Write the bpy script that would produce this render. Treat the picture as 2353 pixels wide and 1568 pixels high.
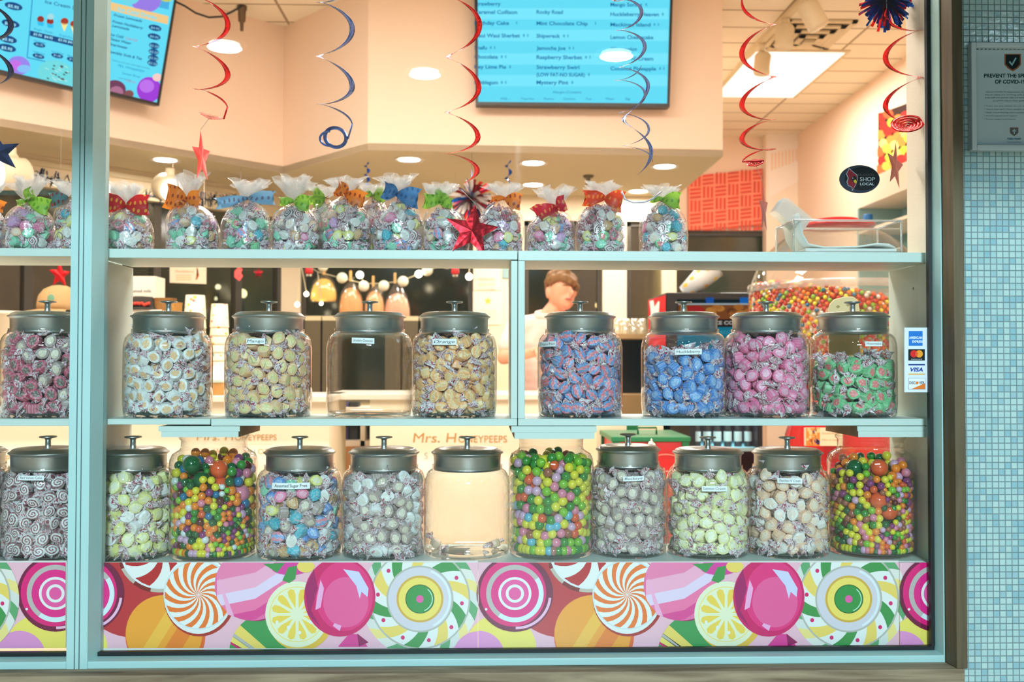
import bpy, math, random
import numpy as np
from mathutils import Vector, Matrix
PI = math.pi
for _o in list(bpy.data.objects): bpy.data.objects.remove(_o)
SC = bpy.context.scene
COL = SC.collection

# ------------------------------------------------------------------ camera, world, light, exposure
W, H, F = 2353, 1568, 2288.0
CAM = Vector((0, -2.258, 1.2))
RM = Matrix.Rotation(math.radians(-1.72), 3, 'Z') @ Matrix.Rotation(math.radians(90 + 1.25), 3, 'X') @ Matrix.Rotation(.0015, 3, 'Z')
cam_d = bpy.data.cameras.new('camera'); cam = bpy.data.objects.new('camera', cam_d); COL.objects.link(cam)
cam_d.sensor_width = 36; cam_d.lens = F / W * 36; cam_d.clip_start = .05; cam_d.clip_end = 100
cam.matrix_world = Matrix.Translation(CAM) @ RM.to_4x4()
cam_d.dof.use_dof = True; cam_d.dof.focus_distance = 2.33; cam_d.dof.aperture_fstop = 4.6
SC.camera = cam
SC.view_settings.view_transform = 'Standard'; SC.view_settings.look = 'None'
SC.view_settings.gamma = 1; SC.view_settings.use_curve_mapping = False
SC.view_settings.exposure = 0.0
SC.cycles.use_denoising = True
SC.cycles.transparent_max_bounces = 40; SC.cycles.max_bounces = 10
SC.cycles.diffuse_bounces = 4; SC.cycles.glossy_bounces = 4
SC.cycles.sample_clamp_indirect = 6
SC.cycles.caustics_reflective = False; SC.cycles.caustics_refractive = False
wd = bpy.data.worlds.new('night'); SC.world = wd; wd.use_nodes = True
wd.node_tree.nodes['Background'].inputs[0].default_value = (.36, .76, .80, 1)
wd.node_tree.nodes['Background'].inputs[1].default_value = .17

def lin(v): v /= 255.; return v / 12.92 if v <= .04045 else ((v + .055) / 1.055) ** 2.4
def C(r, g, b): return (lin(r), lin(g), lin(b), 1)

def area_light(name, loc, size, power, col, rot=(0, 0, 0), parent=None, disk=False, size_y=None, spread=PI):
    l = bpy.data.lights.new(name, 'AREA'); l.energy = power; l.color = col; l.size = size; l.spread = spread
    if disk: l.shape = 'DISK'
    if size_y: l.shape = 'RECTANGLE'; l.size_y = size_y
    o = bpy.data.objects.new(name, l); COL.objects.link(o)
    o.location = loc; o.rotation_euler = rot
    if parent: o.parent = parent
    return o
WARM = (1, .925, .83); COOL = (.64, .90, 1.0)
CANOPY_W, TROFFER_W, RECESS_W, STREET_W = 8, 43, 10, 860
CEIL, SOFF = 3.33, 2.40

# ------------------------------------------------------------------ picture geometry
def ray(px, py): return RM @ Vector(((px - W / 2) / F, -(py - H / 2) / F, -1))
def P(px, py, Y):
    d = ray(px, py); return CAM + d * ((Y - CAM.y) / d.y)
def PZ(px, py, z):
    d = ray(px, py); return CAM + d * ((z - CAM.z) / d.z)
def PX(px, py, x):
    d = ray(px, py); return CAM + d * ((x - CAM.x) / d.x)
def PP(px, py, p, n):
    d = ray(px, py); return CAM + d * ((p - CAM).dot(n) / d.dot(n))
def pix(v):
    q = RM.transposed() @ (Vector(v) - CAM); return (W / 2 + F * q.x / -q.z, H / 2 - F * q.y / -q.z)

# ------------------------------------------------------------------ materials
MATS = {}
def nodes_of(m): m.use_nodes = True; return m.node_tree.nodes, m.node_tree.links
def pm(name, col, rough=.5, metal=0, spec=.5, emit=None, es=0, coat=0, bump=0, bscale=80, noise=0, nscale=8, trans=0, sub=0, aniso=0):
    if name in MATS: return MATS[name]
    m = bpy.data.materials.new(name); n, l = nodes_of(m); b = n['Principled BSDF']
    b.inputs['Base Color'].default_value = col; b.inputs['Roughness'].default_value = rough
    b.inputs['Metallic'].default_value = metal; b.inputs['Specular IOR Level'].default_value = spec
    b.inputs['Coat Weight'].default_value = coat
    if aniso: b.inputs['Anisotropic'].default_value = aniso
    if emit: b.inputs['Emission Color'].default_value = emit; b.inputs['Emission Strength'].default_value = es
    tc = n.new('ShaderNodeTexCoord')
    if noise:
        t = n.new('ShaderNodeTexNoise'); t.inputs['Scale'].default_value = nscale; t.inputs['Detail'].default_value = 5
        l.new(tc.outputs['Object'], t.inputs['Vector'])
        mx = n.new('ShaderNodeMix'); mx.data_type = 'RGBA'; mx.inputs[6].default_value = tuple(c * (1 - noise) for c in col[:3]) + (1,)
        mx.inputs[7].default_value = tuple(min(1, c * (1 + noise)) for c in col[:3]) + (1,)
        l.new(t.outputs['Fac'], mx.inputs[0]); l.new(mx.outputs[2], b.inputs['Base Color'])
    if bump:
        t = n.new('ShaderNodeTexNoise'); t.inputs['Scale'].default_value = bscale; t.inputs['Detail'].default_value = 3
        l.new(tc.outputs['Object'], t.inputs['Vector'])
        bp = n.new('ShaderNodeBump'); bp.inputs['Strength'].default_value = bump; bp.inputs['Distance'].default_value = .002
        l.new(t.outputs['Fac'], bp.inputs['Height']); l.new(bp.outputs[0], b.inputs['Normal'])
    MATS[name] = m; return m

def emis(name, col, s):
    if name in MATS: return MATS[name]
    m = bpy.data.materials.new(name); n, l = nodes_of(m); n.remove(n['Principled BSDF'])
    e = n.new('ShaderNodeEmission'); e.inputs[0].default_value = col; e.inputs[1].default_value = s
    l.new(e.outputs[0], n['Material Output'].inputs[0]); MATS[name] = m; return m

def glass_mat(name, tint=(1, 1, 1), edge=(.8, .84, .82), base=.045, rough=.02, pw=4.5, amp=.8, haze=0, hazecol=(.9, .9, .9, 1), bump=0, bscale=20):
    """thin glass or film: see-through, with reflection that grows towards grazing angles"""
    m = bpy.data.materials.new(name); n, l = nodes_of(m); n.remove(n['Principled BSDF'])
    lw = n.new('ShaderNodeLayerWeight'); lw.inputs[0].default_value = .5
    po = n.new('ShaderNodeMath'); po.operation = 'POWER'; po.inputs[1].default_value = pw; l.new(lw.outputs['Facing'], po.inputs[0])
    ma = n.new('ShaderNodeMath'); ma.operation = 'MULTIPLY_ADD'; ma.inputs[1].default_value = amp; ma.inputs[2].default_value = base; l.new(po.outputs[0], ma.inputs[0])
    ma.use_clamp = True
    p2 = n.new('ShaderNodeMath'); p2.operation = 'POWER'; p2.inputs[1].default_value = 2.5; l.new(lw.outputs['Facing'], p2.inputs[0])
    mc = n.new('ShaderNodeMix'); mc.data_type = 'RGBA'; mc.inputs[6].default_value = tuple(tint) + (1,); mc.inputs[7].default_value = tuple(edge) + (1,)
    l.new(p2.outputs[0], mc.inputs[0])
    tr = n.new('ShaderNodeBsdfTransparent'); l.new(mc.outputs[2], tr.inputs[0])
    gl = n.new('ShaderNodeBsdfGlossy'); gl.inputs['Roughness'].default_value = rough; gl.inputs[0].default_value = (1, 1, 1, 1)
    src = tr
    if haze:
        df = n.new('ShaderNodeBsdfDiffuse'); df.inputs[0].default_value = hazecol
        tl = n.new('ShaderNodeBsdfTranslucent'); tl.inputs[0].default_value = hazecol
        ad = n.new('ShaderNodeMixShader'); ad.inputs[0].default_value = .5; l.new(df.outputs[0], ad.inputs[1]); l.new(tl.outputs[0], ad.inputs[2])
        mh = n.new('ShaderNodeMixShader'); mh.inputs[0].default_value = haze; l.new(tr.outputs[0], mh.inputs[1]); l.new(ad.outputs[0], mh.inputs[2]); src = mh
    if bump:
        tc = n.new('ShaderNodeTexCoord'); t = n.new('ShaderNodeTexNoise'); t.inputs['Scale'].default_value = bscale; t.inputs['Detail'].default_value = 4
        l.new(tc.outputs['Object'], t.inputs['Vector'])
        bp = n.new('ShaderNodeBump'); bp.inputs['Strength'].default_value = bump; bp.inputs['Distance'].default_value = .004
        l.new(t.outputs['Fac'], bp.inputs['Height']); l.new(bp.outputs[0], gl.inputs['Normal'])
    mx = n.new('ShaderNodeMixShader'); l.new(ma.outputs[0], mx.inputs[0]); l.new(src.outputs[0], mx.inputs[1]); l.new(gl.outputs[0], mx.inputs[2])
    l.new(mx.outputs[0], n['Material Output'].inputs[0]); MATS[name] = m; return m

def attr_mat(name, emission=0, rough=.5, spec=.4, grain=0):
    m = bpy.data.materials.new(name); n, l = nodes_of(m); b = n['Principled BSDF']
    a = n.new('ShaderNodeAttribute'); a.attribute_name = 'Col'
    if emission:
        n.remove(b); e = n.new('ShaderNodeEmission'); e.inputs[1].default_value = emission
        l.new(a.outputs['Color'], e.inputs[0]); l.new(e.outputs[0], n['Material Output'].inputs[0])
    else:
        l.new(a.outputs['Color'], b.inputs['Base Color']); b.inputs['Roughness'].default_value = rough; b.inputs['Specular IOR Level'].default_value = spec
    MATS[name] = m; return m

# ------------------------------------------------------------------ objects
def tag(o, label=None, cat=None, group=None, kind=None):
    if label: o['label'] = label
    if cat: o['category'] = cat
    if group: o['group'] = group
    if kind: o['kind'] = kind
    return o
def empty(name, loc, label=None, cat=None, group=None, rz=0):
    o = bpy.data.objects.new(name, None); COL.objects.link(o); o.location = loc; o.rotation_euler = (0, 0, rz); o.empty_display_size = .05
    return tag(o, label, cat, group)

class MB:
    def __init__(s): s.v = []; s.f = []; s.m = []; s.s = []; s.uv = None
    def add(s, vs, fs, m=0, sm=False):
        k = len(s.v); s.v += [tuple(v) for v in vs]
        for f in fs: s.f.append(tuple(i + k for i in f)); s.m.append(m); s.s.append(sm)
    def box(s, a, b, m=0):
        x0, x1 = sorted((a[0], b[0])); y0, y1 = sorted((a[1], b[1])); z0, z1 = sorted((a[2], b[2]))
        s.add([(x0, y0, z0), (x1, y0, z0), (x1, y1, z0), (x0, y1, z0), (x0, y0, z1), (x1, y0, z1), (x1, y1, z1), (x0, y1, z1)],
              [(0, 3, 2, 1), (4, 5, 6, 7), (0, 1, 5, 4), (1, 2, 6, 5), (2, 3, 7, 6), (3, 0, 4, 7)], m); return s
    def obox(s, o, u, v, w, m=0):
        """box from corner o and three edge vectors"""
        o, u, v, w = map(Vector, (o, u, v, w)); p = [o, o + u, o + u + v, o + v]; q = [a + w for a in p]
        fs = [(0, 3, 2, 1), (4, 5, 6, 7), (0, 1, 5, 4), (1, 2, 6, 5), (2, 3, 7, 6), (3, 0, 4, 7)]
        if u.cross(v).dot(w) < 0: fs = [f[::-1] for f in fs]
        s.add(p + q, fs, m); return s
    def lathe(s, prof, c=(0, 0, 0), n=32, m=0, sm=True, close=True, sx=1, sy=1):
        vs = []; fs = []
        for (r, z) in prof:
            for i in range(n):
                a = 2 * PI * i / n; vs.append((c[0] + r * math.cos(a) * sx, c[1] + r * math.sin(a) * sy, c[2] + z))
        for j in range(len(prof) - 1):
            for i in range(n):
                k = (i + 1) % n; fs.append((j * n + i, j * n + k, (j + 1) * n + k, (j + 1) * n + i))
        if close:
            if prof[0][0] > 1e-5: fs.append(tuple(range(n - 1, -1, -1)))
            if prof[-1][0] > 1e-5: fs.append(tuple((len(prof) - 1) * n + i for i in range(n)))
        s.add(vs, fs, m, sm); return s
    def tube(s, pts, r, n=8, m=0, sm=True, caps=True):
        pts = [Vector(p) for p in pts]; rs = r if hasattr(r, '__len__') else [r] * len(pts); vs = []; fs = []; up = Vector((0, 0, 1)); pu = None
        for i, p in enumerate(pts):
            t = (pts[min(i + 1, len(pts) - 1)] - pts[max(i - 1, 0)]).normalized()
            if pu is None: pu = t.cross(up if abs(t.z) < .9 else Vector((1, 0, 0))).normalized()
            pu = (pu - t * pu.dot(t)).normalized(); w = t.cross(pu)
            for k in range(n):
                a = 2 * PI * k / n; vs.append(p + (pu * math.cos(a) + w * math.sin(a)) * rs[i])
        for j in range(len(pts) - 1):
            for k in range(n):
                q = (k + 1) % n; fs.append((j * n + k, j * n + q, (j + 1) * n + q, (j + 1) * n + k))
        if caps: fs.append(tuple(range(n - 1, -1, -1))); fs.append(tuple((len(pts) - 1) * n + k for k in range(n)))
        s.add(vs, fs, m, sm); return s
    def sphere(s, c, r, n=16, m=0, rot=None, sm=True):
        if not hasattr(r, '__len__'): r = (r, r, r)
        h = max(4, n // 2); vs = []; fs = []
        for j in range(1, h):
            a = PI * j / h
            for i in range(n):
                b = 2 * PI * i / n; v = Vector((r[0] * math.sin(a) * math.cos(b), r[1] * math.sin(a) * math.sin(b), r[2] * math.cos(a)))
                vs.append(v)
        vs += [Vector((0, 0, r[2])), Vector((0, 0, -r[2]))]
        for j in range(h - 2):
            for i in range(n):
                k = (i + 1) % n; fs.append((j * n + i, (j + 1) * n + i, (j + 1) * n + k, j * n + k))
        T, B = len(vs) - 2, len(vs) - 1
        for i in range(n):
            k = (i + 1) % n; fs.append((T, i, k)); fs.append((B, (h - 2) * n + k, (h - 2) * n + i))
        if rot: vs = [rot @ v for v in vs]
        s.add([v + Vector(c) for v in vs], fs, m, sm); return s
    def prism(s, poly, w, m=0, sm=False):
        """poly: 3-D points of a flat outline, w: extrusion vector"""
        n = len(poly); w = Vector(w); vs = [Vector(p) for p in poly]; vs += [v + w for v in vs]
        fs = [tuple(range(n)), tuple(range(2 * n - 1, n - 1, -1))] + [((i + 1) % n, i, n + i, n + (i + 1) % n) for i in range(n)]
        s.add(vs, fs, m, sm); return s
    def strip(s, a, b, m=0, sm=True):
        n = len(a); s.add(list(a) + list(b), [(i, i + 1, n + i + 1, n + i) for i in range(n - 1)], m, sm); return s
    def build(s, name, mats, parent=None, loc=None, bevel=0, thick=0, kind=None, subd=0, remesh=0):
        """loc: world position of the object's origin (its vertices are given in world space)"""
        if not isinstance(mats, (list, tuple)): mats = [mats]
        org = Vector(loc) if loc is not None else (parent_world(parent) if parent else Vector((0, 0, 0)))
        me = bpy.data.meshes.new(name); me.from_pydata([tuple(Vector(v) - org) for v in s.v], [], s.f)
        for mt in mats: me.materials.append(mt)
        me.polygons.foreach_set('material_index', s.m); me.polygons.foreach_set('use_smooth', s.s)
        if s.uv:
            ul = me.uv_layers.new(name='UVMap'); idx = np.empty(len(me.loops), np.int32); me.loops.foreach_get('vertex_index', idx)
            ul.data.foreach_set('uv', np.array(s.uv, np.float32)[idx].ravel())
        me.update()
        o = bpy.data.objects.new(name, me); COL.objects.link(o)
        if parent: o.parent = parent; o.location = org - parent_world(parent)
        else: o.location = org
        if remesh:
            r = o.modifiers.new('remesh', 'REMESH'); r.mode = 'VOXEL'; r.voxel_size = remesh; r.use_smooth_shade = True
            q = o.modifiers.new('smooth', 'SMOOTH'); q.iterations = 6; q.factor = .5
        if thick: t = o.modifiers.new('thickness', 'SOLIDIFY'); t.thickness = thick; t.offset = 0
        if bevel: b = o.modifiers.new('edge', 'BEVEL'); b.width = bevel; b.segments = 2; b.limit_method = 'ANGLE'
        if subd: q = o.modifiers.new('round', 'SUBSURF'); q.levels = subd; q.render_levels = subd
        if kind: o['kind'] = kind
        return o
def parent_world(p):
    v = Vector((0, 0, 0))
    while p: v += p.location; p = p.parent
    return v

# ------------------------------------------------------------------ flat printed or lit artwork, one mesh each
_GL = {}
def glyphs(txt, bold=0, shear=0):
    k = (txt, bold, shear)
    if k not in _GL:
        cu = bpy.data.curves.new('t', 'FONT'); cu.body = txt; cu.size = 1; cu.resolution_u = 3; cu.offset = bold; cu.shear = shear
        o = bpy.data.objects.new('t', cu); me = bpy.data.meshes.new_from_object(o)
        vs = [(v.co.x, v.co.y) for v in me.vertices]; fs = [tuple(p.vertices) for p in me.polygons]
        bpy.data.objects.remove(o); bpy.data.curves.remove(cu); bpy.data.meshes.remove(me)
        _GL[k] = (vs, fs)
    return _GL[k]
def clip_rect(p, r):
    for ax, lim, sg in ((0, r[0], 1), (0, r[2], -1), (1, r[1], 1), (1, r[3], -1)):
        q = []
        for i in range(len(p)):
            a, b = p[i - 1], p[i]; ia, ib = (a[ax] - lim) * sg >= 0, (b[ax] - lim) * sg >= 0
            if ia != ib:
                t = (lim - a[ax]) / (b[ax] - a[ax]); q.append((a[0] + (b[0] - a[0]) * t, a[1] + (b[1] - a[1]) * t))
            if ib: q.append(b)
        p = q
        if not p: return p
    return p
def clip_convex(p, cp):
    ar = sum(cp[i - 1][0] * cp[i][1] - cp[i][0] * cp[i - 1][1] for i in range(len(cp))); sg = 1 if ar > 0 else -1
    for k in range(len(cp)):
        (x0, y0), (x1, y1) = cp[k - 1], cp[k]; f = lambda v: ((x1 - x0) * (v[1] - y0) - (y1 - y0) * (v[0] - x0)) * sg; q = []
        for i in range(len(p)):
            a, b = p[i - 1], p[i]; fa, fb = f(a), f(b)
            if (fa >= 0) != (fb >= 0): t = fa / (fa - fb); q.append((a[0] + (b[0] - a[0]) * t, a[1] + (b[1] - a[1]) * t))
            if fb >= 0: q.append(b)
        p = q
        if not p: return p
    return p
def ell_pts(x, y, rx, ry, ang=0, n=40):
    ca, sa = math.cos(ang), math.sin(ang); return [(x + rx * math.cos(t) * ca - ry * math.sin(t) * sa, y + rx * math.cos(t) * sa + ry * math.sin(t) * ca) for t in [-2 * PI * i / n for i in range(n)]]
class Art:
    """mapf(x, y, height) -> world point; x right, y down; draws later shapes above earlier ones"""
    def __init__(s, mapf, clip=None, step=8e-5): s.mapf = mapf; s.clip = clip; s.k = 1; s.step = step; s.v = []; s.f = []; s.c = []; s.cp = None
    def up(s, n=1): s.k += n
    def poly(s, pts, col, up=False):
        if s.cp: pts = clip_convex(pts, s.cp)
        if s.clip: pts = clip_rect(pts, s.clip)
        if len(pts) < 3: return
        k = len(s.v); s.v += [s.mapf(x, y, s.k * s.step) for x, y in pts]; s.f.append(tuple(range(k, k + len(pts)))); s.c.append(col)
        if up: s.k += 1
    def rect(s, x0, y0, x1, y1, col, up=True): s.poly([(x0, y0), (x0, y1), (x1, y1), (x1, y0)], col, up)
    def grid(s, x0, y0, x1, y1, col, nx=8, ny=1):
        for i in range(nx):
            for j in range(ny):
                s.poly([(x0 + (x1 - x0) * a / nx, y0 + (y1 - y0) * b / ny) for a, b in ((i, j), (i, j + 1), (i + 1, j + 1), (i + 1, j))], col)
        s.k += 1
    def ell(s, x, y, rx, ry, col, n=40, ang=0, up=True):
        ca, sa = math.cos(ang), math.sin(ang)
        s.poly([(x + rx * math.cos(t) * ca - ry * math.sin(t) * sa, y + rx * math.cos(t) * sa + ry * math.sin(t) * ca) for t in [-2 * PI * i / n for i in range(n)]], col, up)
    def ring(s, x, y, r0, r1, col, n=40, a0=0, a1=2 * PI, up=True):
        for i in range(n):
            t0, t1 = a0 + (a1 - a0) * i / n, a0 + (a1 - a0) * (i + 1) / n
            s.poly([(x + r * math.cos(t), y + r * math.sin(t)) for r, t in ((r0, t0), (r0, t1), (r1, t1), (r1, t0))], col)
        if up: s.k += 1
    def swirl(s, x, y, r0, r1, n, cols, twist, a0=0, fill=1., steps=7, up=True):
        for i in range(n):
            c = cols[i % len(cols)]
            if c is None: continue
            b = a0 + 2 * PI * i / n; wd_ = 2 * PI / n * fill; L = []; R = []
            for j in range(steps + 1):
                q = j / steps; r = r0 + (r1 - r0) * q; t = b + twist * q
                L.append((x + r * math.cos(t), y + r * math.sin(t))); R.append((x + r * math.cos(t + wd_), y + r * math.sin(t + wd_)))
            for j in range(steps):
                m = [(x + (r0 + (r1 - r0) * (j + e) / steps) * math.cos(b + twist * (j + e) / steps + wd_ / 2), y + (r0 + (r1 - r0) * (j + e) / steps) * math.sin(b + twist * (j + e) / steps + wd_ / 2)) for e in (0, 1)]
                s.poly([L[j], m[0], m[1], L[j + 1]], c); s.poly([m[0], R[j], R[j + 1], m[1]], c)
        if up: s.k += 1
    def text(s, txt, x, y, h, col, w=None, align='l', ang=0, bold=0, shear=0, skew=0, up=True):
        vs, fs = glyphs(txt, bold, shear)
        if not vs: return
        x0, x1 = min(v[0] for v in vs), max(v[0] for v in vs); k = h / .71; kx = k
        if w: kx = w / (x1 - x0)
        wid = (x1 - x0) * kx; ox = {'l': 0, 'c': -wid / 2, 'r': -wid}[align]; ca, sa = math.cos(ang), math.sin(ang); b = len(s.v)
        for u, v in vs:
            a, q = (u - x0) * kx + ox, -v * k; s.v.append(s.mapf(x + a * ca - q * sa + skew * q, y + a * sa + q * ca, s.k * s.step))
        for f in fs: s.f.append(tuple(i + b for i in f[::-1])); s.c.append(col)
        if up: s.k += 1
    def build(s, name, mat, parent=None, extra=None, loc=None):
        """extra: (MB, colour) solid backing kept in the same mesh"""
        vs, fs, cs = list(s.v), list(s.f), list(s.c)
        if extra:
            mb, col = extra; k = len(vs); vs += mb.v; fs += [tuple(i + k for i in f) for f in mb.f]; cs += [col] * len(mb.f)
        org = Vector(loc) if loc is not None else (parent_world(parent) if parent else Vector(vs[0]))
        me = bpy.data.meshes.new(name); me.from_pydata([tuple(Vector(v) - org) for v in vs], [], fs)
        at = me.color_attributes.new('Col', 'FLOAT_COLOR', 'CORNER'); arr = np.empty((len(me.loops), 4), np.float32); i = 0
        for p, c in zip(me.polygons, cs): arr[p.loop_start:p.loop_start + p.loop_total] = c
        at.data.foreach_set('color', arr.ravel()); me.materials.append(mat); me.update()
        o = bpy.data.objects.new(name, me); COL.objects.link(o)
        if parent: o.parent = parent; o.location = org - parent_world(parent)
        else: o.location = org
        return o
def plane_map(p, n):
    p, n = Vector(p), Vector(n).normalized()
    return lambda x, y, h: PP(x, y, p, n) + n * h
def ymap(Y): return lambda x, y, h: P(x, y, Y) + Vector((0, -h, 0))

PRINT = attr_mat('printed_vinyl', rough=.35); PAPER = attr_mat('printed_paper', rough=.7, spec=.2)
SCREEN = attr_mat('lit_screen', emission=1.15)

# ------------------------------------------------------------------ setting: shop front
WHITE_FRAME = pm('painted_frame', C(176, 212, 210), .45, noise=.05, nscale=6)
GROOVE = pm('dark_groove', C(70, 85, 88), .8)
GASKET = pm('black_gasket', C(18, 22, 24), .5)
LAMINATE = pm('white_laminate', C(206, 224, 216), .4, noise=.03, nscale=14)
RAW = pm('raw_board', C(146, 112, 72), .8, noise=.25, nscale=30)
PAINT = pm('peach_wall_paint', C(248, 222, 200), .8, bump=.35, bscale=260)
CREAM = pm('cream_paint', C(240, 222, 192), .75)
TRIMM = pm('cream_trim', C(222, 206, 170), .5)
SOFFM = pm('soffit_paint', C(220, 204, 166), .8)
def streak_wood(name, c0, c1, scale, rough=.6):
    m = bpy.data.materials.new(name); n, l = nodes_of(m); b = n['Principled BSDF']; tc = n.new('ShaderNodeTexCoord'); mp = n.new('ShaderNodeMapping')
    mp.inputs['Scale'].default_value = scale; l.new(tc.outputs['Object'], mp.inputs[0])
    t = n.new('ShaderNodeTexNoise'); t.inputs['Scale'].default_value = 6; t.inputs['Detail'].default_value = 8; t.inputs['Distortion'].default_value = .8; l.new(mp.outputs[0], t.inputs['Vector'])
    r = n.new('ShaderNodeValToRGB'); r.color_ramp.elements[0].color = c0; r.color_ramp.elements[1].color = c1; r.color_ramp.elements[0].position = .32; r.color_ramp.elements[1].position = .68
    l.new(t.outputs['Fac'], r.inputs[0]); l.new(r.outputs[0], b.inputs['Base Color']); b.inputs['Roughness'].default_value = rough
    bp = n.new('ShaderNodeBump'); bp.inputs['Strength'].default_value = .3; bp.inputs['Distance'].default_value = .003; l.new(t.outputs['Fac'], bp.inputs['Height']); l.new(bp.outputs[0], b.inputs['Normal'])
    return m
SILLW = streak_wood('weathered_sill_wood', C(104, 82, 60), C(168, 146, 118), (.6, 6, 6), .7)
POSTW = streak_wood('brown_post_wood', C(84, 70, 50), C(112, 94, 66), (6, 6, .6), .6)

YS = .03                                                      # front plane of the shelving
def bx(name, a, b, mat, bevel=0, kind='structure', parent=None):
    m = MB(); m.box(a, b); return m.build(name, mat, parent=parent, loc=((a[0] + b[0]) / 2, (a[1] + b[1]) / 2, min(a[2], b[2])), bevel=bevel, kind=kind)

FY = -.045
z_fb = P(1180, 1531, FY).z; z_ft = P(1180, 1514, FY).z; z_fi = P(1180, 1498, 0).z; z_gt = P(1180, 1489, 0).z
XR0 = P(2142, 1480, 0).x; XR1 = P(2172, 1500, FY).x; XL0 = P(215, 1490, 0).x
XM0, XM1 = P(152, 1500, FY).x, P(201, 1500, FY).x
TOPZ = 2.75
def pane(name, x0, x1):
    w = empty(name, (0, 0, 0)); w['kind'] = 'structure'
    m = MB(); m.add([(x0, 0, z_fi), (x1, 0, z_fi), (x1, 0, TOPZ), (x0, 0, TOPZ)], [(0, 1, 2, 3)]); g = m.build('pane', WINGLASS, parent=w)
    return w
WINGLASS = glass_mat('window_glass', tint=(.985, .992, .99), edge=(.95, .97, .97), base=.05, amp=.5, rough=.004, haze=.008)
w1 = pane('window_1', XL0, XR0); w2 = pane('window_2', -2.6, XM0 + .006)
m = MB(); m.box((XL0, -.012, z_fi), (XR0, .001, z_gt)); m.box((XL0 - .001, -.012, z_gt), (XL0 + .009, .001, TOPZ)); m.box((XR0 - .007, -.012, z_gt), (XR0 + .002, .001, TOPZ)); m.build('gasket', GASKET, parent=w1)
m = MB(); m.box((-2.6, -.012, z_fi), (XM0, .001, z_gt)); m.build('gasket', GASKET, parent=w2)
for w, x0, x1 in ((w1, XM1, XR1), (w2, -2.6, XM0)):
    m = MB(); m.prism([(x0, FY, z_fb), (x0, FY, z_ft), (x0, -.002, z_fi), (x0, .02, z_fi), (x0, .02, z_fb)], (x1 - x0, 0, 0)); m.build('bottom_frame', WHITE_FRAME, parent=w, bevel=.002)
m = MB(); m.prism([(XR0, 0, z_fb), (XR0 + .006, FY, z_fb), (XR1, FY, z_fb), (XR1, .02, z_fb), (XR0, .02, z_fb)][::-1], (0, 0, TOPZ - z_fb)); m.build('side_frame', WHITE_FRAME, parent=w1, bevel=.0015)
# mullion with two grooves
mu = empty('trim_1', ((XM0 + XM1) / 2, FY, z_fb)); mu['kind'] = 'structure'
w_ = XM1 - XM0
m = MB()
for a, b, y in ((0, .36, FY), (.40, .58, FY), (.62, 1, FY)): m.box((XM0 + w_ * a, y, z_fb), (XM0 + w_ * b, .02, TOPZ))
m.build('mullion_strips', WHITE_FRAME, parent=mu, bevel=.001)
m = MB(); m.box((XM0 + .002, FY + .004, z_fb), (XM1 - .002, .019, TOPZ)); m.build('groove_back', GROOVE, parent=mu)
m = MB(); m.prism([(XM1, FY + .002, z_fb), (XM1 + .012, -.002, z_fb), (XM1 + .012, .02, z_fb), (XM1, .02, z_fb)], (0, 0, TOPZ - z_fb)); m.build('mullion_return', WHITE_FRAME, parent=mu)
# sill, post, mosaic wall
z_s = z_fb; YF = PZ(1180, 1546, z_s).y
m = MB(); m.box((-3, YF, z_s - .09), (P(2218, 1540, YF).x, .02, z_s)); m.build('trim_2', SILLW, bevel=.003, kind='structure', loc=(0, YF, z_s - .09))
XP0, XP1 = P(2195, 1000, YF).x, P(2220, 1000, YF).x
m = MB(); m.prism([(XR1 + .001, FY, z_s), (XP0, YF, z_s), (XP1, YF, z_s), (XP1, .02, z_s), (XR1 + .001, .02, z_s)], (0, 0, 2.0 + TOPZ - 2)); m.build('trim_3', POSTW, kind='structure', loc=(XP0, YF, z_s), bevel=.002)

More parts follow.
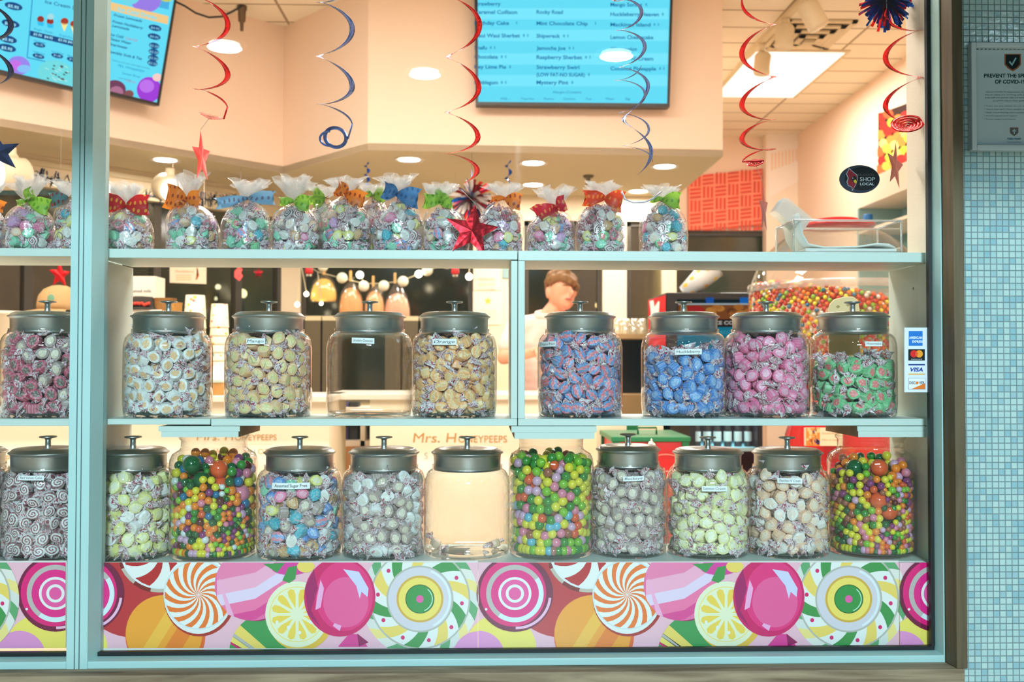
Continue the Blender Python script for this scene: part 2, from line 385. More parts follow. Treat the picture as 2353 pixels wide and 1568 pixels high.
def mosaic():
    m = bpy.data.materials.new('mosaic_tile'); n, l = nodes_of(m); b = n['Principled BSDF']; tc = n.new('ShaderNodeTexCoord'); mp = n.new('ShaderNodeMapping')
    mp.inputs['Rotation'].default_value = (math.radians(90), 0, 0); l.new(tc.outputs['Object'], mp.inputs[0])
    sx = n.new('ShaderNodeSeparateXYZ'); l.new(tc.outputs['Object'], sx.inputs[0])
    T = .0145
    def mth(op, a, bb=None, c=None):
        q = n.new('ShaderNodeMath'); q.operation = op
        for i, v in enumerate((a, bb, c)):
            if v is None: continue
            if isinstance(v, (int, float)): q.inputs[i].default_value = v
            else: l.new(v, q.inputs[i])
        return q.outputs[0]
    u, v = mth('DIVIDE', sx.outputs[0], T), mth('DIVIDE', sx.outputs[2], T)
    fu, fv = mth('FRACT', u), mth('FRACT', v)
    iu, iv = mth('FLOOR', u), mth('FLOOR', v)
    cx = n.new('ShaderNodeCombineXYZ'); l.new(iu, cx.inputs[0]); l.new(iv, cx.inputs[1])
    wn = n.new('ShaderNodeTexWhiteNoise'); wn.noise_dimensions = '3D'; l.new(cx.outputs[0], wn.inputs[0])
    r = n.new('ShaderNodeValToRGB'); cr = r.color_ramp; cr.elements[0].color = C(160, 192, 198); cr.elements[1].color = C(194, 216, 214)
    for p, c in ((.1, C(150, 188, 196)), (.25, C(182, 208, 206)), (.6, C(172, 202, 202)), (.85, C(188, 212, 208))): e = cr.elements.new(p); e.color = c
    cr.interpolation = 'CONSTANT'; l.new(wn.outputs['Value'], r.inputs[0])
    eu = mth('MINIMUM', fu, mth('SUBTRACT', 1, fu)); ev = mth('MINIMUM', fv, mth('SUBTRACT', 1, fv)); e = mth('MINIMUM', eu, ev)
    mr = n.new('ShaderNodeMapRange'); mr.inputs[1].default_value = .045; mr.inputs[2].default_value = .10; l.new(e, mr.inputs[0])
    mx = n.new('ShaderNodeMix'); mx.data_type = 'RGBA'; mx.inputs[6].default_value = C(120, 140, 142); l.new(mr.outputs[0], mx.inputs[0]); l.new(r.outputs[0], mx.inputs[7]); l.new(mx.outputs[2], b.inputs['Base Color'])
    ro = n.new('ShaderNodeMapRange'); l.new(mr.outputs[0], ro.inputs[0]); ro.inputs[3].default_value = .8; ro.inputs[4].default_value = .16; l.new(ro.outputs[0], b.inputs['Roughness'])
    nz = n.new('ShaderNodeTexNoise'); nz.inputs['Scale'].default_value = 70; l.new(tc.outputs['Object'], nz.inputs[0])
    hh = mth('MULTIPLY_ADD', wn.outputs['Value'], .25, mr.outputs[0]); h2 = mth('MULTIPLY_ADD', nz.outputs['Fac'], .5, hh)
    bp = n.new('ShaderNodeBump'); bp.inputs['Strength'].default_value = .5; bp.inputs['Distance'].default_value = .0015; l.new(h2, bp.inputs['Height']); l.new(bp.outputs[0], b.inputs['Normal'])
    return m
YMO = -.035
m = MB(); m.box((XP1, YMO, -.3), (3.2, .12, 3.6)); m.build('wall_right_of_window', mosaic(), kind='structure', loc=(XP1, YMO, -.3)).name = 'wall_tiled'

# ------------------------------------------------------------------ setting: room
A0, A1 = PZ(0, 290, SOFF), PZ(650, 397, SOFF); B1 = PZ(845, 345, SOFF); C1 = PZ(1661, 360, SOFF)
da = (A1 - A0).normalized(); Am = A0 - da * 2.2
YB = 4.85                                                     # main back wall
W0, W1 = PZ(0, 345, SOFF), PZ(600, 437, SOFF); dw = (W1 - W0).normalized(); Wm = W0 - dw * 2.6
XRW = 2.93; YRB = 7.0
Wc = W0 + dw * ((YB - W0.y) / dw.y)
def tile_ceiling():
    m = bpy.data.materials.new('acoustic_tiles'); n, l = nodes_of(m); b = n['Principled BSDF']; tc = n.new('ShaderNodeTexCoord')
    br = n.new('ShaderNodeTexBrick'); br.offset = 0; br.inputs['Scale'].default_value = 1; br.inputs['Brick Width'].default_value = .61; br.inputs['Row Height'].default_value = .305
    br.inputs['Mortar Size'].default_value = .011; br.inputs['Mortar Smooth'].default_value = .4; br.inputs['Color1'].default_value = C(250, 240, 218); br.inputs['Color2'].default_value = C(244, 234, 210); br.inputs['Mortar'].default_value = C(168, 150, 122)
    l.new(tc.outputs['Object'], br.inputs[0]); l.new(br.outputs[0], b.inputs['Base Color']); b.inputs['Roughness'].default_value = .9
    return m
m = MB(); m.box((-6.5, -.05, CEIL), (XRW + .1, YRB + .1, CEIL + .1)); m.build('ceiling', tile_ceiling(), kind='structure', loc=(0, 0, CEIL))
m = MB(); m.box((-6.5, -10, -.1), (4.2, YRB + .1, 0)); m.build('floor', pm('terracotta_floor', C(206, 186, 164), .4, noise=.1, nscale=5), kind='structure', loc=(0, 0, -.1))
# bulkhead over the counter: outside faces and underside
m = MB(); pts = [Am, A0, A1, B1, C1, Vector((C1.x, YB, SOFF))]
for a, b in zip(pts[:-1], pts[1:]):
    a2, b2 = Vector(a), Vector(b); m.add([a2, b2, (b2.x, b2.y, CEIL), (a2.x, a2.y, CEIL)], [(0, 1, 2, 3)])
m.build('wall_bulkhead', PAINT, kind='structure', loc=(B1.x, B1.y, SOFF))
m = MB(); under = [Am, A1, B1, C1, Vector((C1.x, YB + .3, SOFF)), Vector((Wc.x - .6, YB + .3, SOFF)), Wm + Vector((-.5, .5, 0)), Wm]
m.prism([(p.x, p.y, SOFF) for p in under], (0, 0, .04)); m.build('ceiling_soffit', SOFFM, kind='structure', loc=(B1.x, B1.y, SOFF))
m = MB(); m.box((XRW, -.03, 0), (XRW + .1, YRB, CEIL)); m.build('wall_right', PAINT, kind='structure', loc=(XRW, 3, 0))
m = MB(); m.box((C1.x - .1, YB, 0), (C1.x, YRB, CEIL)); m.build('wall_return', CREAM, kind='structure', loc=(C1.x, YB, 0))
m = MB(); m.box((-6.6, -.05, 0), (-6.5, YRB, CEIL)); m.build('wall_left', PAINT, kind='structure', loc=(-6.5, 3, 0))
m = MB(); m.box((-6.5, .125, TOPZ - .02), (XRW, .18, CEIL)); m.box((-6.5, .125, 0), (-2.6, .18, TOPZ)); m.box((1.09, .125, 0), (XRW, .18, TOPZ)); m.box((-2.6, .0201, 0), (1.09, .06, z_s)); m.build('wall_front', PAINT, kind='structure', loc=(0, .125, 0))
m = MB(); m.box((-6.6, -.05, TOPZ), (XP1, 0.12, 3.6)); m.box((-6.6, -.05, z_fb), (-2.6, .12, TOPZ)); m.box((-6.6, -.03, -.1), (XP1, .019, z_s - .09)); m.build('wall_outside', pm('outside_paint', C(150, 160, 160), .8), kind='structure', loc=(0, -.05, TOPZ))

# back wall with dark windows between cream posts
WT = 2.22
def xat(px, Y, py=700): return P(px, py, Y).x
def wallbox(m, x0, x1, z0, z1, y=YB): m.box((x0, y, z0), (x1, y + .12, z1))
xs = [xat(p, YB) for p in (575, 690, 1087, 1204, 1385, 1440)] + [C1.x]
m = MB(); wallbox(m, Wc.x - .05, xs[1], 0, SOFF + .01); wallbox(m, xs[2], xs[3], 0, SOFF + .01); wallbox(m, xs[4], xs[5], 0, SOFF + .01)

for a, b in ((xs[1], xs[2]), (xs[3], xs[4]), (xs[5], xs[6])): wallbox(m, a, b, WT, SOFF + .01); wallbox(m, a, b, 0, .85)
m.build('wall_back', CREAM, kind='structure', loc=(0, YB, 0))
DARKG = glass_mat('night_window_glass', tint=(.66, .64, .44), edge=(.5, .5, .38), base=.065, amp=.5, rough=.12)
FRM = pm('bronze_window_frame', C(60, 52, 38), .5)
for k, (a, b) in enumerate(((xs[1], xs[2]), (xs[3], xs[4]), (xs[5], xs[6]))):
    w = empty('window_%d' % (k + 3), (a, YB, .85)); w['kind'] = 'structure'
    m = MB(); m.add([(a, YB + .06, .85), (b, YB + .06, .85), (b, YB + .06, WT), (a, YB + .06, WT)], [(0, 1, 2, 3)]); m.build('pane', DARKG, parent=w)
    m = MB(); m.box((a, YB + .03, .85), (a + .035, YB + .09, WT)); m.box((b - .035, YB + .03, .85), (b, YB + .09, WT)); m.box((a, YB + .03, WT - .035), (b, YB + .09, WT)); m.box((a, YB + .03, .85), (b, YB + .09, .885)); m.build('window_frame', FRM, parent=w)
# slanting window wall at the left
nw = Vector((dw.y, -dw.x, 0))                                  # towards the camera
def wp(s, off, z): q = Wm + dw * s - nw * off; return (q.x, q.y, z)
SL = (Wc - Wm).length; cuts = [0, 1.1, 2.2, (PZ(250, 300, SOFF) - Wm).length]
def slab(m, s0, s1, o0, o1, z0, z1): m.obox(wp(s0, o0, z0), dw * (s1 - s0), -nw * (o1 - o0), (0, 0, z1 - z0))
m = MB(); slab(m, 0, SL, 0, .1, 0, .85); slab(m, 0, SL, 0, .1, WT + .02, SOFF + .01); slab(m, 0, .08, 0, .1, .85, SOFF); m.build('wall_slanting', CREAM, kind='structure', loc=(W0.x, W0.y, 0))
m = MB(); slab(m, 0, SL, -.03, .06, WT, WT + .07); slab(m, 0, SL, -.02, .02, WT + .12, WT + .15); m.build('trim_4', TRIMM, kind='structure', loc=(W0.x, W0.y, WT))
w = empty('window_6', (W0.x, W0.y, .85)); w['kind'] = 'structure'
m = MB(); m.add([wp(.08, .05, .85), wp(SL, .05, .85), wp(SL, .05, WT), wp(.08, .05, WT)], [(0, 1, 2, 3)]); m.build('pane', DARKG, parent=w)
m = MB()
for s in (.08, 1.45, 2.75, 3.55, 4.15, SL - .05): slab(m, s, s + .05, .02, .08, .85, WT)
slab(m, .08, SL, .02, .08, .85, .9); m.build('window_frame', FRM, parent=w)
# far wall behind the right-hand opening
xr0, xr1 = xat(1560, YRB, 600), xat(1768, YRB, 600)
zt, z0_ = P(1660, 530, YRB).z, .9
m = MB(); m.box((C1.x, YRB, 0), (XRW, YRB + .1, z0_)); m.box((C1.x, YRB, zt), (XRW, YRB + .1, CEIL)); m.box((xr1, YRB, z0_), (XRW, YRB + .1, zt)); m.build('wall_far', PAINT, kind='structure', loc=(2, YRB, 0))
w = empty('window_7', (xr0, YRB, z0_)); w['kind'] = 'structure'
m = MB(); m.add([(C1.x, YRB + .05, z0_), (xr1, YRB + .05, z0_), (xr1, YRB + .05, zt), (C1.x, YRB + .05, zt)], [(0, 1, 2, 3)]); m.build('pane', DARKG, parent=w)
m = MB(); m.box((xr1 - .05, YRB + .01, z0_), (xr1, YRB + .09, zt)); m.box((C1.x, YRB + .01, zt - .05), (xr1, YRB + .09, zt)); m.build('window_frame', FRM, parent=w)
# pilaster at the far right corner
ap = P(1760, 400, YRB - .12)
m = MB(); m.box((ap.x, YRB - .12, 0), (XRW, YRB - .001, CEIL - .001)); m.build('trim_5', pm('pale_paint', C(250, 232, 214), .8), kind='structure', loc=(ap.x, YRB, 0))
# street behind the dark windows
m = MB(); m.box((-9, YRB + 1.6, -.1), (6, YRB + 1.7, 3.0)); m.build('wall_across', pm('night_hedge', C(150, 140, 84), .9, noise=.5, nscale=3), kind='structure', loc=(0, YRB + 1.6, 0))
m = MB(); m.box((-12, 0, -.12), (6, YRB + 1.6, -.101)); m.build('ground_outside', pm('asphalt', C(60, 60, 52), .8), kind='structure', loc=(0, YRB, -.12))

# ------------------------------------------------------------------ shelving
XSR = P(2134, 900, YS).x; XSL = P(224, 900, YS).x; YD = YS + .225
ZT = P(1180, 576, YS).z; ZM = P(1180, 963, YS).z; ZL = P(1180, 1294, YS).z; XJ = P(1190, 580, YS).x
SB = []
def thing_box(name, a, b, mat, label, cat, group=None, bevel=.0012):
    o = bx(name, a, b, mat, bevel, None); del_kind(o); return tag(o, label, cat, group)
def del_kind(o):
    if 'kind' in o: del o['kind']
XMJ = P(484, 965, YS).x
thing_box('shelf_board', (XSL - .004, YS, ZT - .021), (XJ - .0008, YD, ZT), LAMINATE, 'white top shelf board left of the join, under the row of bagged taffy', 'shelf')
thing_box('shelf_board', (XJ + .0008, YS, ZT - .023), (XSR, YD, ZT), LAMINATE, 'white top shelf board right of the join, carrying the clear plastic bin', 'shelf')
thing_box('shelf_board', (XSL, YS, ZM - .013), (XMJ - .001, YD, ZM), LAMINATE, 'short white middle shelf board under the jar of white taffy with orange centres', 'shelf')
thing_box('shelf_board', (XMJ + .001, YS, ZM - .016), (XJ - .0008, YD, ZM), LAMINATE, 'white middle shelf board under the Mango and Orange jars', 'shelf')
thing_box('shelf_board', (XJ + .0008, YS, ZM - .016), (XSR, YD, ZM), LAMINATE, 'white middle shelf board under the Huckleberry and Watermelon jars', 'shelf')
thing_box('shelf_board', (XSL, YS, ZL - .018), (XSR, YD + .01, ZL), LAMINATE, 'white bottom shelf board behind the large pane, above the candy print', 'shelf')
XLR = P(196, 900, YS).x
for z, t, lb in ((ZT, .018, 'white top shelf board behind the narrow left pane'), (ZM, .016, 'white middle shelf board behind the narrow left pane'), (ZL, .018, 'white bottom shelf board behind the narrow left pane, under the Red Velvet Cake jar')):
    thing_box('shelf_board', (-1.9, YS, z - t), (XLR, YD, z), LAMINATE, lb, 'shelf')
def side_panel(x0, x1, label):
    r = empty('side_panel', (x0, YS, ZL - .2), label, 'panel')
    m = MB(); m.box((x0, YS, ZL - .2), (x1, YD, ZT - .024)); m.build('panel_board', LAMINATE, parent=r)
    return r
r = side_panel(XSR + .0005, XSR + .016, 'white right end panel of the shelving with one small drilled hole')
q = P(2099, 663, YS + .08); m = MB()
m.lathe([(.0028, 0), (.0028, .0012), (0, .0012)], (0, 0, 0), 12); m.v = [(XSR + .0004 - v[2] * .2, q.y + v[0], q.z + v[1]) for v in m.v]; m.build('drilled_hole', GASKET, parent=r)
side_panel(XSL - .016, XSL - .0005, 'white left end panel of the shelving beside the mullion')
for x0, x1, lb in ((P(1174, 800, YS).x, XJ - .0006, 'left one of the two white upright boards dividing the middle shelf'), (XJ + .0006, P(1206, 800, YS).x, 'right one of the two white upright boards dividing the middle shelf')):
    thing_box('divider_board', (x0, YS, ZM + .0002), (x1, YD, ZT - .0235), LAMINATE, lb, 'divider', 'upright divider boards')
# upper return wall at the right end of the shelf
m = MB(); m.box((XSR, YS, ZT - .02), (1.09, YS + .11, TOPZ)); m.build('trim_6', pm('jamb_paint', C(232, 222, 204), .7, bump=.3, bscale=200), kind='structure', loc=(XSR, YS, ZT))
# board risers wedged between gumball jars and the middle shelf
def riser(px0, px1, pys, label, group='board risers on the gumball jars'):
    for k, (a, b, ya, yb) in enumerate(pys):
        p0, p1 = P(a, ya, YS), P(b, yb, YS); m = MB(); m.box((p0.x, YS, p1.z), (p1.x, YD - .005, p0.z))
        fm = []
        for f in m.f:
            n_ = (Vector(m.v[f[1]]) - Vector(m.v[f[0]])).cross(Vector(m.v[f[2]]) - Vector(m.v[f[1]])); fm.append(1 if abs(n_.x) > max(abs(n_.y), abs(n_.z)) else 0)
        m.m = fm; o = m.build('riser_board', [LAMINATE, RAW], loc=((p0.x + p1.x) / 2, YS, p1.z)); tag(o, label % ('upper', 'lower')[k] if '%' in label else label, 'board', group)
zmb = P(1180, 963 + 17, YS).z
riser(0, 0, ((364, 551, 980.2, 991.8), (370, 548, 992.2, 1005)), '%s short white riser board on the leftmost of the three open gumball jars')
riser(0, 0, ((1175, 1371, 980.2, 994), (1182, 1366, 994.4, 1009)), '%s short white riser board on the middle one of the three open gumball jars')
riser(0, 0, ((1970, 2132, 980.2, 991), (1972, 2132, 991.4, 1005)), '%s short white riser board on the rightmost of the three open gumball jars')

# ------------------------------------------------------------------ lamps
def downlight(p, label, power=RECESS_W, r=.075, cat='light', up=.0, group=None, col=WARM, em=18, spread=PI):
    o = empty('ceiling_light', p, label, cat, group)
    m = MB(); m.lathe([(r * .82, .004), (r, -.001), (r * 1.18, -.006), (r * 1.2, 0)], p, 28, close=False); m.build('trim_ring', pm('lamp_trim', C(240, 232, 214), .4), parent=o)
    m = MB(); m.lathe([(0, -.001), (r * .84, -.001)], p, 28, close=False); m.build('diffuser', emis('lamp_lens_%g' % em, (col[0], col[1] * 1.05, col[2] * 1.1, 1), em), parent=o)
    if power: area_light('lamp', (0, 0, -.02), r * 1.8, power, col, parent=o, disk=True, spread=spread)
    return o
GRS = 'recessed lights under the bulkhead'
for px, py, lb in ((940, 367, 'recessed ceiling light above the blue-ribboned bag, left of the menu screen corner'), (1225, 375, 'recessed ceiling light, upper one of the pair under the flavour menu screen'), (1527, 383, 'recessed ceiling light near the right corner of the bulkhead'),
                   (1225, 425, 'recessed ceiling light, lower one of the pair under the flavour menu screen'), (1467, 440, 'recessed ceiling light above the orange-ribboned bag right of the sprinkler'), (380, 368, 'recessed ceiling light left of the hanging red star'),
                   (277, 407, 'small distant recessed ceiling light above the red-ribboned bag')):
    downlight(PZ(px, py, SOFF - .001), lb, RECESS_W, group=GRS)
def troffer(p, sx, sy, label, power, em=6):
    o = empty('ceiling_troffer', p, label, 'light')
    m = MB(); m.box((p.x - sx / 2 - .03, p.y - sy / 2 - .03, p.z - .012), (p.x + sx / 2 + .03, p.y + sy / 2 + .03, p.z + .0)); m.build('troffer_frame', TRIMM, parent=o)
    m = MB(); m.box((p.x - sx / 2, p.y - sy / 2, p.z - .016), (p.x + sx / 2, p.y + sy / 2, p.z - .0125)); m.build('diffuser', emis('troffer_lens', (1, .93, .80, 1), em), parent=o)
    area_light('lamp', (0, 0, -.03), sx, power, WARM, parent=o, size_y=sy)
    return o
t0, t1 = PZ(1735, 115, CEIL), PZ(1700, 219, CEIL)
q0, q1 = PZ(1665, 210, CEIL), PZ(1895, 117, CEIL)
troffer(Vector(((q0.x + PZ(1780, 219, CEIL).x) / 2 + .05, (t0.y + t1.y) / 2, CEIL)), .62, abs(t1.y - t0.y), 'rectangular ceiling light panel beyond the air vent', TROFFER_W, em=1.5)
for x, y in ((-3.6, 1.3), (-1.6, 1.2), (1.2, .9), (-.2, 1.5)):
    troffer(Vector((x, y, CEIL)), 1.2, .6, 'ceiling light panel over the customer side of the shop', TROFFER_W * 1.15)['group'] = 'ceiling light panels'
# street lamp beyond the canopy edge: lights the shop front below the canopy's shadow line
sl = empty('street_lamp', (0.4, -9.0, 0), 'street lamp on a pole across the walkway', 'lamp')
m = MB(); m.tube([(0.4, -9.05, -.1), (0.4, -9.05, 3.8)], .05, 10); m.build('pole', pm('lamp_pole', C(60, 64, 66), .5), parent=sl); m = MB(); m.box((-.6, -9.1, 3.8), (1.4, -9.0, 4.02)); m.build('lamp_head', pm('lamp_pole', C(60, 64, 66), .5), parent=sl)
area_light('lamp', (0, .02, 3.91), 1.9, STREET_W, COOL, rot=(math.radians(90 - 8), 0, 0), parent=sl, size_y=.18)
# downlights of the walkway canopy outside, seen mirrored in the pane
ZC = 2.75
def mirrored(px, py):
    q = PZ(px, py, ZC - .001); return Vector((q.x, -q.y, ZC - .001))
m = MB(); m.box((-6.6, -4.5, ZC), (4.2, -.055, ZC + .1)); m.build('ceiling_canopy', pm('canopy_paint', C(90, 100, 98), .9), kind='structure', loc=(0, -2, ZC))
for px, py, lb in ((516, 101, 'walkway canopy light mirrored in the pane left of the red swirl'), (976, 164, 'walkway canopy light mirrored in the pane left of the menu screen'), (1416, 121, 'walkway canopy light mirrored over the flavour menu screen')):
    downlight(mirrored(px, py), lb, CANOPY_W, r=.09, group='walkway canopy lights', col=COOL, em=14)
for x, y in ((2.6, -2.7), (-2.9, -2.6)):
    downlight(Vector((x, y, ZC - .001)), 'walkway canopy light farther along the shop front', CANOPY_W, r=.09, group='walkway canopy lights farther along', col=COOL, em=14)

# ------------------------------------------------------------------ packing of sweets
def pack(n, rad, rfun, seed, iters=150, core=0, col_h=None, bottom=0.):
    rs = np.random.RandomState(seed); rad = rad.astype(np.float32)
    R0 = rfun(np.array([.08]))[0]; a = rs.rand(n) * 2 * PI; q = np.sqrt(rs.rand(n) * (1 - (core / R0) ** 2) + (core / R0) ** 2) * (R0 - rad)
    hh = col_h or .4; z = bottom + rad + np.sort(rs.rand(n)) * hh
    z = np.where(rad > .018, bottom + hh * (.12 + .6 * rs.rand(n)), z)
    p = np.stack([q * np.cos(a), q * np.sin(a), z], 1).astype(np.float32); sr = rad[:, None] + rad[None, :]; jj = np.arange(n)
    for it in range(iters):
        if it < iters * .9: p[:, 2] -= (.0035 if it < iters * .35 else .0009) * np.where(rad > .018, 2.2, 1.)
        for k in range(2):
            d = p[:, None, :] - p[None, :, :]; dist = np.sqrt((d * d).sum(2)) + 1e-7; ov = np.maximum(sr - dist, 0); ov[jj, jj] = 0
            p += ((d / dist[..., None]) * (ov * .42)[..., None]).sum(1)
            rr = np.hypot(p[:, 0], p[:, 1]) + 1e-9; lim = np.maximum(rfun(p[:, 2]) - rad, .001); f = np.minimum(1, lim / rr)
            if core: f = np.where(rr < core, core / rr, f)
            p[:, 0] *= f; p[:, 1] *= f; p[:, 2] = np.maximum(p[:, 2], bottom + rad)
    return p

def wrap_mats():
    m = bpy.data.materials.new('wax_paper'); n, l = nodes_of(m); b = n['Principled BSDF']; uv = n.new('ShaderNodeUVMap')
    t = n.new('ShaderNodeTexNoise'); t.inputs['Scale'].default_value = 3.6; t.inputs['Detail'].default_value = 2; t.inputs['Distortion'].default_value = 1.5; l.new(uv.outputs[0], t.inputs[0])
    r = n.new('ShaderNodeValToRGB'); r.color_ramp.elements[0].position = .50; r.color_ramp.elements[0].color = C(240, 240, 242); r.color_ramp.elements[1].position = .55; r.color_ramp.elements[1].color = C(176, 60, 84)
    l.new(t.outputs['Fac'], r.inputs[0]); l.new(r.outputs[0], b.inputs['Base Color']); b.inputs['Roughness'].default_value = .35; b.inputs['Alpha'].default_value = .88
    return m
WAX = wrap_mats()
def flavour(name, outer, core, kind='core'):
    m = bpy.data.materials.new('taffy_' + name); n, l = nodes_of(m); b = n['Principled BSDF']; uv = n.new('ShaderNodeUVMap'); sp = n.new('ShaderNodeSeparateXYZ'); l.new(uv.outputs[0], sp.inputs[0])
    def mth(op, a, bb=None, c=None):
        q = n.new('ShaderNodeMath'); q.operation = op
        for i, v in enumerate((a, bb, c)):
            if v is None: continue
            if isinstance(v, (int, float)): q.inputs[i].default_value = v
            else: l.new(v, q.inputs[i])
        return q.outputs[0]
    x, y = sp.outputs[0], sp.outputs[1]; r = mth('SQRT', mth('ADD', mth('MULTIPLY', x, x), mth('MULTIPLY', y, y)))
    t = n.new('ShaderNodeTexNoise'); t.inputs['Scale'].default_value = 1.6; t.inputs['Detail'].default_value = 2; l.new(uv.outputs[0], t.inputs[0])
    if kind == 'core': fac = mth('LESS_THAN', mth('MULTIPLY_ADD', t.outputs['Fac'], .35, r), .76)
    elif kind == 'spiral': fac = mth('GREATER_THAN', mth('SINE', mth('MULTIPLY_ADD', r, 15., mth('ARCTAN2', y, x))), .15)
    else: fac = mth('GREATER_THAN', mth('SINE', mth('MULTIPLY_ADD', t.outputs['Fac'], 7, mth('MULTIPLY', y, 5.5))), .0)
    mx = n.new('ShaderNodeMix'); mx.data_type = 'RGBA'; mx.inputs[6].default_value = C(*outer); mx.inputs[7].default_value = C(*core); l.new(fac, mx.inputs[0])
    t2 = n.new('ShaderNodeTexNoise'); t2.inputs['Scale'].default_value = 3; t2.inputs['Detail'].default_value = 4; l.new(uv.outputs[0], t2.inputs[0])
    mr = n.new('ShaderNodeMapRange'); mr.inputs[1].default_value = .45; mr.inputs[2].default_value = .75; mr.inputs[4].default_value = .55; l.new(t2.outputs['Fac'], mr.inputs[0])
    m2 = n.new('ShaderNodeMix'); m2.data_type = 'RGBA'; m2.inputs[7].default_value = C(242, 244, 246); l.new(mr.outputs[0], m2.inputs[0]); l.new(mx.outputs[2], m2.inputs[6]); l.new(m2.outputs[2], b.inputs['Base Color'])
    b.inputs['Roughness'].default_value = .38
    bp = n.new('ShaderNodeBump'); bp.inputs['Strength'].default_value = .5; bp.inputs['Distance'].default_value = .002; l.new(t2.outputs['Fac'], bp.inputs['Height']); l.new(bp.outputs[0], b.inputs['Normal'])
    return m
FL = {k: flavour(k, *v) for k, v in {
    'rose': ((204, 92, 118), (112, 96, 84), 'core'), 'vanilla_orange': ((240, 240, 236), (244, 196, 138), 'core'), 'mango': ((250, 206, 150), (236, 222, 146), 'core'), 'orange': ((252, 212, 150), (252, 184, 110), 'stripe'),
    'punch': ((240, 128, 140), (110, 158, 214), 'stripe'), 'blue': ((84, 146, 220), (146, 188, 236), 'core'), 'pink': ((244, 124, 170), (250, 178, 206), 'core'), 'green': ((126, 206, 142), (244, 128, 124), 'core'),
    'red_spiral': ((236, 232, 230), (134, 52, 66), 'spiral'), 'lemon': ((236, 234, 140), (242, 240, 190), 'core'), 'white': ((240, 240, 238), (232, 230, 220), 'core'), 'grey': ((176, 156, 148), (228, 216, 190), 'core'),
    'taupe': ((190, 168, 160), (240, 228, 204), 'core'), 'pale_yellow': ((246, 244, 176), (250, 248, 214), 'core'), 'peach': ((250, 204, 166), (250, 226, 200), 'core'), 'cream_white': ((244, 238, 230), (248, 228, 208), 'core'),
    'teal': ((46, 176, 200), (64, 190, 210), 'core'), 'mint': ((126, 214, 174), (140, 220, 184), 'core'), 'yellow': ((244, 238, 130), (246, 244, 200), 'core'), 'lilac': ((206, 150, 206), (220, 170, 214), 'core'),
    'black': ((44, 44, 50), (220, 220, 224), 'spiral'), 'gold': ((206, 156, 96), (220, 176, 120), 'core'), 'red': ((222, 70, 74), (236, 110, 110), 'core'), 'sky': ((120, 170, 226), (236, 140, 160), 'stripe'), 'dotted': ((236, 236, 228), (214, 210, 204), 'stripe')}.items()}
FLK = list(FL); FLM = [FL[k] for k in FLK] + [WAX]; FIDX = {k: i for i, k in enumerate(FLK)}

def taffy_geo(seed, R=.0128):
    """rounded short cylinder (its axis along y) wrapped in paper twisted at both ends along x; all triangles"""
    rn = random.Random(seed); N = 12; B = MB(); uv = []
    prof = [(.55, -.0102), (.93, -.0088), (1., -.003), (1., .003), (.93, .0088), (.55, .0102)]
    vs = []; ph = rn.random() * 6; sq = [1 + rn.uniform(-.09, .09) for _ in range(N)]
    for r, y in prof:
        for i in range(N):
            a = 2 * PI * i / N; k = sq[i] * (1 + rn.uniform(-.03, .03)); vs.append((R * r * 1.12 * k * math.cos(a), y + rn.uniform(-.0006, .0006), R * r * .93 * k * math.sin(a))); uv.append((r * math.cos(a), r * math.sin(a)))
    vs += [(0, -.0106, 0), (0, .0106, 0)]; uv += [(0, 0), (0, 0)]; fs = []
    for j in range(len(prof) - 1):
        for i in range(N):
            k = (i + 1) % N; a, b, c, d = j * N + i, j * N + k, (j + 1) * N + k, (j + 1) * N + i; fs += [(a, c, b), (a, d, c)]
    L = len(vs)
    for i in range(N):
        k = (i + 1) % N; fs.append((L - 2, i, k)); fs.append((L - 1, (len(prof) - 1) * N + k, (len(prof) - 1) * N + i))
    body = (np.array(vs, np.float32), np.array(fs, np.int32), np.array(uv, np.float32))
    tw = []
    for sg in (-1, 1):
        vs = []; uv = []; fs = []; n = 8; t0 = rn.random() * 3; flat = rn.uniform(.35, .7); bend = rn.uniform(-.5, .5); ln = rn.uniform(.9, 1.2)
        for j, (x, r) in enumerate(((.0100, .0078), (.0142, .0030), (.0190, .0080), (.0262 * ln, .0146))):
            for i in range(n):
                a = 2 * PI * i / n + t0 + j * .5; rr = r * (1 + (rn.uniform(-.3, .35) if j > 1 else 0)); xx = x + (rn.uniform(-.0035, .003) if j == 3 else 0)
                y, z = rr * math.cos(a) * (flat if j > 1 else 1), rr * math.sin(a) * (1.15 if j > 1 else 1)
                vs.append((sg * xx, y + bend * max(0, x - .012) * .6, z)); uv.append((i * .45 + seed * 1.3, j * .7 + sg * 3))
        for j in range(3):
            for i in range(n):
                k = (i + 1) % n; a, b, c, d = j * n + i, j * n + k, (j + 1) * n + k, (j + 1) * n + i; fs += [(a, b, c), (a, c, d)] if sg > 0 else [(a, c, b), (a, d, c)]
        tw.append((np.array(vs, np.float32), np.array(fs, np.int32), np.array(uv, np.float32)))
    return body, tw
GEO = [taffy_geo(s) for s in range(5)]
HULL = [np.concatenate([g[0][0][::3], g[1][0][0][8:], g[1][1][0][8:]]) for g in GEO]
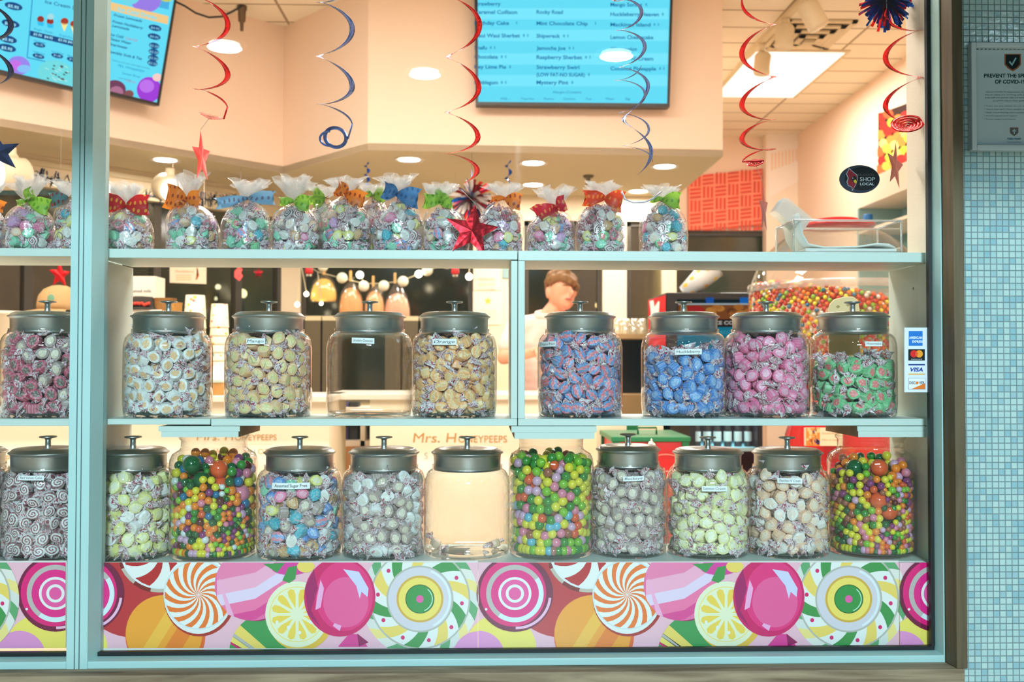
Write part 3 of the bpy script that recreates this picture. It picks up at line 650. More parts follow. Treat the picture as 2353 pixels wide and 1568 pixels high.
def np_mesh(name, v, f, uv, midx, mats, smooth=False):
    me = bpy.data.meshes.new(name); nf = len(f); me.vertices.add(len(v)); me.vertices.foreach_set('co', np.ascontiguousarray(v, np.float32).ravel())
    me.loops.add(nf * 3); me.loops.foreach_set('vertex_index', np.ascontiguousarray(f, np.int32).ravel()); me.polygons.add(nf)
    me.polygons.foreach_set('loop_start', np.arange(nf, dtype=np.int32) * 3)
    me.polygons.foreach_set('material_index', np.ascontiguousarray(midx, np.int32)); me.polygons.foreach_set('use_smooth', np.full(nf, smooth))
    if uv is not None:
        ul = me.uv_layers.new(name='UVMap'); ul.data.foreach_set('uv', uv[f.ravel()].astype(np.float32).ravel())
    for m in mats: me.materials.append(m)
    me.update(calc_edges=True); me.validate(); return me
_TM = {}
def taffy_meshes(fl, k):
    if (fl, k) not in _TM:
        b, tw = GEO[k]
        _TM[(fl, k)] = (np_mesh('taffy', b[0], b[1], b[2], np.zeros(len(b[1])), [FL[fl]]), [np_mesh('wrapper_twist', t[0], t[1], t[2], np.zeros(len(t[1])), [WAX]) for t in tw])
    return _TM[(fl, k)]
REST = []                                                     # (geo index, flavour, matrix) of all further taffies
def rand_rot(rn, face=0):
    from mathutils import Quaternion
    q = Quaternion((rn.gauss(0, 1), rn.gauss(0, 1), rn.gauss(0, 1), rn.gauss(0, 1))).normalized().to_matrix()
    if rn.random() < face:   # disc face towards the front
        q = Matrix.Rotation(rn.uniform(-.6, .6), 3, 'X') @ Matrix.Rotation(rn.uniform(-.6, .6), 3, 'Z') @ Matrix.Rotation(rn.uniform(0, 6.28), 3, 'Y')
    return q
def taffy_thing(fl, k, loc, rot, sc, label, group):
    bm_, tws = taffy_meshes(fl, k)
    o = bpy.data.objects.new('taffy', bm_); COL.objects.link(o); o.matrix_world = Matrix.Translation(loc) @ rot.to_4x4() @ Matrix.Scale(sc, 4); tag(o, label, 'candy', group)
    for t in tws:
        c = bpy.data.objects.new('wrapper_twist', t); COL.objects.link(c); c.parent = o
    return o
def place_taffies(c, pts, flavs, seed, quota, label, group, sc=1., R=None, face=.25, RF=None, SY=1.):
    """c: base centre; the frontmost pieces become things, the rest joins the mass; pieces deep inside are left out"""
    rn = random.Random(seed); items = []
    vis = sorted(range(len(pts)), key=lambda i: pts[i][1] + abs(pts[i][0]) * .35)
    front = [i for i in vis if abs(pts[i][0]) < (R or 1) * .8][:max(quota * 2, 8)]; rn.shuffle(front); front = set(front[:quota])
    for i, p in enumerate(pts):
        fl = rn.choice(flavs); k = rn.randrange(len(GEO)); s = sc * rn.uniform(.94, 1.06); loc = np.array([c[0] + p[0], c[1] + p[1], c[2] + p[2]]); best = None
        for tr_ in range(14 if RF else 1):     # the turn that pokes least through the wall of the jar or bag
            rot = rand_rot(rn, face)
            if not RF: break
            R3 = np.array(rot); v = HULL[k] @ R3.T * s + np.array(p); rr = np.hypot(v[:, 0], v[:, 1] / SY); over = float((rr - RF(v[:, 2])).max()); lowz = float(-v[:, 2].min()); sc_ = max(over, 0) + max(lowz + .004, 0)
            if best is None or sc_ < best[0]: best = (sc_, over, lowz, rot)
            if sc_ < .0005: break
        if RF:
            _, over, lowz, rot = best; rp = math.hypot(p[0], p[1]) + 1e-6; sh_ = min(max(over, 0), .012, rp); loc[0] -= p[0] / rp * sh_; loc[1] -= p[1] / rp * sh_; loc[2] += max(0, min(lowz + .001, .01)); loc[2] -= .006 if over > .014 else 0
        loc = Vector([float(t) for t in loc])
        if i in front: taffy_thing(fl, k, loc, rot, s, label, group)
        else: REST.append((k, FIDX[fl], np.array(Matrix.Translation(loc) @ rot.to_4x4() @ Matrix.Scale(s, 4), np.float32), (np.array(c, np.float32), RF, SY)))
def build_rest():
    V = []; Fc = []; U = []; Mi = []; off = 0; wi = len(FLK)
    for k, fi, M, (c0, RF, SY) in REST:
        b, tw = GEO[k]
        for g, mi in ((b, fi), (tw[0], wi), (tw[1], wi)):
            v = g[0] @ M[:3, :3].T + M[:3, 3]
            if RF: q = v - c0; rr = np.hypot(q[:, 0], q[:, 1] / SY) + 1e-9; f = np.minimum(1, (RF(q[:, 2]) - .0004) / rr); q[:, 0] *= f; q[:, 1] *= f; q[:, 2] = np.maximum(q[:, 2], .0015); v = q + c0
            V.append(v); Fc.append(g[1] + off); U.append(g[2]); Mi.append(np.full(len(g[1]), mi)); off += len(g[0])
    me = np_mesh('wrapped_taffies', np.concatenate(V), np.concatenate(Fc), np.concatenate(U), np.concatenate(Mi), FLM)
    o = bpy.data.objects.new('wrapped_taffies', me); COL.objects.link(o)
    tag(o, 'mass of paper-wrapped taffy filling the glass jars and clear bags behind the front pieces', 'candy', kind='stuff')

# ------------------------------------------------------------------ glass jars
JARG = glass_mat('jar_glass', tint=(.965, .975, .965), edge=(.55, .58, .55), base=.045, amp=1.0, pw=3.0, rough=.015)
STEEL = pm('brushed_steel', C(186, 190, 188), .30, metal=1, aniso=.6, noise=.08, nscale=30)
RJ = .1025
def jar(c, label, hb, lid=True, r=RJ, lidr=.083, name='glass_jar', neck=.86, group=None):
    """c: centre of the base; hb: height of the glass"""
    o = empty(name, c, label, 'jar', group)
    sh = .022; nr = r * neck - .004
    prof = [(r * .80, .002), (r * .93, .0), (r * .975, .004), (r * .985, .012), (r, .03), (r, hb - sh - .012), (r * .985, hb - sh), (r * .95, hb - sh * .45), (r * .90, hb - sh * .12), (nr + .004, hb), (nr, hb + .003), (nr, hb + .012)]
    m = MB(); m.lathe(prof, c, 56, close=False)
    m.lathe([(0, .009), (r * .5, .008), (r * .86, .006), (r * .955, .012)], c, 40, close=False); m.lathe([(r * .80, .002), (r * .4, .004), (0, .0045)], c, 40, close=False)
    if not lid: m.lathe([(nr, .012 + hb), (nr, hb + .016), (nr + .003, hb + .018), (nr, hb + .020)], c, 40, close=False)
    m.build('jar_body', JARG, parent=o)
    if lid:
        zt = hb + .006; m = MB(); lr = lidr
        m.lathe([(lr * .955, zt - .004), (lr * .95, zt - .006), (lr * .96, zt + .0), (lr * .965, zt + .028), (lr * .99, zt + .032), (lr * 1.035, zt + .034), (lr * 1.035, zt + .0365), (lr * .98, zt + .0385), (lr * .93, zt + .043), (lr * .85, zt + .0455), (lr * .5, zt + .0475), (0, zt + .048)], c, 56, close=False)
        L = m.build('lid', STEEL, parent=o)
        m = MB(); m.lathe([(.0075, zt + .047), (.0068, zt + .05), (.0065, zt + .064), (.008, zt + .0675), (.0195, zt + .0695), (.0205, zt + .071), (.019, zt + .073), (0, zt + .0745)], c, 24, close=False)
        m.build('knob', STEEL, parent=L)
    return o
def jar_label(parent, c, r, txt, x0, y0, x1, y1, tilt=0, italic=0, bold=0):
    """paper label curved round the jar, its corners given in the picture at the jar's front"""
    Yf = c.y - r; q0, q1 = P(x0, y0, Yf), P(x1, y1, Yf); k = (q1.x - q0.x) / (x1 - x0)
    def mp(x, y, h):
        w = max(-.98, min(.98, (q0.x + (x - x0) * k - c.x) / (r + .0008))); a = math.asin(w); rr = r + .0008 + h
        return Vector((c.x + rr * math.sin(a), c.y - rr * math.cos(a), q0.z - (y - y0 + (x - x0) * tilt) * (q0.z - q1.z) / (y1 - y0)))
    A = Art(mp, step=5e-5); A.grid(x0, y0, x1, y1, C(236, 244, 244), 10)
    hh = (y1 - y0); A.text(txt, (x0 + x1) / 2, y0 + hh * .70, hh * .5, C(40, 50, 56), w=(x1 - x0) * .86, align='c', shear=italic, bold=bold)
    return A.build('paper_label', PAPER, parent=parent)

rt = .0166; TSC = 1.14
PK = pack(300, np.full(300, rt), lambda z: np.full(len(z), RJ - .003), 3, 170, bottom=.006)
MID_Y = YS + .012 + RJ
def base_at(px, Y, z): return Vector((P(px, 900, Y).x, Y, z))
def fill_jar(c, r, top, flavs, seed, label, group, quota, slope=0, face=.25, hb=.2):
    a = seed * 1.9; ca, sa = math.cos(a), math.sin(a); k = (r - .004) / (RJ - .004); pts = []
    for x, y, z in PK:
        x, y = (x * ca - y * sa) * k, (x * sa + y * ca) * k
        if z > min(top + slope * x + .006, hb - .008): continue
        rr = math.hypot(x, y)
        if rr < r - .062 and z < top - .05: continue             # nothing to see that deep inside
        pts.append((x, y, z))
    place_taffies(c, pts, flavs, seed, quota, label, group, sc=TSC, R=r, face=face, RF=lambda z: np.where(z < hb - .026, r - .0022, np.where(z < hb - .002, (r - .0022) - (z - hb + .026) / .024 * r * .13, r * .84)))
QJ = 19
jars = [  # centre px, row, Y, r, flavours, fill px y, label of jar, label of candy, paper label
    (107, 'm', 0, RJ, ['rose', 'rose', 'grey'], 775, 'steel-lidded jar of rose and grey taffy behind the narrow left pane, middle shelf', 'rose taffy with dark centre in the middle-shelf jar behind the left pane', None),
    (386, 'm', 0, RJ, ['vanilla_orange'], 768, 'steel-lidded jar of white taffy with orange centres, left of the Mango jar', 'white taffy with orange centre in the jar left of the Mango jar', None),
    (617, 'm', 0, RJ, ['mango'], 776, 'steel-lidded jar labelled Mango, filled with cream taffy', 'cream taffy with yellow centre in the Mango jar', ('Mango', 565, 778, 609, 791)),
    (849, 'm', 0, RJ, [], 0, 'empty steel-lidded jar labelled Strawberry Cheesecake', '', ('Strawberry Cheesecake', 808, 776, 860, 789, .03, .2)),
    (1044, 'm', 0, RJ, ['orange'], 768, 'steel-lidded jar labelled Orange, filled with pale orange taffy', 'pale orange taffy in the Orange jar', ('Orange', 993, 779, 1049, 793, 0, .25)),
    (1333, 'm', 0, RJ, ['punch'], 768, 'steel-lidded jar labelled Tropical Punch, filled with pink and blue taffy', 'pink and blue striped taffy in the Tropical Punch jar', ('Tropical Punch', 1243, 785, 1279, 797, -.03)),
    (1571, 'm', 0, RJ, ['blue'], 822, 'steel-lidded jar labelled Huckleberry, filled with blue taffy', 'blue taffy in the Huckleberry jar', ('Huckleberry', 1552, 803, 1613, 816, -.02)),
    (1761, 'm', 0, RJ, ['pink'], 772, 'steel-lidded jar of bright pink taffy between the Huckleberry and Watermelon jars', 'bright pink taffy in the jar between blue and green taffy', None),
    (1960, 'm', 0, RJ, ['green'], 838, 'steel-lidded jar labelled Watermelon, two-thirds full of green taffy', 'green taffy with pink centre in the Watermelon jar', ('Watermelon', 1988, 785, 2029, 796, 0, .2)),
    (-72, 'l', 0, RJ, ['taupe'], 1100, 'steel-lidded jar cut by the edge of the photo, left of the Red Velvet Cake jar', 'brown-grey taffy in the jar left of the Red Velvet Cake jar', None),
    (112, 'l', 0, RJ, ['red_spiral'], 1095, 'steel-lidded jar labelled Red Velvet Cake, filled with spiral taffy', 'white taffy with dark red spiral in the Red Velvet Cake jar', ('Red Velvet Cake', 42, 1093, 99, 1104, .02)),
    (307, 'l', .005, .098, ['lemon', 'white', 'pale_yellow'], 1088, 'unlabelled steel-lidded jar of yellow and white taffy beside the mullion, bottom shelf', 'yellow and white taffy in the bottom-shelf jar beside the mullion', None),
    (690, 'l', 0, RJ * .985, ['white', 'white', 'grey', 'sky', 'teal', 'pink', 'gold', 'yellow', 'blue', 'taupe', 'mint'], 1110, 'steel-lidded jar labelled Assorted Sugar Free with mixed pastel taffy', 'pastel sugar free taffy in the Assorted Sugar Free jar', ('Assorted Sugar Free', 623, 1111, 711, 1125, -.01, 0, .012)),
    (883, 'l', .004, RJ * .98, ['taupe', 'white', 'grey'], 1090, 'unlabelled steel-lidded jar of grey-white taffy left of the empty bottom jar', 'grey-white taffy in the jar left of the empty bottom jar', None),
    (1074, 'l', 0, RJ, [], 0, 'empty steel-lidded jar on the bottom shelf with a few sweets at its foot', '', None),
    (1443, 'l', .02, .093, ['taupe', 'grey'], 1098, 'steel-lidded jar labelled Buckeye, filled with grey-brown taffy', 'grey-brown taffy in the Buckeye jar', ('Buckeye', 1432, 1096, 1480, 1107, -.04, .2)),
    (1626, 'l', .003, RJ * .985, ['pale_yellow'], 1086, 'steel-lidded jar labelled Lemon Cream, filled with pale yellow taffy', 'pale yellow taffy in the Lemon Cream jar', ('Lemon Cream', 1614, 1118, 1671, 1130)),
    (1808, 'l', .004, RJ * .98, ['peach', 'cream_white'], 1090, "steel-lidded jar labelled Peaches N' Cream, filled with peach and white taffy", "peach and white taffy in the Peaches N' Cream jar", ("Peaches N' Cream", 1790, 1100, 1843, 1112, 0, .25)),
]
HB = {}
for i, (cx, row, dy, r, fl, top, lj, lc, lab) in enumerate(jars):
    Y = YS + .012 + r + dy; zb = ZM if row == 'm' else ZL; c = base_at(cx, Y, zb)
    pb = 963 if row == 'm' else 1278
    hb = (P(cx, 768 if row == 'm' else 1079, Y).z - zb)
    if r < .095: hb = P(cx, 1072, Y).z - zb
    j = jar(c, lj, hb, r=r, lidr=.0835 * r / RJ)
    if fl:
        tz = P(cx, top, Y - r * .6).z - zb
        fill_jar(c, r, tz, fl, i + 1, lc, lc.split(' in ')[0] + 's in ' + lc.split(' in ')[1] if 0 else 'taffy pieces ' + lc[lc.index(' in ') + 1:], QJ if cx > 150 else 9, slope=-.0 if cx != 1571 else .05, face=.7 if fl[0] in ('red_spiral', 'punch') else .35, hb=hb)
    if lab: jar_label(j, c, r, *lab)
# two stray sweets inside the empty bottom jar
c = base_at(1074, YS + .012 + RJ, ZL)
for k, (dx, dy) in enumerate(((.068, .02), (-.076, .03))):
    taffy_thing('peach', k, c + Vector((dx, dy, .02)), rand_rot(random.Random(k)), .95, ('single peach taffy at the right side inside the empty bottom jar', 'single peach taffy at the left side inside the empty bottom jar')[k], None)

# ------------------------------------------------------------------ gumball jars
GC = {'green': (52, 142, 50), 'dark_green': (18, 96, 50), 'lime': (130, 196, 50), 'yellow': (236, 224, 56), 'orange': (250, 140, 34), 'coral': (236, 96, 48), 'pink': (232, 138, 164), 'lilac': (220, 176, 206), 'white': (224, 234, 232), 'blue': (104, 188, 212),
      'purple': (140, 56, 118), 'deep_blue': (28, 116, 160), 'brown': (164, 96, 72), 'maroon': (96, 26, 26), 'red': (206, 44, 38)}
GM = {k: pm('gum_' + k, C(*v), .16, coat=.5) for k, v in GC.items()}; GK = list(GM)
def ico(n=18):
    b = MB(); b.sphere((0, 0, 0), 1, n); v = np.array(b.v, np.float32); f = []
    for q in b.f:
        f.append(q[:3])
        if len(q) == 4: f.append((q[0], q[2], q[3]))
    return v, np.array(f, np.int32)
IV, IF = ico(18); JV, JF = ico(10)
GBM = {k: np_mesh('gumball', IV, IF, None, np.zeros(len(IF)), [GM[k]], True) for k in GK}
GREST = []
def gum_jar(px, seed, sizes, cols, label, lg, quota, n, sc_w=1.0):
    r = RJ * sc_w; Y = YS + .014 + r; c = base_at(px, Y, ZL); hb = P(px, 1040, Y - .02).z - ZL; zt = P(px, 1007.5, YS).z - ZL
    nr = r * .80
    o = empty('gumball_jar', c, label, 'jar')
    prof = [(r * .80, .002), (r * .93, 0), (r * .975, .004), (r * .985, .012), (r, .03), (r, hb - .03), (r * .985, hb - .016), (r * .93, hb - .004), (r * .85, hb + .001), (nr * .97, hb + .006), (nr * .94, hb + .012), (nr * .94, zt - .012), (nr * 1.0, zt - .007), (nr * 1.0, zt - .002), (nr * .97, zt)]
    m = MB(); m.lathe(prof, c, 56, close=False); m.lathe([(0, .009), (r * .5, .008), (r * .86, .006), (r * .955, .012)], c, 40, close=False); m.build('jar_body', JARG, parent=o)
    rs = np.random.RandomState(seed); rad = rs.choice([s[0] for s in sizes], n, p=[s[1] for s in sizes])
    rf = lambda z: np.where(z < hb - .014, r - .003, np.where(z < hb + .004, r * .86, nr * .92))
    pts = pack(n, rad, rf, seed, 130, core=r - .045, col_h=.33, bottom=.009)
    rn = random.Random(seed); ks = [k for k, w in cols for _ in range(w)]
    keep = [i for i in range(n) if pts[i][2] < hb - .004]
    order = sorted(keep, key=lambda i: pts[i][1] - rad[i] * .8 + abs(pts[i][0]) * .25); front = set(order[:quota])
    for i in keep:
        k = rn.choice(ks)
        if rad[i] > .019: k = rn.choice(['dark_green', 'dark_green', 'pink', 'coral']) if seed != 23 else rn.choice(['coral', 'dark_green'])
        p = c + Vector([float(t) for t in pts[i]])
        if i in front:
            b = bpy.data.objects.new('gumball', GBM[k]); COL.objects.link(b); b.location = p; b.scale = (rad[i] * .97,) * 3
            big = rad[i] > .019
            tag(b, ('large ' if big else '') + k.replace('_', ' ') + ' gumball ' + lg, 'gumball', ('large ' if big else '') + k.replace('_', ' ') + ' gumballs ' + lg)
        else: GREST.append((GK.index(k), p, float(rad[i]) * .97))
mix_big = [('yellow', 5), ('orange', 4), ('dark_green', 4), ('green', 2), ('lime', 2), ('pink', 2), ('white', 1), ('purple', 2), ('coral', 1), ('maroon', 1), ('deep_blue', 1), ('lilac', 1)]
gum_jar(493, 21, ((.0118, .5), (.0095, .3), (.0072, .186), (.0220, .014)), mix_big, 'open glass jar of mixed-size gumballs between the yellow taffy and sugar free jars', 'in the leftmost gumball jar', 100, 830)
gum_jar(1266, 22, ((.0118, .8), (.0112, .2)), [('yellow', 6), ('green', 5), ('lime', 3), ('lilac', 3), ('pink', 2), ('coral', 2), ('blue', 1), ('brown', 1)], 'open glass jar of one-size gumballs below the shelf dividers', 'in the middle gumball jar', 100, 760)
gum_jar(1999, 23, ((.0114, .35), (.0094, .35), (.0074, .288), (.0215, .012)), [('yellow', 6), ('orange', 4), ('dark_green', 3), ('green', 3), ('coral', 2), ('pink', 2), ('lilac', 2), ('purple', 2), ('brown', 2), ('lime', 1), ('maroon', 1)], 'open glass jar of mixed-size gumballs at the right end of the bottom shelf', 'in the rightmost gumball jar', 100, 960)
def build_balls(items, name, label, geo=(IV, IF)):
    V = []; Fc = []; Mi = []; off = 0; v, f = geo
    for k, p, r in items: V.append(v * r + np.array(p, np.float32)); Fc.append(f + off); Mi.append(np.full(len(f), k)); off += len(v)
    me = np_mesh(name, np.concatenate(V), np.concatenate(Fc), None, np.concatenate(Mi), [GM[k] for k in GK], True)
    o = bpy.data.objects.new(name, me); COL.objects.link(o); tag(o, label, 'gumballs', kind='stuff'); return o
build_balls(GREST, 'gumballs', 'mass of coloured gumballs filling the three open jars behind the front balls')

# ------------------------------------------------------------------ bags of taffy
FILM = glass_mat('cellophane', tint=(.97, .97, .97), edge=(.86, .87, .87), base=.055, amp=.6, pw=2.6, rough=.08, haze=.03, hazecol=(.95, .95, .95, 1), bump=.9, bscale=55)
FILM2 = glass_mat('crinkled_cellophane', tint=(.96, .96, .96), edge=(.9, .9, .9), base=.06, amp=.5, pw=2.5, rough=.12, haze=.25, hazecol=(.95, .95, .95, 1), bump=1, bscale=90)
TIE = pm('gold_tie', C(170, 136, 70), .35, metal=.6)
def ribbon_mat(name, base, dot, scale=4.2):
    m = bpy.data.materials.new('ribbon_' + name); n, l = nodes_of(m); b = n['Principled BSDF']; uv = n.new('ShaderNodeUVMap')
    v = n.new('ShaderNodeTexVoronoi'); v.voronoi_dimensions = '2D'; v.inputs['Scale'].default_value = scale; v.inputs['Randomness'].default_value = .25; l.new(uv.outputs[0], v.inputs['Vector'])
    lt = n.new('ShaderNodeMath'); lt.operation = 'LESS_THAN'; lt.inputs[1].default_value = .23; l.new(v.outputs['Distance'], lt.inputs[0])
    mx = n.new('ShaderNodeMix'); mx.data_type = 'RGBA'; mx.inputs[6].default_value = C(*base); mx.inputs[7].default_value = C(*dot); l.new(lt.outputs[0], mx.inputs[0]); l.new(mx.outputs[2], b.inputs['Base Color']); b.inputs['Roughness'].default_value = .4
    tl = n.new('ShaderNodeBsdfTranslucent'); l.new(mx.outputs[2], tl.inputs[0]); ms = n.new('ShaderNodeMixShader'); ms.inputs[0].default_value = .35
    l.new(b.outputs[0], ms.inputs[1]); l.new(tl.outputs[0], ms.inputs[2]); l.new(ms.outputs[0], n['Material Output'].inputs[0]); return m
RB = {'red': ribbon_mat('red', (206, 26, 34), (232, 170, 60)), 'orange': ribbon_mat('orange', (252, 150, 44), (170, 78, 30)), 'sky': ribbon_mat('sky', (140, 190, 226), (120, 120, 150)), 'green': ribbon_mat('green', (170, 220, 80), (120, 180, 50)),
      'blue': ribbon_mat('blue', (84, 146, 206), (60, 110, 170)), 'coral': ribbon_mat('coral', (240, 84, 40), (250, 160, 60)), 'crimson': ribbon_mat('crimson', (222, 34, 60), (236, 150, 90)), 'slate': ribbon_mat('slate', (96, 140, 150), (150, 60, 50))}
BZ = [0, .0015, .006, .02, .04, .058, .072, .084, .094, .102, .108, .113, .117]; BR = [.048, .055, .0585, .0595, .060, .0592, .0562, .0505, .0425, .0325, .0215, .012, .0075]
def bag_R(w):
    return lambda z: np.where(z < .055, w, w * np.sqrt(np.maximum(.10, 1 - ((z - .055) / .062) ** 2)))
PKB = [pack(88, np.full(88, .0136), bag_R(.057), 40 + k, 130, col_h=.3, bottom=.001) for k in range(3)]
def bag(cx, px0, px1, tie, top, bows, rib, flavs, label, seed, Y=None, quota=6, lean=0, lc=None):
    slab_ = SHORT[seed]; rn = random.Random(seed * 7 + 1); w = (px1 - px0) / 2; Y = Y or (YS + .085); c = base_at((px0 + px1) / 2, Y, ZT)
    k = (P(px1, 500, Y).x - P(px0, 500, Y).x) / 2 / .0605; tz = P(tie[0], tie[1], Y).z - ZT; tx = P(tie[0], tie[1], Y).x - c.x; hz = tz / .117
    o = empty('candy_bag', c, label, 'bag', None)
    n = 44; N = 13; rows = []; zs = [0, .0015, .006, .02, .04, .058, .072, .084, .094, .102, .108, .113, .117]
    ph = rn.random() * 6
    for j, z in enumerate(zs):
        R = [.048, .055, .0585, .0595, .060, .0592, .0562, .0505, .0425, .0325, .0215, .012, .0075][j]; row = []; t = max(0, (z - .05) / .067)
        for i in range(n):
            a = 2 * PI * i / n; cr = 1 + (.012 + .06 * t) * math.sin(a * 9 + ph + 2 * math.sin(a * 3 + ph)) + rn.uniform(-.012, .012) * (j > 1)
            flat = .86; row.append(Vector((c.x + R * k * cr * math.cos(a) + tx * t ** 1.5 + lean * z, c.y + R * k * cr * math.sin(a) * flat, c.z + z * hz)))
        rows.append(row)
    m = MB(); m.add([v for r_ in rows for v in r_], [(j * n + i, j * n + (i + 1) % n, (j + 1) * n + (i + 1) % n, (j + 1) * n + i) for j in range(len(rows) - 1) for i in range(n)] + [tuple(range(n - 1, -1, -1))], 0, True)
    m.build('bag_film', FILM, parent=o)
    T = Vector((c.x + tx, Y, c.z + tz)); th = P(tie[0], top, Y).z - T.z
    m = MB()
    for lay in range(3):   # crinkled tuft above the tie
        n2 = 34; rows = []; dx = rn.uniform(-.012, .012); ph = rn.random() * 6; hs = th * rn.uniform(.75, 1.0)
        for j in range(6):
            q = j / 5; R = .0065 + .030 * (q ** .75) * rn.uniform(.8, 1.0) * (1 if lay else 1.1); row = []
            for i in range(n2):
                a = 2 * PI * i / n2; pl = 1 + .36 * q * math.sin(a * (5 + lay) + ph) + .12 * q * math.sin(a * 13 + ph); top_j = 1 + (.16 * math.sin(a * 3 + ph * 2) + rn.uniform(-.06, .05)) * (q > .7)
                row.append(T + Vector((R * pl * math.cos(a) + dx * q * q, R * .45 * pl * math.sin(a), hs * q * top_j)))
            rows.append(row)
        m.add([v for r_ in rows for v in r_], [(j * n2 + i, j * n2 + (i + 1) % n2, (j + 1) * n2 + (i + 1) % n2, (j + 1) * n2 + i) for j in range(5) for i in range(n2)], 0, False)
    m.build('bag_tuft', FILM2, parent=o)
    m = MB(); m.tube([T + Vector((.0088 * math.cos(a), .0075 * math.sin(a), .0006 * math.sin(3 * a))) for a in [2 * PI * i / 16 for i in range(17)]], .0012, 5, caps=False)
    m.tube([T + Vector((.002, -.008, 0)), T + Vector((.009, -.013, .004))], .001, 4); m.build('twist_tie', TIE, parent=o)
    for bi, (bx_, bz_, wd_, dep) in enumerate(bows):      # wing of the bow: a strip from the tie to (bx_,bz_) in the picture
        E = P(bx_, bz_, Y - dep); d = E - T; L = d.length; u = d.normalized(); v = Vector((0, 0, 1)) - u * u.z; v.normalize(); v = v if abs(u.z) < .9 else Vector((1, 0, 0)); nn = u.cross(v); m = MB(); uvs = []; rows = []
        S, Wn = 10, 4
        for sheet in (0, 1):
            base = len(m.v); 
            for i in range(S + 1):
                q = i / S; ww = wd_ * (.18 + .82 * min(1, q * 1.7) ** .8) * (1 if sheet == 0 else .85); sag = math.sin(q * PI) * .008 * (1 if sheet == 0 else -1); cen = T + u * L * q * (1 if sheet == 0 else .82) + nn * (sag - .004 * sheet) + Vector((0, -.0085, 0)) * (1 - q) 
                for j in range(Wn + 1):
                    s_ = j / Wn - .5; curl = .004 * math.cos(s_ * PI * 2 + q * 3 + bi)
                    notch = -.22 * L * (1 - abs(s_) * 2) * (q > .99) * (sheet == 0)
                    m.v.append(tuple(cen + v * ww * s_ * 1.5 + nn * curl + u * notch)); uvs.append((q * L * 18, s_ * ww * 18 + seed))
            for i in range(S):
                for j in range(Wn):
                    a = base + i * (Wn + 1) + j; m.f.append((a, a + 1, a + Wn + 2, a + Wn + 1)); m.m.append(0); m.s.append(True)
        m.uv = uvs; m.build('ribbon_wing', RB[rib], parent=o)
    pts = PKB[seed % 3].copy(); a = seed * 1.3; x, y = pts[:, 0].copy(), pts[:, 1].copy(); pts[:, 0] = (x * math.cos(a) - y * math.sin(a)) * k; pts[:, 1] = (x * math.sin(a) + y * math.cos(a)) * .86 * k; pts[:, 2] *= min(1.05, hz)
    pts = [p for p in pts if p[2] < .094 * hz and not (math.hypot(p[0], p[1]) < .018 and p[2] < .06)]
    for p in pts: p[0] += tx * max(0, (p[2] / hz - .05) / .067) ** 1.5 + lean * p[2]
    lc = 'wrapped taffy inside the bag ' + slab_
    place_taffies(c, pts, flavs, seed + 100, quota, lc, lc, sc=.95, R=.06, face=.4, RF=lambda z: np.interp(z / hz, BZ, BR) * k * .975, SY=.86)
MX = ['white', 'white', 'white', 'dotted', 'cream_white', 'cream_white', 'mint', 'mint', 'yellow', 'pink', 'peach', 'sky', 'teal', 'red_spiral', 'rose', 'green', 'lilac', 'gold']
SHORT = {1: 'at the left edge of the photo', 2: 'with green ribbon behind the left pane', 3: 'with grey-blue ribbon beside the mullion', 4: 'with red gold-dotted ribbon', 5: 'below the hanging red star', 6: 'with long light blue ribbon', 7: 'holding a black sweet', 8: 'behind the orange-ribboned bag in mid row', 9: 'with orange ribbon in mid row', 10: 'standing behind the blue-ribboned bag',
         11: 'with wide blue ribbon', 12: 'half hidden by the leaning foil star', 13: 'with orange ribbon at the board join', 14: 'with drooping crimson ribbon', 15: 'with orange-red ribbon', 16: 'at the right end of the row'}
def mixx(*a): return list(a) * 2 + MX
B0 = 'clear bag of taffy '
bag(0, -62, 8, (-30, 462), 412, ((14, 478, .018, .0),), 'orange', mixx('white'), B0 + 'at the edge of the photo with an orange ribbon end showing', 1, quota=2)
bag(0, 2, 122, (66, 464), 405, ((118, 478, .026, .02), (36, 466, .010, .01), (72, 440, .02, .03)), 'green', mixx('pink', 'mint', 'cream_white'), B0 + 'tied with green ribbon, seen through the narrow left pane', 2, quota=5)
bag(0, 117, 222, (160, 455), 418, ((112, 460, .024, .01),), 'slate', mixx('mint', 'yellow'), B0 + 'tied with grey-blue spotted ribbon beside the mullion', 3, quota=3)
bag(0, 229, 350, (291, 474), 420, ((240, 462, .030, .02), (346, 472, .032, .02)), 'red', mixx('white', 'red', 'yellow', 'sky', 'pink', 'gold'), B0 + 'tied with red gold-dotted ribbon', 4)
bag(0, 378, 503, (430, 461), 402, ((378, 448, .040, .02), (462, 455, .024, .02), (402, 476, .012, .02)), 'orange', mixx('mint', 'teal', 'blue', 'gold', 'white'), B0 + 'tied with orange brown-dotted ribbon, below the hanging red star', 5)
bag(0, 503, 620, (570, 457), 410, ((492, 468, .018, .03), (636, 456, .022, .02)), 'sky', mixx('mint', 'green', 'mint', 'yellow'), B0 + 'tied with long light blue ribbon', 6)
bag(0, 620, 735, (676, 464), 402, ((640, 462, .014, .01), (714, 470, .026, .02)), 'green', mixx('white', 'grey', 'black', 'cream_white', 'taupe'), B0 + 'tied with green ribbon and holding a black sweet', 7)
bag(0, 700, 800, (748, 456), 428, ((716, 458, .040, .0), (690, 462, .014, .0)), 'green', mixx('mint', 'lilac'), B0 + 'with green ribbon standing behind the orange-ribboned bag in mid row', 8, Y=YS + .165, quota=1)
bag(0, 735, 852, (793, 448), 408, ((775, 426, .028, .03), (842, 464, .028, .02)), 'orange', mixx('mint', 'yellow', 'mint', 'white', 'gold'), B0 + 'tied with orange ribbon in mid row, between green and blue ribbons', 9)
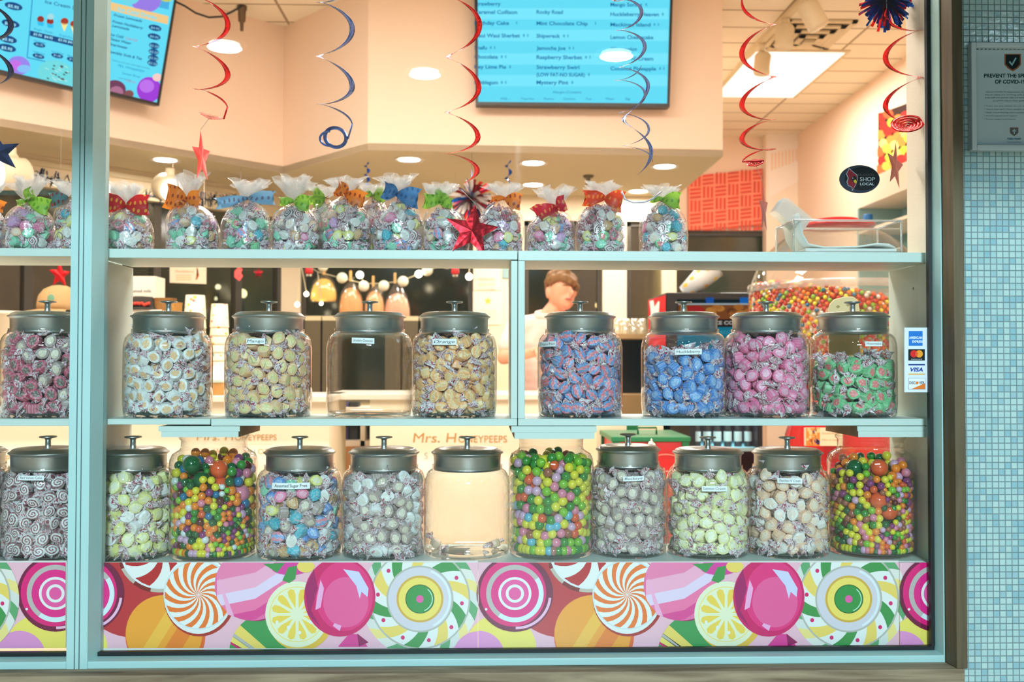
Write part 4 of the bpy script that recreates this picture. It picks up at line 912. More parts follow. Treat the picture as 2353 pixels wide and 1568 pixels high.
bag(0, 812, 905, (858, 452), 425, ((884, 448, .026, .0), (838, 440, .012, .0)), 'green', mixx('mint'), B0 + 'tied with green ribbon standing behind the blue-ribboned bag', 10, Y=YS + .165, quota=1)
bag(0, 853, 972, (911, 448), 404, ((880, 434, .028, .02), (966, 458, .032, .02), (884, 450, .014, .01)), 'blue', mixx('mint', 'green', 'pink', 'white', 'black'), B0 + 'tied with wide blue ribbon', 11)
bag(0, 970, 1078, (1009, 466), 421, ((972, 460, .024, .02), (1024, 440, .026, .01), (1042, 468, .016, .02)), 'green', mixx('yellow', 'white', 'cream_white', 'peach'), B0 + 'with green ribbon, partly hidden by the leaning foil star', 12, quota=4)
bag(0, 1092, 1203, (1160, 458), 424, ((1126, 456, .010, .01), (1200, 466, .026, .02)), 'orange', mixx('teal', 'yellow', 'white', 'red'), B0 + 'tied with orange ribbon right of the foil star', 13, quota=5)
bag(0, 1208, 1322, (1276, 478), 428, ((1232, 505, .040, .02), (1302, 466, .026, .02)), 'crimson', mixx('cream_white', 'white', 'lilac', 'peach', 'peach'), B0 + 'tied with drooping crimson ribbon', 14)
bag(0, 1322, 1440, (1388, 457), 420, ((1338, 454, .026, .02), (1434, 466, .034, .02)), 'coral', mixx('mint', 'yellow', 'white', 'mint'), B0 + 'tied with orange-red ribbon, left of the last bag', 15)
bag(0, 1469, 1582, (1520, 460), 424, ((1494, 458, .010, .01), (1566, 462, .026, .02)), 'green', mixx('teal', 'teal', 'dotted', 'pink', 'pink'), B0 + 'tied with green ribbon, alone at the right end of the row', 16)
build_rest()

# ------------------------------------------------------------------ candy print along the foot of the window
def candy_art(x0, x1, offs, label):
    YP = .016; A = Art(ymap(YP), clip=(x0, 1293, x1, 1490), step=5e-5)
    PKB_ = C(246, 190, 206); A.rect(x0, 1293, x1, 1490, PKB_)
    w = C(240, 240, 236); g = C(58, 150, 74); yl = C(248, 214, 104); gr = C(190, 186, 176); mg = C(222, 20, 112); dk = C(140, 0, 72)
    for o in offs:
        X = lambda x: x + o
        # red ground, yellow and orange sweets
        A.ell(X(1293), 1365, 118, 101, C(196, 42, 52)); A.ell(X(1150), 1490, 82, 78, C(250, 226, 104)); A.ell(X(1100), 1510, 60, 60, C(236, 150, 206))
        A.ell(X(1365), 1462, 92, 92, C(240, 104, 36)); A.ell(X(1362), 1456, 88, 88, C(252, 164, 48))
        for a, b, c in ((-30, 2, C(255, 190, 70)), (20, 60, C(246, 130, 40))):
            A.cp = ell_pts(X(1362), 1456, 88, 88); A.poly([(X(1425 + a), 1360), (X(1325 + a), 1520), (X(1325 + b), 1520), (X(1425 + b), 1360)], c)
        A.cp = None; A.up()
        # pale swirl lollipop
        cx, cy = X(1950), 1377
        A.ell(cx, cy, 135, 135, C(214, 214, 206)); A.swirl(cx, cy, 112, 135, 28, [C(96, 168, 112), C(236, 232, 222), C(250, 226, 140), C(226, 226, 220)], .16)
        A.ring(cx, cy, 112, 116, gr); A.swirl(cx, cy, 70, 112, 20, [g, w, yl, w], .34)
        for i in range(10):
            t = 2 * PI * (i + .75) / 10 + .26; A.ell(cx + 97 * math.cos(t), cy + 97 * math.sin(t), 4.6, 4.9, mg, 12, up=False)
        A.up(); A.ell(cx, cy, 77, 77, gr); A.ell(cx, cy, 73, 73, C(222, 214, 224)); A.ring(cx, cy, 66, 71, C(232, 240, 244), a0=-1.2, a1=1.1)
        A.ell(cx, cy, 54, 54, C(222, 174, 70)); A.ell(cx, cy, 49, 49, C(252, 224, 106)); A.ell(cx, cy, 33.5, 33.5, C(20, 96, 44)); A.ell(cx, cy, 31.5, 31.5, C(44, 148, 66)); A.ring(cx, cy, 27.5, 29.5, C(200, 240, 220), a0=-.9, a1=1.2); A.ell(cx, cy, 8.6, 8.8, C(238, 96, 170), 20)
        # red peppermint at the top and the orange pinwheel
        cx, cy = X(1352), 1266
        A.ell(cx, cy, 98, 96, C(196, 186, 170)); A.swirl(cx, cy, 86, 98, 14, [C(130, 22, 28), None], .0); A.ell(cx, cy, 90, 88, C(232, 236, 238)); A.swirl(cx, cy, 6, 84, 14, [C(190, 24, 34), w], .75, a0=.2)
        cx, cy = X(1441), 1367
        A.ell(cx + 3, cy + 4, 83, 92, C(176, 40, 32)); A.ell(cx, cy, 80, 90, w); A.swirl(cx, cy, 2, 78, 30, [C(246, 120, 40), C(242, 242, 238)], .95); A.swirl(cx, cy, 2, 78, 30, [C(250, 164, 60), None], .95, a0=0, fill=1) if 0 else None
        for i in range(8, 15):                                       # warmer stripes at the top
            pass
        A.ring(cx, cy, 77, 80, C(214, 228, 232))
        # green ball with yellow bands, maroon shade, pink sweet
        cx, cy = X(1605), 1500
        A.ell(cx, cy, 93, 92, C(52, 152, 78)); A.cp = ell_pts(cx, cy, 93, 92)
        for a, b, c in ((0, 34, yl), (34, 44, gr), (44, 60, C(250, 222, 110)), (60, 66, mg)):
            A.poly([(cx - 98 + a * .0, cy - 90 + a), (cx + 60, cy + 50 + a * .2), (cx + 60, cy + 58 + b * .2), (cx - 98, cy - 90 + b)], c)
        A.cp = None; A.up(); A.ell(X(1574), 1368, 66, 60, C(158, 0, 92)); A.ell(X(1572), 1356, 72, 58, C(214, 44, 130))
        cx, cy = X(1568), 1342
        A.ell(cx, cy, 90, 84, C(240, 110, 170), ang=-.3); A.cp = ell_pts(cx, cy, 90, 84, -.3)
        for k, (a, b, c) in enumerate(((-96, -52, C(246, 130, 176)), (-52, -18, C(252, 176, 206)), (-18, 8, C(236, 214, 240)), (8, 34, C(250, 120, 170)), (34, 56, C(232, 70, 150)))):
            A.poly([(cx - 84, cy + a + 44), (cx + 4, cy + a + 26), (cx + 84, cy + a - 26), (cx + 84, cy + b - 26), (cx + 4, cy + b + 26), (cx - 84, cy + b + 44)], c)
        A.up(); A.cp = None; A.poly([(cx - 80, cy - 10), (cx - 60, cy + 70), (cx - 44, cy + 76), (cx - 78, cy - 12)], C(252, 176, 214), True)
        # lemon slice
        cx, cy = X(1668), 1412
        A.ell(cx + 8, cy + 12, 74, 72, C(240, 190, 70)); A.ell(cx, cy, 73, 76, C(240, 240, 206)); A.ring(cx, cy, 62, 64, C(250, 224, 120))
        for i in range(12):
            t = 2 * PI * i / 12 + .26
            A.poly([(cx + r * math.cos(t + d), cy + r * math.sin(t + d)) for r, d in ((14, 0), (44, -.19), (56, -.14), (60, 0), (56, .14), (44, .19))], C(250, 212, 84))
        A.up()
        for i in range(4): A.ell(cx - 46 + i * 26, cy + 18 + (i % 3) * 12, 3.6, 4, w, 10, up=False)
        A.up(); A.ell(X(1652), 1304, 44, 18, C(226, 60, 160)); A.poly([(X(1590), 1296), (X(1622), 1316), (X(1640), 1294)], g); A.poly([(X(1634), 1334), (X(1648), 1304), (X(1668), 1300), (X(1664), 1330), (X(1650), 1340)], g); A.ell(X(1688), 1302, 20, 14, yl); A.up()
        # magenta wrapped balloon sweet
        cx, cy = X(1766), 1372
        A.poly([(cx + 22, cy + 84), (cx - 4, cy + 114), (cx + 64, cy + 114), (cx + 44, cy + 86)], C(232, 60, 150), True); A.poly([(cx + 40, cy + 84), (cx + 44, cy + 114), (cx + 66, cy + 104)], C(150, 0, 90), True)
        A.ell(cx, cy, 82, 91, C(218, 8, 104)); A.ell(cx + 10, cy - 2, 66, 80, C(240, 44, 128)); A.ell(cx + 14, cy + 12, 52, 58, C(244, 92, 156))
        A.poly([(cx - 80, cy - 20), (cx - 60, cy - 64), (cx - 50, cy - 20), (cx - 66, cy + 30), (cx - 44, cy + 70), (cx - 72, cy + 40)], C(168, 0, 100), True)
        for q, c in (([(8, -64), (44, -58), (66, -20), (64, 0), (50, -12), (46, 4), (38, -26)], C(214, 214, 246)), ([(-44, -40), (-36, -20), (-44, 24), (-56, 30), (-52, 0)], C(250, 176, 222)), ([(-12, 60), (4, 66), (0, 78), (-16, 66)], C(250, 176, 222))):
            A.poly([(cx + a, cy + b) for a, b in q], c)
        A.up()
        # magenta ring sweet at the seam (drawn one period to the left as well)
        cx, cy = X(1183), 1364
        A.ell(cx, cy, 88, 88, C(118, 0, 62)); A.ell(cx - 4, cy - 2, 76, 78, C(236, 16, 122)); A.ring(cx + 4, cy + 2, 74, 80, C(248, 190, 222), a0=.1, a1=1.6)
        for r, c in ((66, C(196, 184, 180)), (55, C(238, 28, 136)), (38, w), (32, C(244, 84, 162)), (21, w), (14.5, C(244, 84, 162))): A.ell(cx, cy, r, r * 1.0, c)
        A.ring(cx, cy, 55, 66, C(222, 238, 240), a0=-.6, a1=2.2); A.ell(cx - 66, cy + 36, 3, 3, w, 10)
    p0, p1 = P(x0, 1293, YP), P(x1, 1490, YP); m = MB(); m.box((p0.x, YP, p1.z), (p1.x, YP + .006, p0.z))
    o = A.build('candy_print_panel', PRINT, extra=(m, C(230, 226, 220)), loc=((p0.x + p1.x) / 2, YP, p1.z)); tag(o, label, 'printed panel')
candy_art(224, 1098, (-985, 0 - 985 - 985, 0), 'left printed panel of giant sweets under the large pane, ending at the swirl lollipop')
candy_art(1099, 2066, (0, -985), 'middle printed panel of giant sweets under the large pane, starting with the magenta ring sweet')
candy_art(2067, 2138, (0, 985, 970), 'narrow printed strip of giant sweets at the right edge of the large pane')
candy_art(-700, 151, (-1055, -2040), 'printed panel of giant sweets behind the narrow left pane')

# ------------------------------------------------------------------ stickers and the framed notice outside
A = Art(ymap(-.0012), step=6e-5)
A.ell(1975, 412, 46.5, 32.5, C(50, 58, 74)); A.ell(1981, 411, 40, 27, C(14, 14, 18))
A.poly([(1951, 386), (1961, 395), (1970, 402), (1971, 412), (1967, 425), (1958, 440), (1957, 431), (1948, 427), (1945, 418), (1948, 410), (1944, 400)], C(176, 180, 190)); A.up()
A.poly([(1951.5, 388.5), (1960, 396), (1968.5, 403), (1970, 411), (1966, 424), (1959, 437), (1958, 430), (1949.5, 426), (1947, 418), (1950, 410), (1946, 400)], C(150, 24, 40)); A.up()
A.poly([(1955, 410), (1962, 404), (1968, 408), (1969, 418), (1961, 420)], C(20, 16, 18)); A.up(); A.poly([(1961, 415), (1966, 412.5), (1969, 418), (1967, 422), (1962, 419)], C(226, 196, 40)); A.ell(1959.5, 409.5, 1.2, 1.2, C(230, 230, 230), 8)
A.text('STUDENTS', 1971, 404.5, 5, C(90, 84, 84), w=37); A.text('SHOP', 1976, 416.5, 9.5, C(214, 220, 228), w=34); A.text('LOCAL', 1976, 426, 6.2, C(214, 220, 228), w=33, bold=.02)
m = MB(); m.prism([P(1975 + 46.5 * math.cos(t), 412 + 32.5 * math.sin(t), -.0012) for t in [2 * PI * i / 40 for i in range(40)]], (0, .0006, 0))
tag(A.build('window_sticker', PRINT, extra=(m, C(50, 58, 74)), loc=P(1975, 412, -.001)), 'dark oval sticker with a red bird head and the words SHOP LOCAL', 'sticker')
A = Art(ymap(-.0012), step=6e-5)
A.rect(2078, 753, 2131, 902, C(226, 232, 238)); A.rect(2088, 761, 2120, 795, C(40, 120, 206)); A.text('AMERICAN', 2089, 779, 5.5, C(236, 244, 250), w=30, bold=.03); A.text('EXPRESS', 2096, 788, 5.5, C(236, 244, 250), w=24, bold=.03)
A.rect(2087, 803, 2125, 829, C(18, 18, 22)); A.ell(2100, 813.5, 8.5, 8.5, C(226, 40, 36), up=True); A.ell(2112, 813.5, 8.5, 8.5, C(246, 158, 40)); A.ell(2106, 813.5, 2.9, 6, C(240, 96, 40), 16); A.text('mastercard', 2106, 827, 3, C(230, 230, 230), w=25, align='c')
A.rect(2087, 837, 2125, 840, C(30, 60, 150)); A.text('VISA', 2106, 854, 9, C(30, 52, 150), w=29, align='c', bold=.03, shear=.25); A.rect(2087, 859, 2125, 861.5, C(240, 178, 80))
A.rect(2087, 869, 2126, 895, C(120, 130, 150)); A.rect(2087.6, 869.6, 2125.4, 894.4, C(236, 238, 240)); A.poly([(2094, 894.4), (2125.4, 894.4), (2125.4, 881)], C(240, 122, 40), True); A.text('DISC', 2089, 883, 6.2, C(50, 50, 60), w=14.5, bold=.02); A.ell(2107, 880.2, 3.3, 3.3, C(240, 122, 40), 16); A.text('VER', 2111.5, 883, 6.2, C(50, 50, 60), w=12.5, bold=.02)
m = MB(); q0, q1 = P(2078, 753, -.0012), P(2131, 902, -.0012); m.box((q0.x, -.0012, q1.z), (q1.x, -.0005, q0.z))
tag(A.build('payment_sticker', PRINT, extra=(m, C(226, 232, 238)), loc=(q0.x, -.001, q1.z)), 'white strip sticker with four payment card logos at the right edge of the pane', 'sticker')
YN = YMO - .02; nt = empty('framed_notice', P(2320, 345, YN), 'white framed health notice on the mosaic wall, top right', 'notice')
q = [P(x, y, YN) for x, y in ((2232, 96), (2410, 96), (2410, 346), (2232, 346))]; qi = [P(x, y, YN) for x, y in ((2244, 108), (2398, 108), (2398, 333), (2244, 333))]
m = MB(); m.box((q[0].x, YN, q[2].z), (qi[0].x, YMO, q[0].z)); m.box((qi[1].x, YN, q[2].z), (q[1].x, YMO, q[0].z)); m.box((qi[0].x, YN, qi[0].z), (qi[1].x, YMO, q[0].z)); m.box((qi[0].x, YN, q[2].z), (qi[1].x, YMO, qi[2].z)); m.build('notice_frame', pm('notice_frame_white', C(206, 214, 216), .4), parent=nt, bevel=.002)
A = Art(ymap(YN + .012), step=6e-5); dkc = C(30, 60, 66); A.rect(2240, 100, 2402, 337, C(190, 204, 208))
for i in range(16): A.poly([(2245 + i * 9.5, 110), (2243 + i * 9.5, 114), (2248 + i * 9.5, 114), (2250 + i * 9.5, 110)], dkc)
A.up(); sh = lambda cx, cy, w, h: [(cx - w, cy - h), (cx - w, cy + h * .25), (cx - w * .55, cy + h * .7), (cx, cy + h), (cx + w * .55, cy + h * .7), (cx + w, cy + h * .25), (cx + w, cy - h)]
A.poly(sh(2327, 144, 19, 20), C(150, 92, 60), True); A.poly(sh(2327, 143, 16, 17), C(26, 36, 40), True); A.poly([(2318, 143), (2320.5, 140), (2325, 146), (2333, 132), (2336, 134), (2325.5, 152)], C(150, 190, 200), True)
A.text('PREVENT THE SPREAD', 2321, 178, 8.5, dkc, w=120, align='c', bold=.03); A.text('OF COVID-19', 2321, 192, 8.5, dkc, w=70, align='c', bold=.03)
for i, (t, y) in enumerate((('Due to COVID-19 transmission, businesses in', 213), ('North Idaho are working with patrons to', 219.5), ('keep staff and patrons safe and healthy. We ask', 226), ('you please respect these guidelines', 233))): A.text(t, 2322, y, 3.2, C(70, 104, 110), w=(112, 116, 118, 84)[i], align='c')
for i, t in enumerate(('If you are sick, please do not enter', 'Stay 6 feet apart from people not in', 'Wear a face covering when possible', 'Practice good hand hygiene', 'Cover coughs and sneezes')): A.text('* ' + t, 2261, 245 + i * 7.6, 3, C(96, 124, 130), w=(104, 104, 92, 76, 72)[i])
A.poly(sh(2330, 303, 9.5, 9.5), C(130, 96, 84), True); A.poly(sh(2330, 303, 8, 8), C(96, 100, 104), True); A.rect(2328.8, 297, 2331.2, 308, C(180, 200, 204)); A.rect(2325.5, 300, 2334.5, 302.5, C(180, 200, 204))
A.text('Public Health', 2330, 321, 4.2, C(40, 110, 130), w=31, align='c', bold=.02); A.text('Prevent. Promote. Protect.', 2330, 328, 3, C(50, 120, 140), w=32, align='c')
A.build('notice_sheet', PAPER, parent=nt)

# ------------------------------------------------------------------ foil swirls, stars and tinsel
def foil(name, col, rough=.22):
    m = bpy.data.materials.new(name); n, l = nodes_of(m); b = n['Principled BSDF']; b.inputs['Base Color'].default_value = col; b.inputs['Metallic'].default_value = .85; b.inputs['Roughness'].default_value = rough
    tc = n.new('ShaderNodeTexCoord'); t = n.new('ShaderNodeTexNoise'); t.inputs['Scale'].default_value = 28; t.inputs['Detail'].default_value = 2; l.new(tc.outputs['Object'], t.inputs[0])
    bp = n.new('ShaderNodeBump'); bp.inputs['Strength'].default_value = .7; bp.inputs['Distance'].default_value = .006; l.new(t.outputs['Fac'], bp.inputs['Height']); l.new(bp.outputs[0], b.inputs['Normal'])
    MATS[name] = m; return m
FR, FB, FBR, FDB = foil('red_foil', C(226, 30, 32)), foil('blue_foil', C(108, 132, 200)), foil('dark_red_foil', C(150, 12, 24), .3), foil('deep_blue_foil', C(20, 90, 190))
WIRE = pm('clear_thread', C(200, 196, 190), .4)
def swirl_streamer(px_c, amp, keys, label, mat, Y=.085, hand=1, wd=.0125, ph0=0., star=None, coil=None, rings=5, drift=(0, 0), tilt=.12, top=True):
    """keys: picture heights of successive bulges, one turn of the coil apart"""
    o_loc = P(px_c, keys[0], Y); o_loc = Vector((o_loc.x, Y, 2.6)); o = empty('foil_swirl', o_loc, label, 'decoration')
    n = 26; A_, B_ = [], []; T = (len(keys) - 1) + ph0; ks = keys
    def yat(t):
        i = max(0, min(len(ks) - 2, int(math.floor(t)))); return ks[i] + (ks[i + 1] - ks[i]) * (t - i)
    N = int(n * T); 
    for i in range(N + 1):
        t = i / n - (ph0 if 0 else 0); th = 2 * PI * t; R = amp / 1000. * 1.03; py = yat(t); f = t / max(T, 1e-6)
        cx = px_c + drift[0] * f; base = P(cx, py, Y)
        side = hand; rad = Vector((math.cos(th) * side, math.sin(th), 0)); dz = tilt * R * math.sin(th) * -1
        c_ = Vector((base.x, Y, base.z + dz)); endf = min(1, (i + 1) / 6, (N - i + 1) / 6); w = wd / 2 * endf
        A_.append(c_ + rad * (R - w)); B_.append(c_ + rad * (R + w))
    m = MB(); m.strip(A_, B_); m.build('swirl_ribbon', mat, parent=o, thick=.0003)
    end = (A_[-1] + B_[-1]) / 2
    if top:
        m = MB(); s = (A_[0] + B_[0]) / 2; m.tube([s, Vector((s.x * .98 + o_loc.x * .02, Y, 2.6))], .0005, 4); m.build('thread', WIRE, parent=o)
    if coil:   # rings of unstretched ribbon hanging at the end
        cx, cy, rr, tx = coil; cc = P(cx, cy, Y); m = MB(); rot = Matrix.Rotation(tx, 3, 'X') @ Matrix.Rotation(.25 * hand, 3, 'Y')
        for k in range(rings):
            r0 = rr / 1000. * (1 - k * .2); a, b = [], []
            for i in range(33):
                t = 2 * PI * i / 32; a.append(cc + rot @ Vector((r0 * math.cos(t), r0 * math.sin(t), -.002 * k))); r1 = max(.001, r0 - .0088); b.append(cc + rot @ Vector((r1 * math.cos(t), r1 * math.sin(t), -.002 * k)))
            m.strip(a, b)
        if rings == 1: m.strip([cc + Vector((-.012 + .026 * math.cos(t), -.006, -.004 + .020 * math.sin(t))) for t in [PI * (.5 + i / 24) for i in range(25)]], [cc + Vector((-.012 + .021 * math.cos(t), -.004, -.004 + .015 * math.sin(t))) for t in [PI * (.5 + i / 24) for i in range(25)]])
        m.tube([end, cc + rot @ Vector((rr / 1000., 0, 0))], .002, 4); m.build('coil', mat, parent=o, thick=.0003); end = cc
    return o, end
def star_pts(c, R, r, rot, yaw, lean=0):
    out = []
    for i in range(10):
        a = PI / 2 + rot + PI * i / 5; q = R if i % 2 == 0 else r; v = Vector((q * math.cos(a), 0, q * math.sin(a))); v = Matrix.Rotation(lean, 3, 'X') @ (Matrix.Rotation(yaw, 3, 'Z') @ v); out.append(c + v)
    return out
def foil_star(c, R, label, mat, rot=0, yaw=0, lean=0, hang=None, ratio=.42, name='foil_star', group=None):
    o = empty(name, c, label, 'decoration', group); p = star_pts(c, R, R * ratio, rot, yaw, lean); nn = Matrix.Rotation(lean, 3, 'X') @ (Matrix.Rotation(yaw, 3, 'Z') @ Vector((0, -1, 0)))
    m = MB(); m.add(p + [c + nn * .0022, c - nn * .0022], [(i, (i + 1) % 10, 10) for i in range(10)] + [((i + 1) % 10, i, 11) for i in range(10)]); m.build('star_body', mat, parent=o)
    if hang is not None:
        m = MB(); m.tube([max(p, key=lambda v: v.z), hang], .0005, 4); m.build('thread', WIRE, parent=o)
    return o
_, e = swirl_streamer(486, 36, (-65, 48, 165, 245), 'red foil swirl ending in a coil above the hanging red star', FR, hand=1, coil=(485, 266, 30, .25))
foil_star(P(463, 362, .085), .064, 'bright red foil star hanging under the leftmost red swirl', foil('bright_red_foil', C(236, 62, 52), .4), rot=.12, yaw=1.5, hang=e)
swirl_streamer(771, 38, (-50, 62, 195, 285), 'blue foil swirl ending in open rings, hanging left of the large menu screen', FB, hand=1, coil=(771, 316, 29, 1.35), rings=1)
_, e = swirl_streamer(1068, 36, (-75, 58, 202, 315, 392), 'long red foil swirl crossing the left edge of the large menu screen', FR, hand=1, ph0=.25, drift=(-8, 0))
foil_star(P(1084, 531, .036), .066, 'large dark red foil star leaning in front of the bags on the top shelf', FBR, rot=-.12, yaw=.15, lean=-.12, hang=P(1060, 436, .085))
swirl_streamer(1437, 30, (-30, 30, 110, 200, 355), 'blue foil swirl in front of the right side of the large menu screen', FB, hand=1, ph0=.3, drift=(32, 0), wd=.009)
swirl_streamer(1442, 32, (150, 220, 300, 372), 'thin second blue foil swirl tangled below the menu screen', FB, hand=1, wd=.006, Y=.10, drift=(26, 0), top=False)
m = MB(); m.tube([P(x, y, .06) for x, y in ((1428, 440), (1436, 458), (1455, 466), (1480, 465), (1502, 456), (1520, 440))], .0022, 5); tag(m.build('foil_ribbon_end', pm('pale_foil', C(206, 206, 226), .25, metal=.6), loc=P(1428, 440, .06)), 'pale ribbon end lying between the two rightmost candy bags', 'ribbon')
_, e = swirl_streamer(1741, 36, (-5, 115, 235, 315, 372), 'red foil swirl with its bulges to the left, in front of the ceiling light panel', FR, hand=-1, coil=(1735, 374, 21, .55))
foil_star(P(1755, 482, .085), .062, 'dull red foil star seen edge-on left of the clear plastic bin', foil('dull_red_foil', C(170, 80, 78), .4), rot=.1, yaw=1.12, hang=e)
_, e = swirl_streamer(2075, 38, (20, 120, 232), 'red foil swirl with a large coil at the right end of the large pane', FR, hand=-1, ph0=.3, coil=(2085, 284, 38, .75), Y=.06)
foil_star(P(2057, 382, .06), .058, 'faded pink-red foil star under the rightmost swirl', foil('faded_red_foil', C(196, 112, 104), .5), rot=-.1, yaw=.85, hang=e)
foil_star(P(-4, 350, .06), .050, 'dark blue foil star cut by the left edge of the photo', foil('night_blue_foil', C(64, 76, 118), .3), rot=.2, yaw=.4, hang=P(-4, 100, .06))
swirl_streamer(-16, 36, (-40, 44, 150), 'dark blue foil swirl at the left edge of the photo', foil('navy_foil', C(30, 50, 90), .3), hand=1, Y=.06, ph0=.3)
def tinsel(c, R, n, mats, label, seed, name='tinsel_burst', wd=.007, squash=1., hang=2.6):
    rn = random.Random(seed); m = MB()
    for i in range(n):
        v = Vector((rn.gauss(0, 1), rn.gauss(0, 1), rn.gauss(0, 1) * squash)).normalized(); u = v.cross(Vector((rn.random(), rn.random(), rn.random()))).normalized(); L = R * rn.uniform(.72, 1.05); a, b = [], []
        for k in range(4): q = k / 3; a.append(c + v * L * q + u * wd / 2 + Vector((0, 0, -.2 * R * q * q))); b.append(c + v * L * q - u * wd / 2 + Vector((0, 0, -.2 * R * q * q)))
        k0 = len(m.f); m.strip(a, b, m=rn.choice(range(len(mats))), sm=False)
    m.tube([c, Vector((c.x, c.y, hang))], .0008, 4)
    return tag(m.build(name, mats, loc=c), label, 'decoration')
tinsel(P(2036, 2, .10), .062, 190, [FDB, FDB, FDB, FR], 'blue and red foil tinsel burst hanging at the top right of the large pane', 5)

# ------------------------------------------------------------------ menu screens on the bulkhead
BLK = pm('black_plastic', C(20, 20, 24), .35)
na = Vector((da.y, -da.x, 0)).normalized()
if na.y > 0: na = -na
SCR_BG, NAVY = C(96, 214, 240), C(20, 70, 130)
def screen(name, label, pl, n, outer, inner, draw, depth=.06):
    n = n.normalized(); f = lambda q, off: [PP(x, y, pl, n) + n * off for x, y in q]
    c = f([(sum(q[0] for q in outer) / 4, sum(q[1] for q in outer) / 4)], 0)[0]; o = empty(name, c, label, 'screen')
    m = MB(); m.prism(f(outer, -.004), -n * depth); oo, ii = f(outer, 0), f(inner, 0)
    for i in range(4):
        j = (i + 1) % 4; m.add([oo[i], oo[j], ii[j], ii[i], oo[i] - n * .006, oo[j] - n * .006, ii[j] - n * .006, ii[i] - n * .006], [(0, 1, 2, 3), (7, 6, 5, 4), (0, 4, 5, 1), (3, 2, 6, 7)])
    m.build('screen_housing', BLK, parent=o)
    A = Art(lambda x, y, h: PP(x, y, pl, n) + n * (h - .0038), step=1e-5); A.k = 1; A.cp = inner; A.poly(inner, SCR_BG, True); draw(A); A.build('screen', SCREEN, parent=o); return o
# flavour board
nc = Vector(((C1 - B1).y, -(C1 - B1).x, 0)).normalized()
if nc.y > 0: nc = -nc
def draw_flavours(A):
    for i, y in enumerate((-40, 18, 68, 122, 172)): A.rect(1098, y, 1536, y + 26, C(116, 224, 246), up=False)
    A.up(); T = C(8, 104, 160); T2 = C(60, 160, 200)
    c1 = (('Strawberry', 12), ('Caramel Collison', 31), ('Birthday Cake', 56), ('Maui Waui Sherbet', 85), ('Snafu', 113), ('Chocolate', 134), ('Key Lime Pie', 157), ('Bubblegum', 193))
    c2 = (('Rocky Road', 31), ('Mint Chocolate Chip', 57), ('Shipwreck', 86), ('Jamocha Joe', 114), ('Raspberry Sherbet', 135), ('Strawberry Swirl', 158), ('(LOW FAT-NO SUGAR)', 175), ('Mystery Pint', 193))
    c3 = (('Mango Sorbet', 14), ('Huckleberry Heaven', 36), ('Mackinac Island', 60), ('Lemon Cheesecake', 89), ("Watermelon", 116), ("Cookies N' Cream", 138), ('Coconut Pineapple', 161))
    for x, cc in ((1090, c1), (1233, c2), (1403, c3)):
        for s, y in cc:
            wd_ = len(s) * 6.35 - 3; A.text(s, x, y, 8.6, T, w=wd_, ang=.006, bold=.022, up=False)
            if len(s) % 3 != 1: A.ell(x + wd_ + 9, y - 4, 2.2, 3.6, T2, 10, up=False)
            if len(s) % 2: A.ell(x + wd_ + 18, y - 4, 1.5, 4, T2, 10, up=False)
    A.up(); A.text('Allergen (Contains)', 1303, 214, 5.5, T, w=66, align='c')
    for s, x in (('Milk -', 1151), ('Tree Nut -', 1197), ('Peanut-', 1250), ('Coconut-', 1295), ('Soy -', 1347), ('Wheat-', 1391), ('Egg', 1438)): A.text(s, x, 229, 5, T, w=len(s) * 3.5)
screen('menu_screen', 'large blue menu screen listing ice cream flavours on the bulkhead', B1 + nc * .10, nc, [(1090, -120), (1549, -118), (1539, 246), (1094, 241)], [(1097, -112), (1543, -110), (1533, 238), (1099, 234)], draw_flavours)
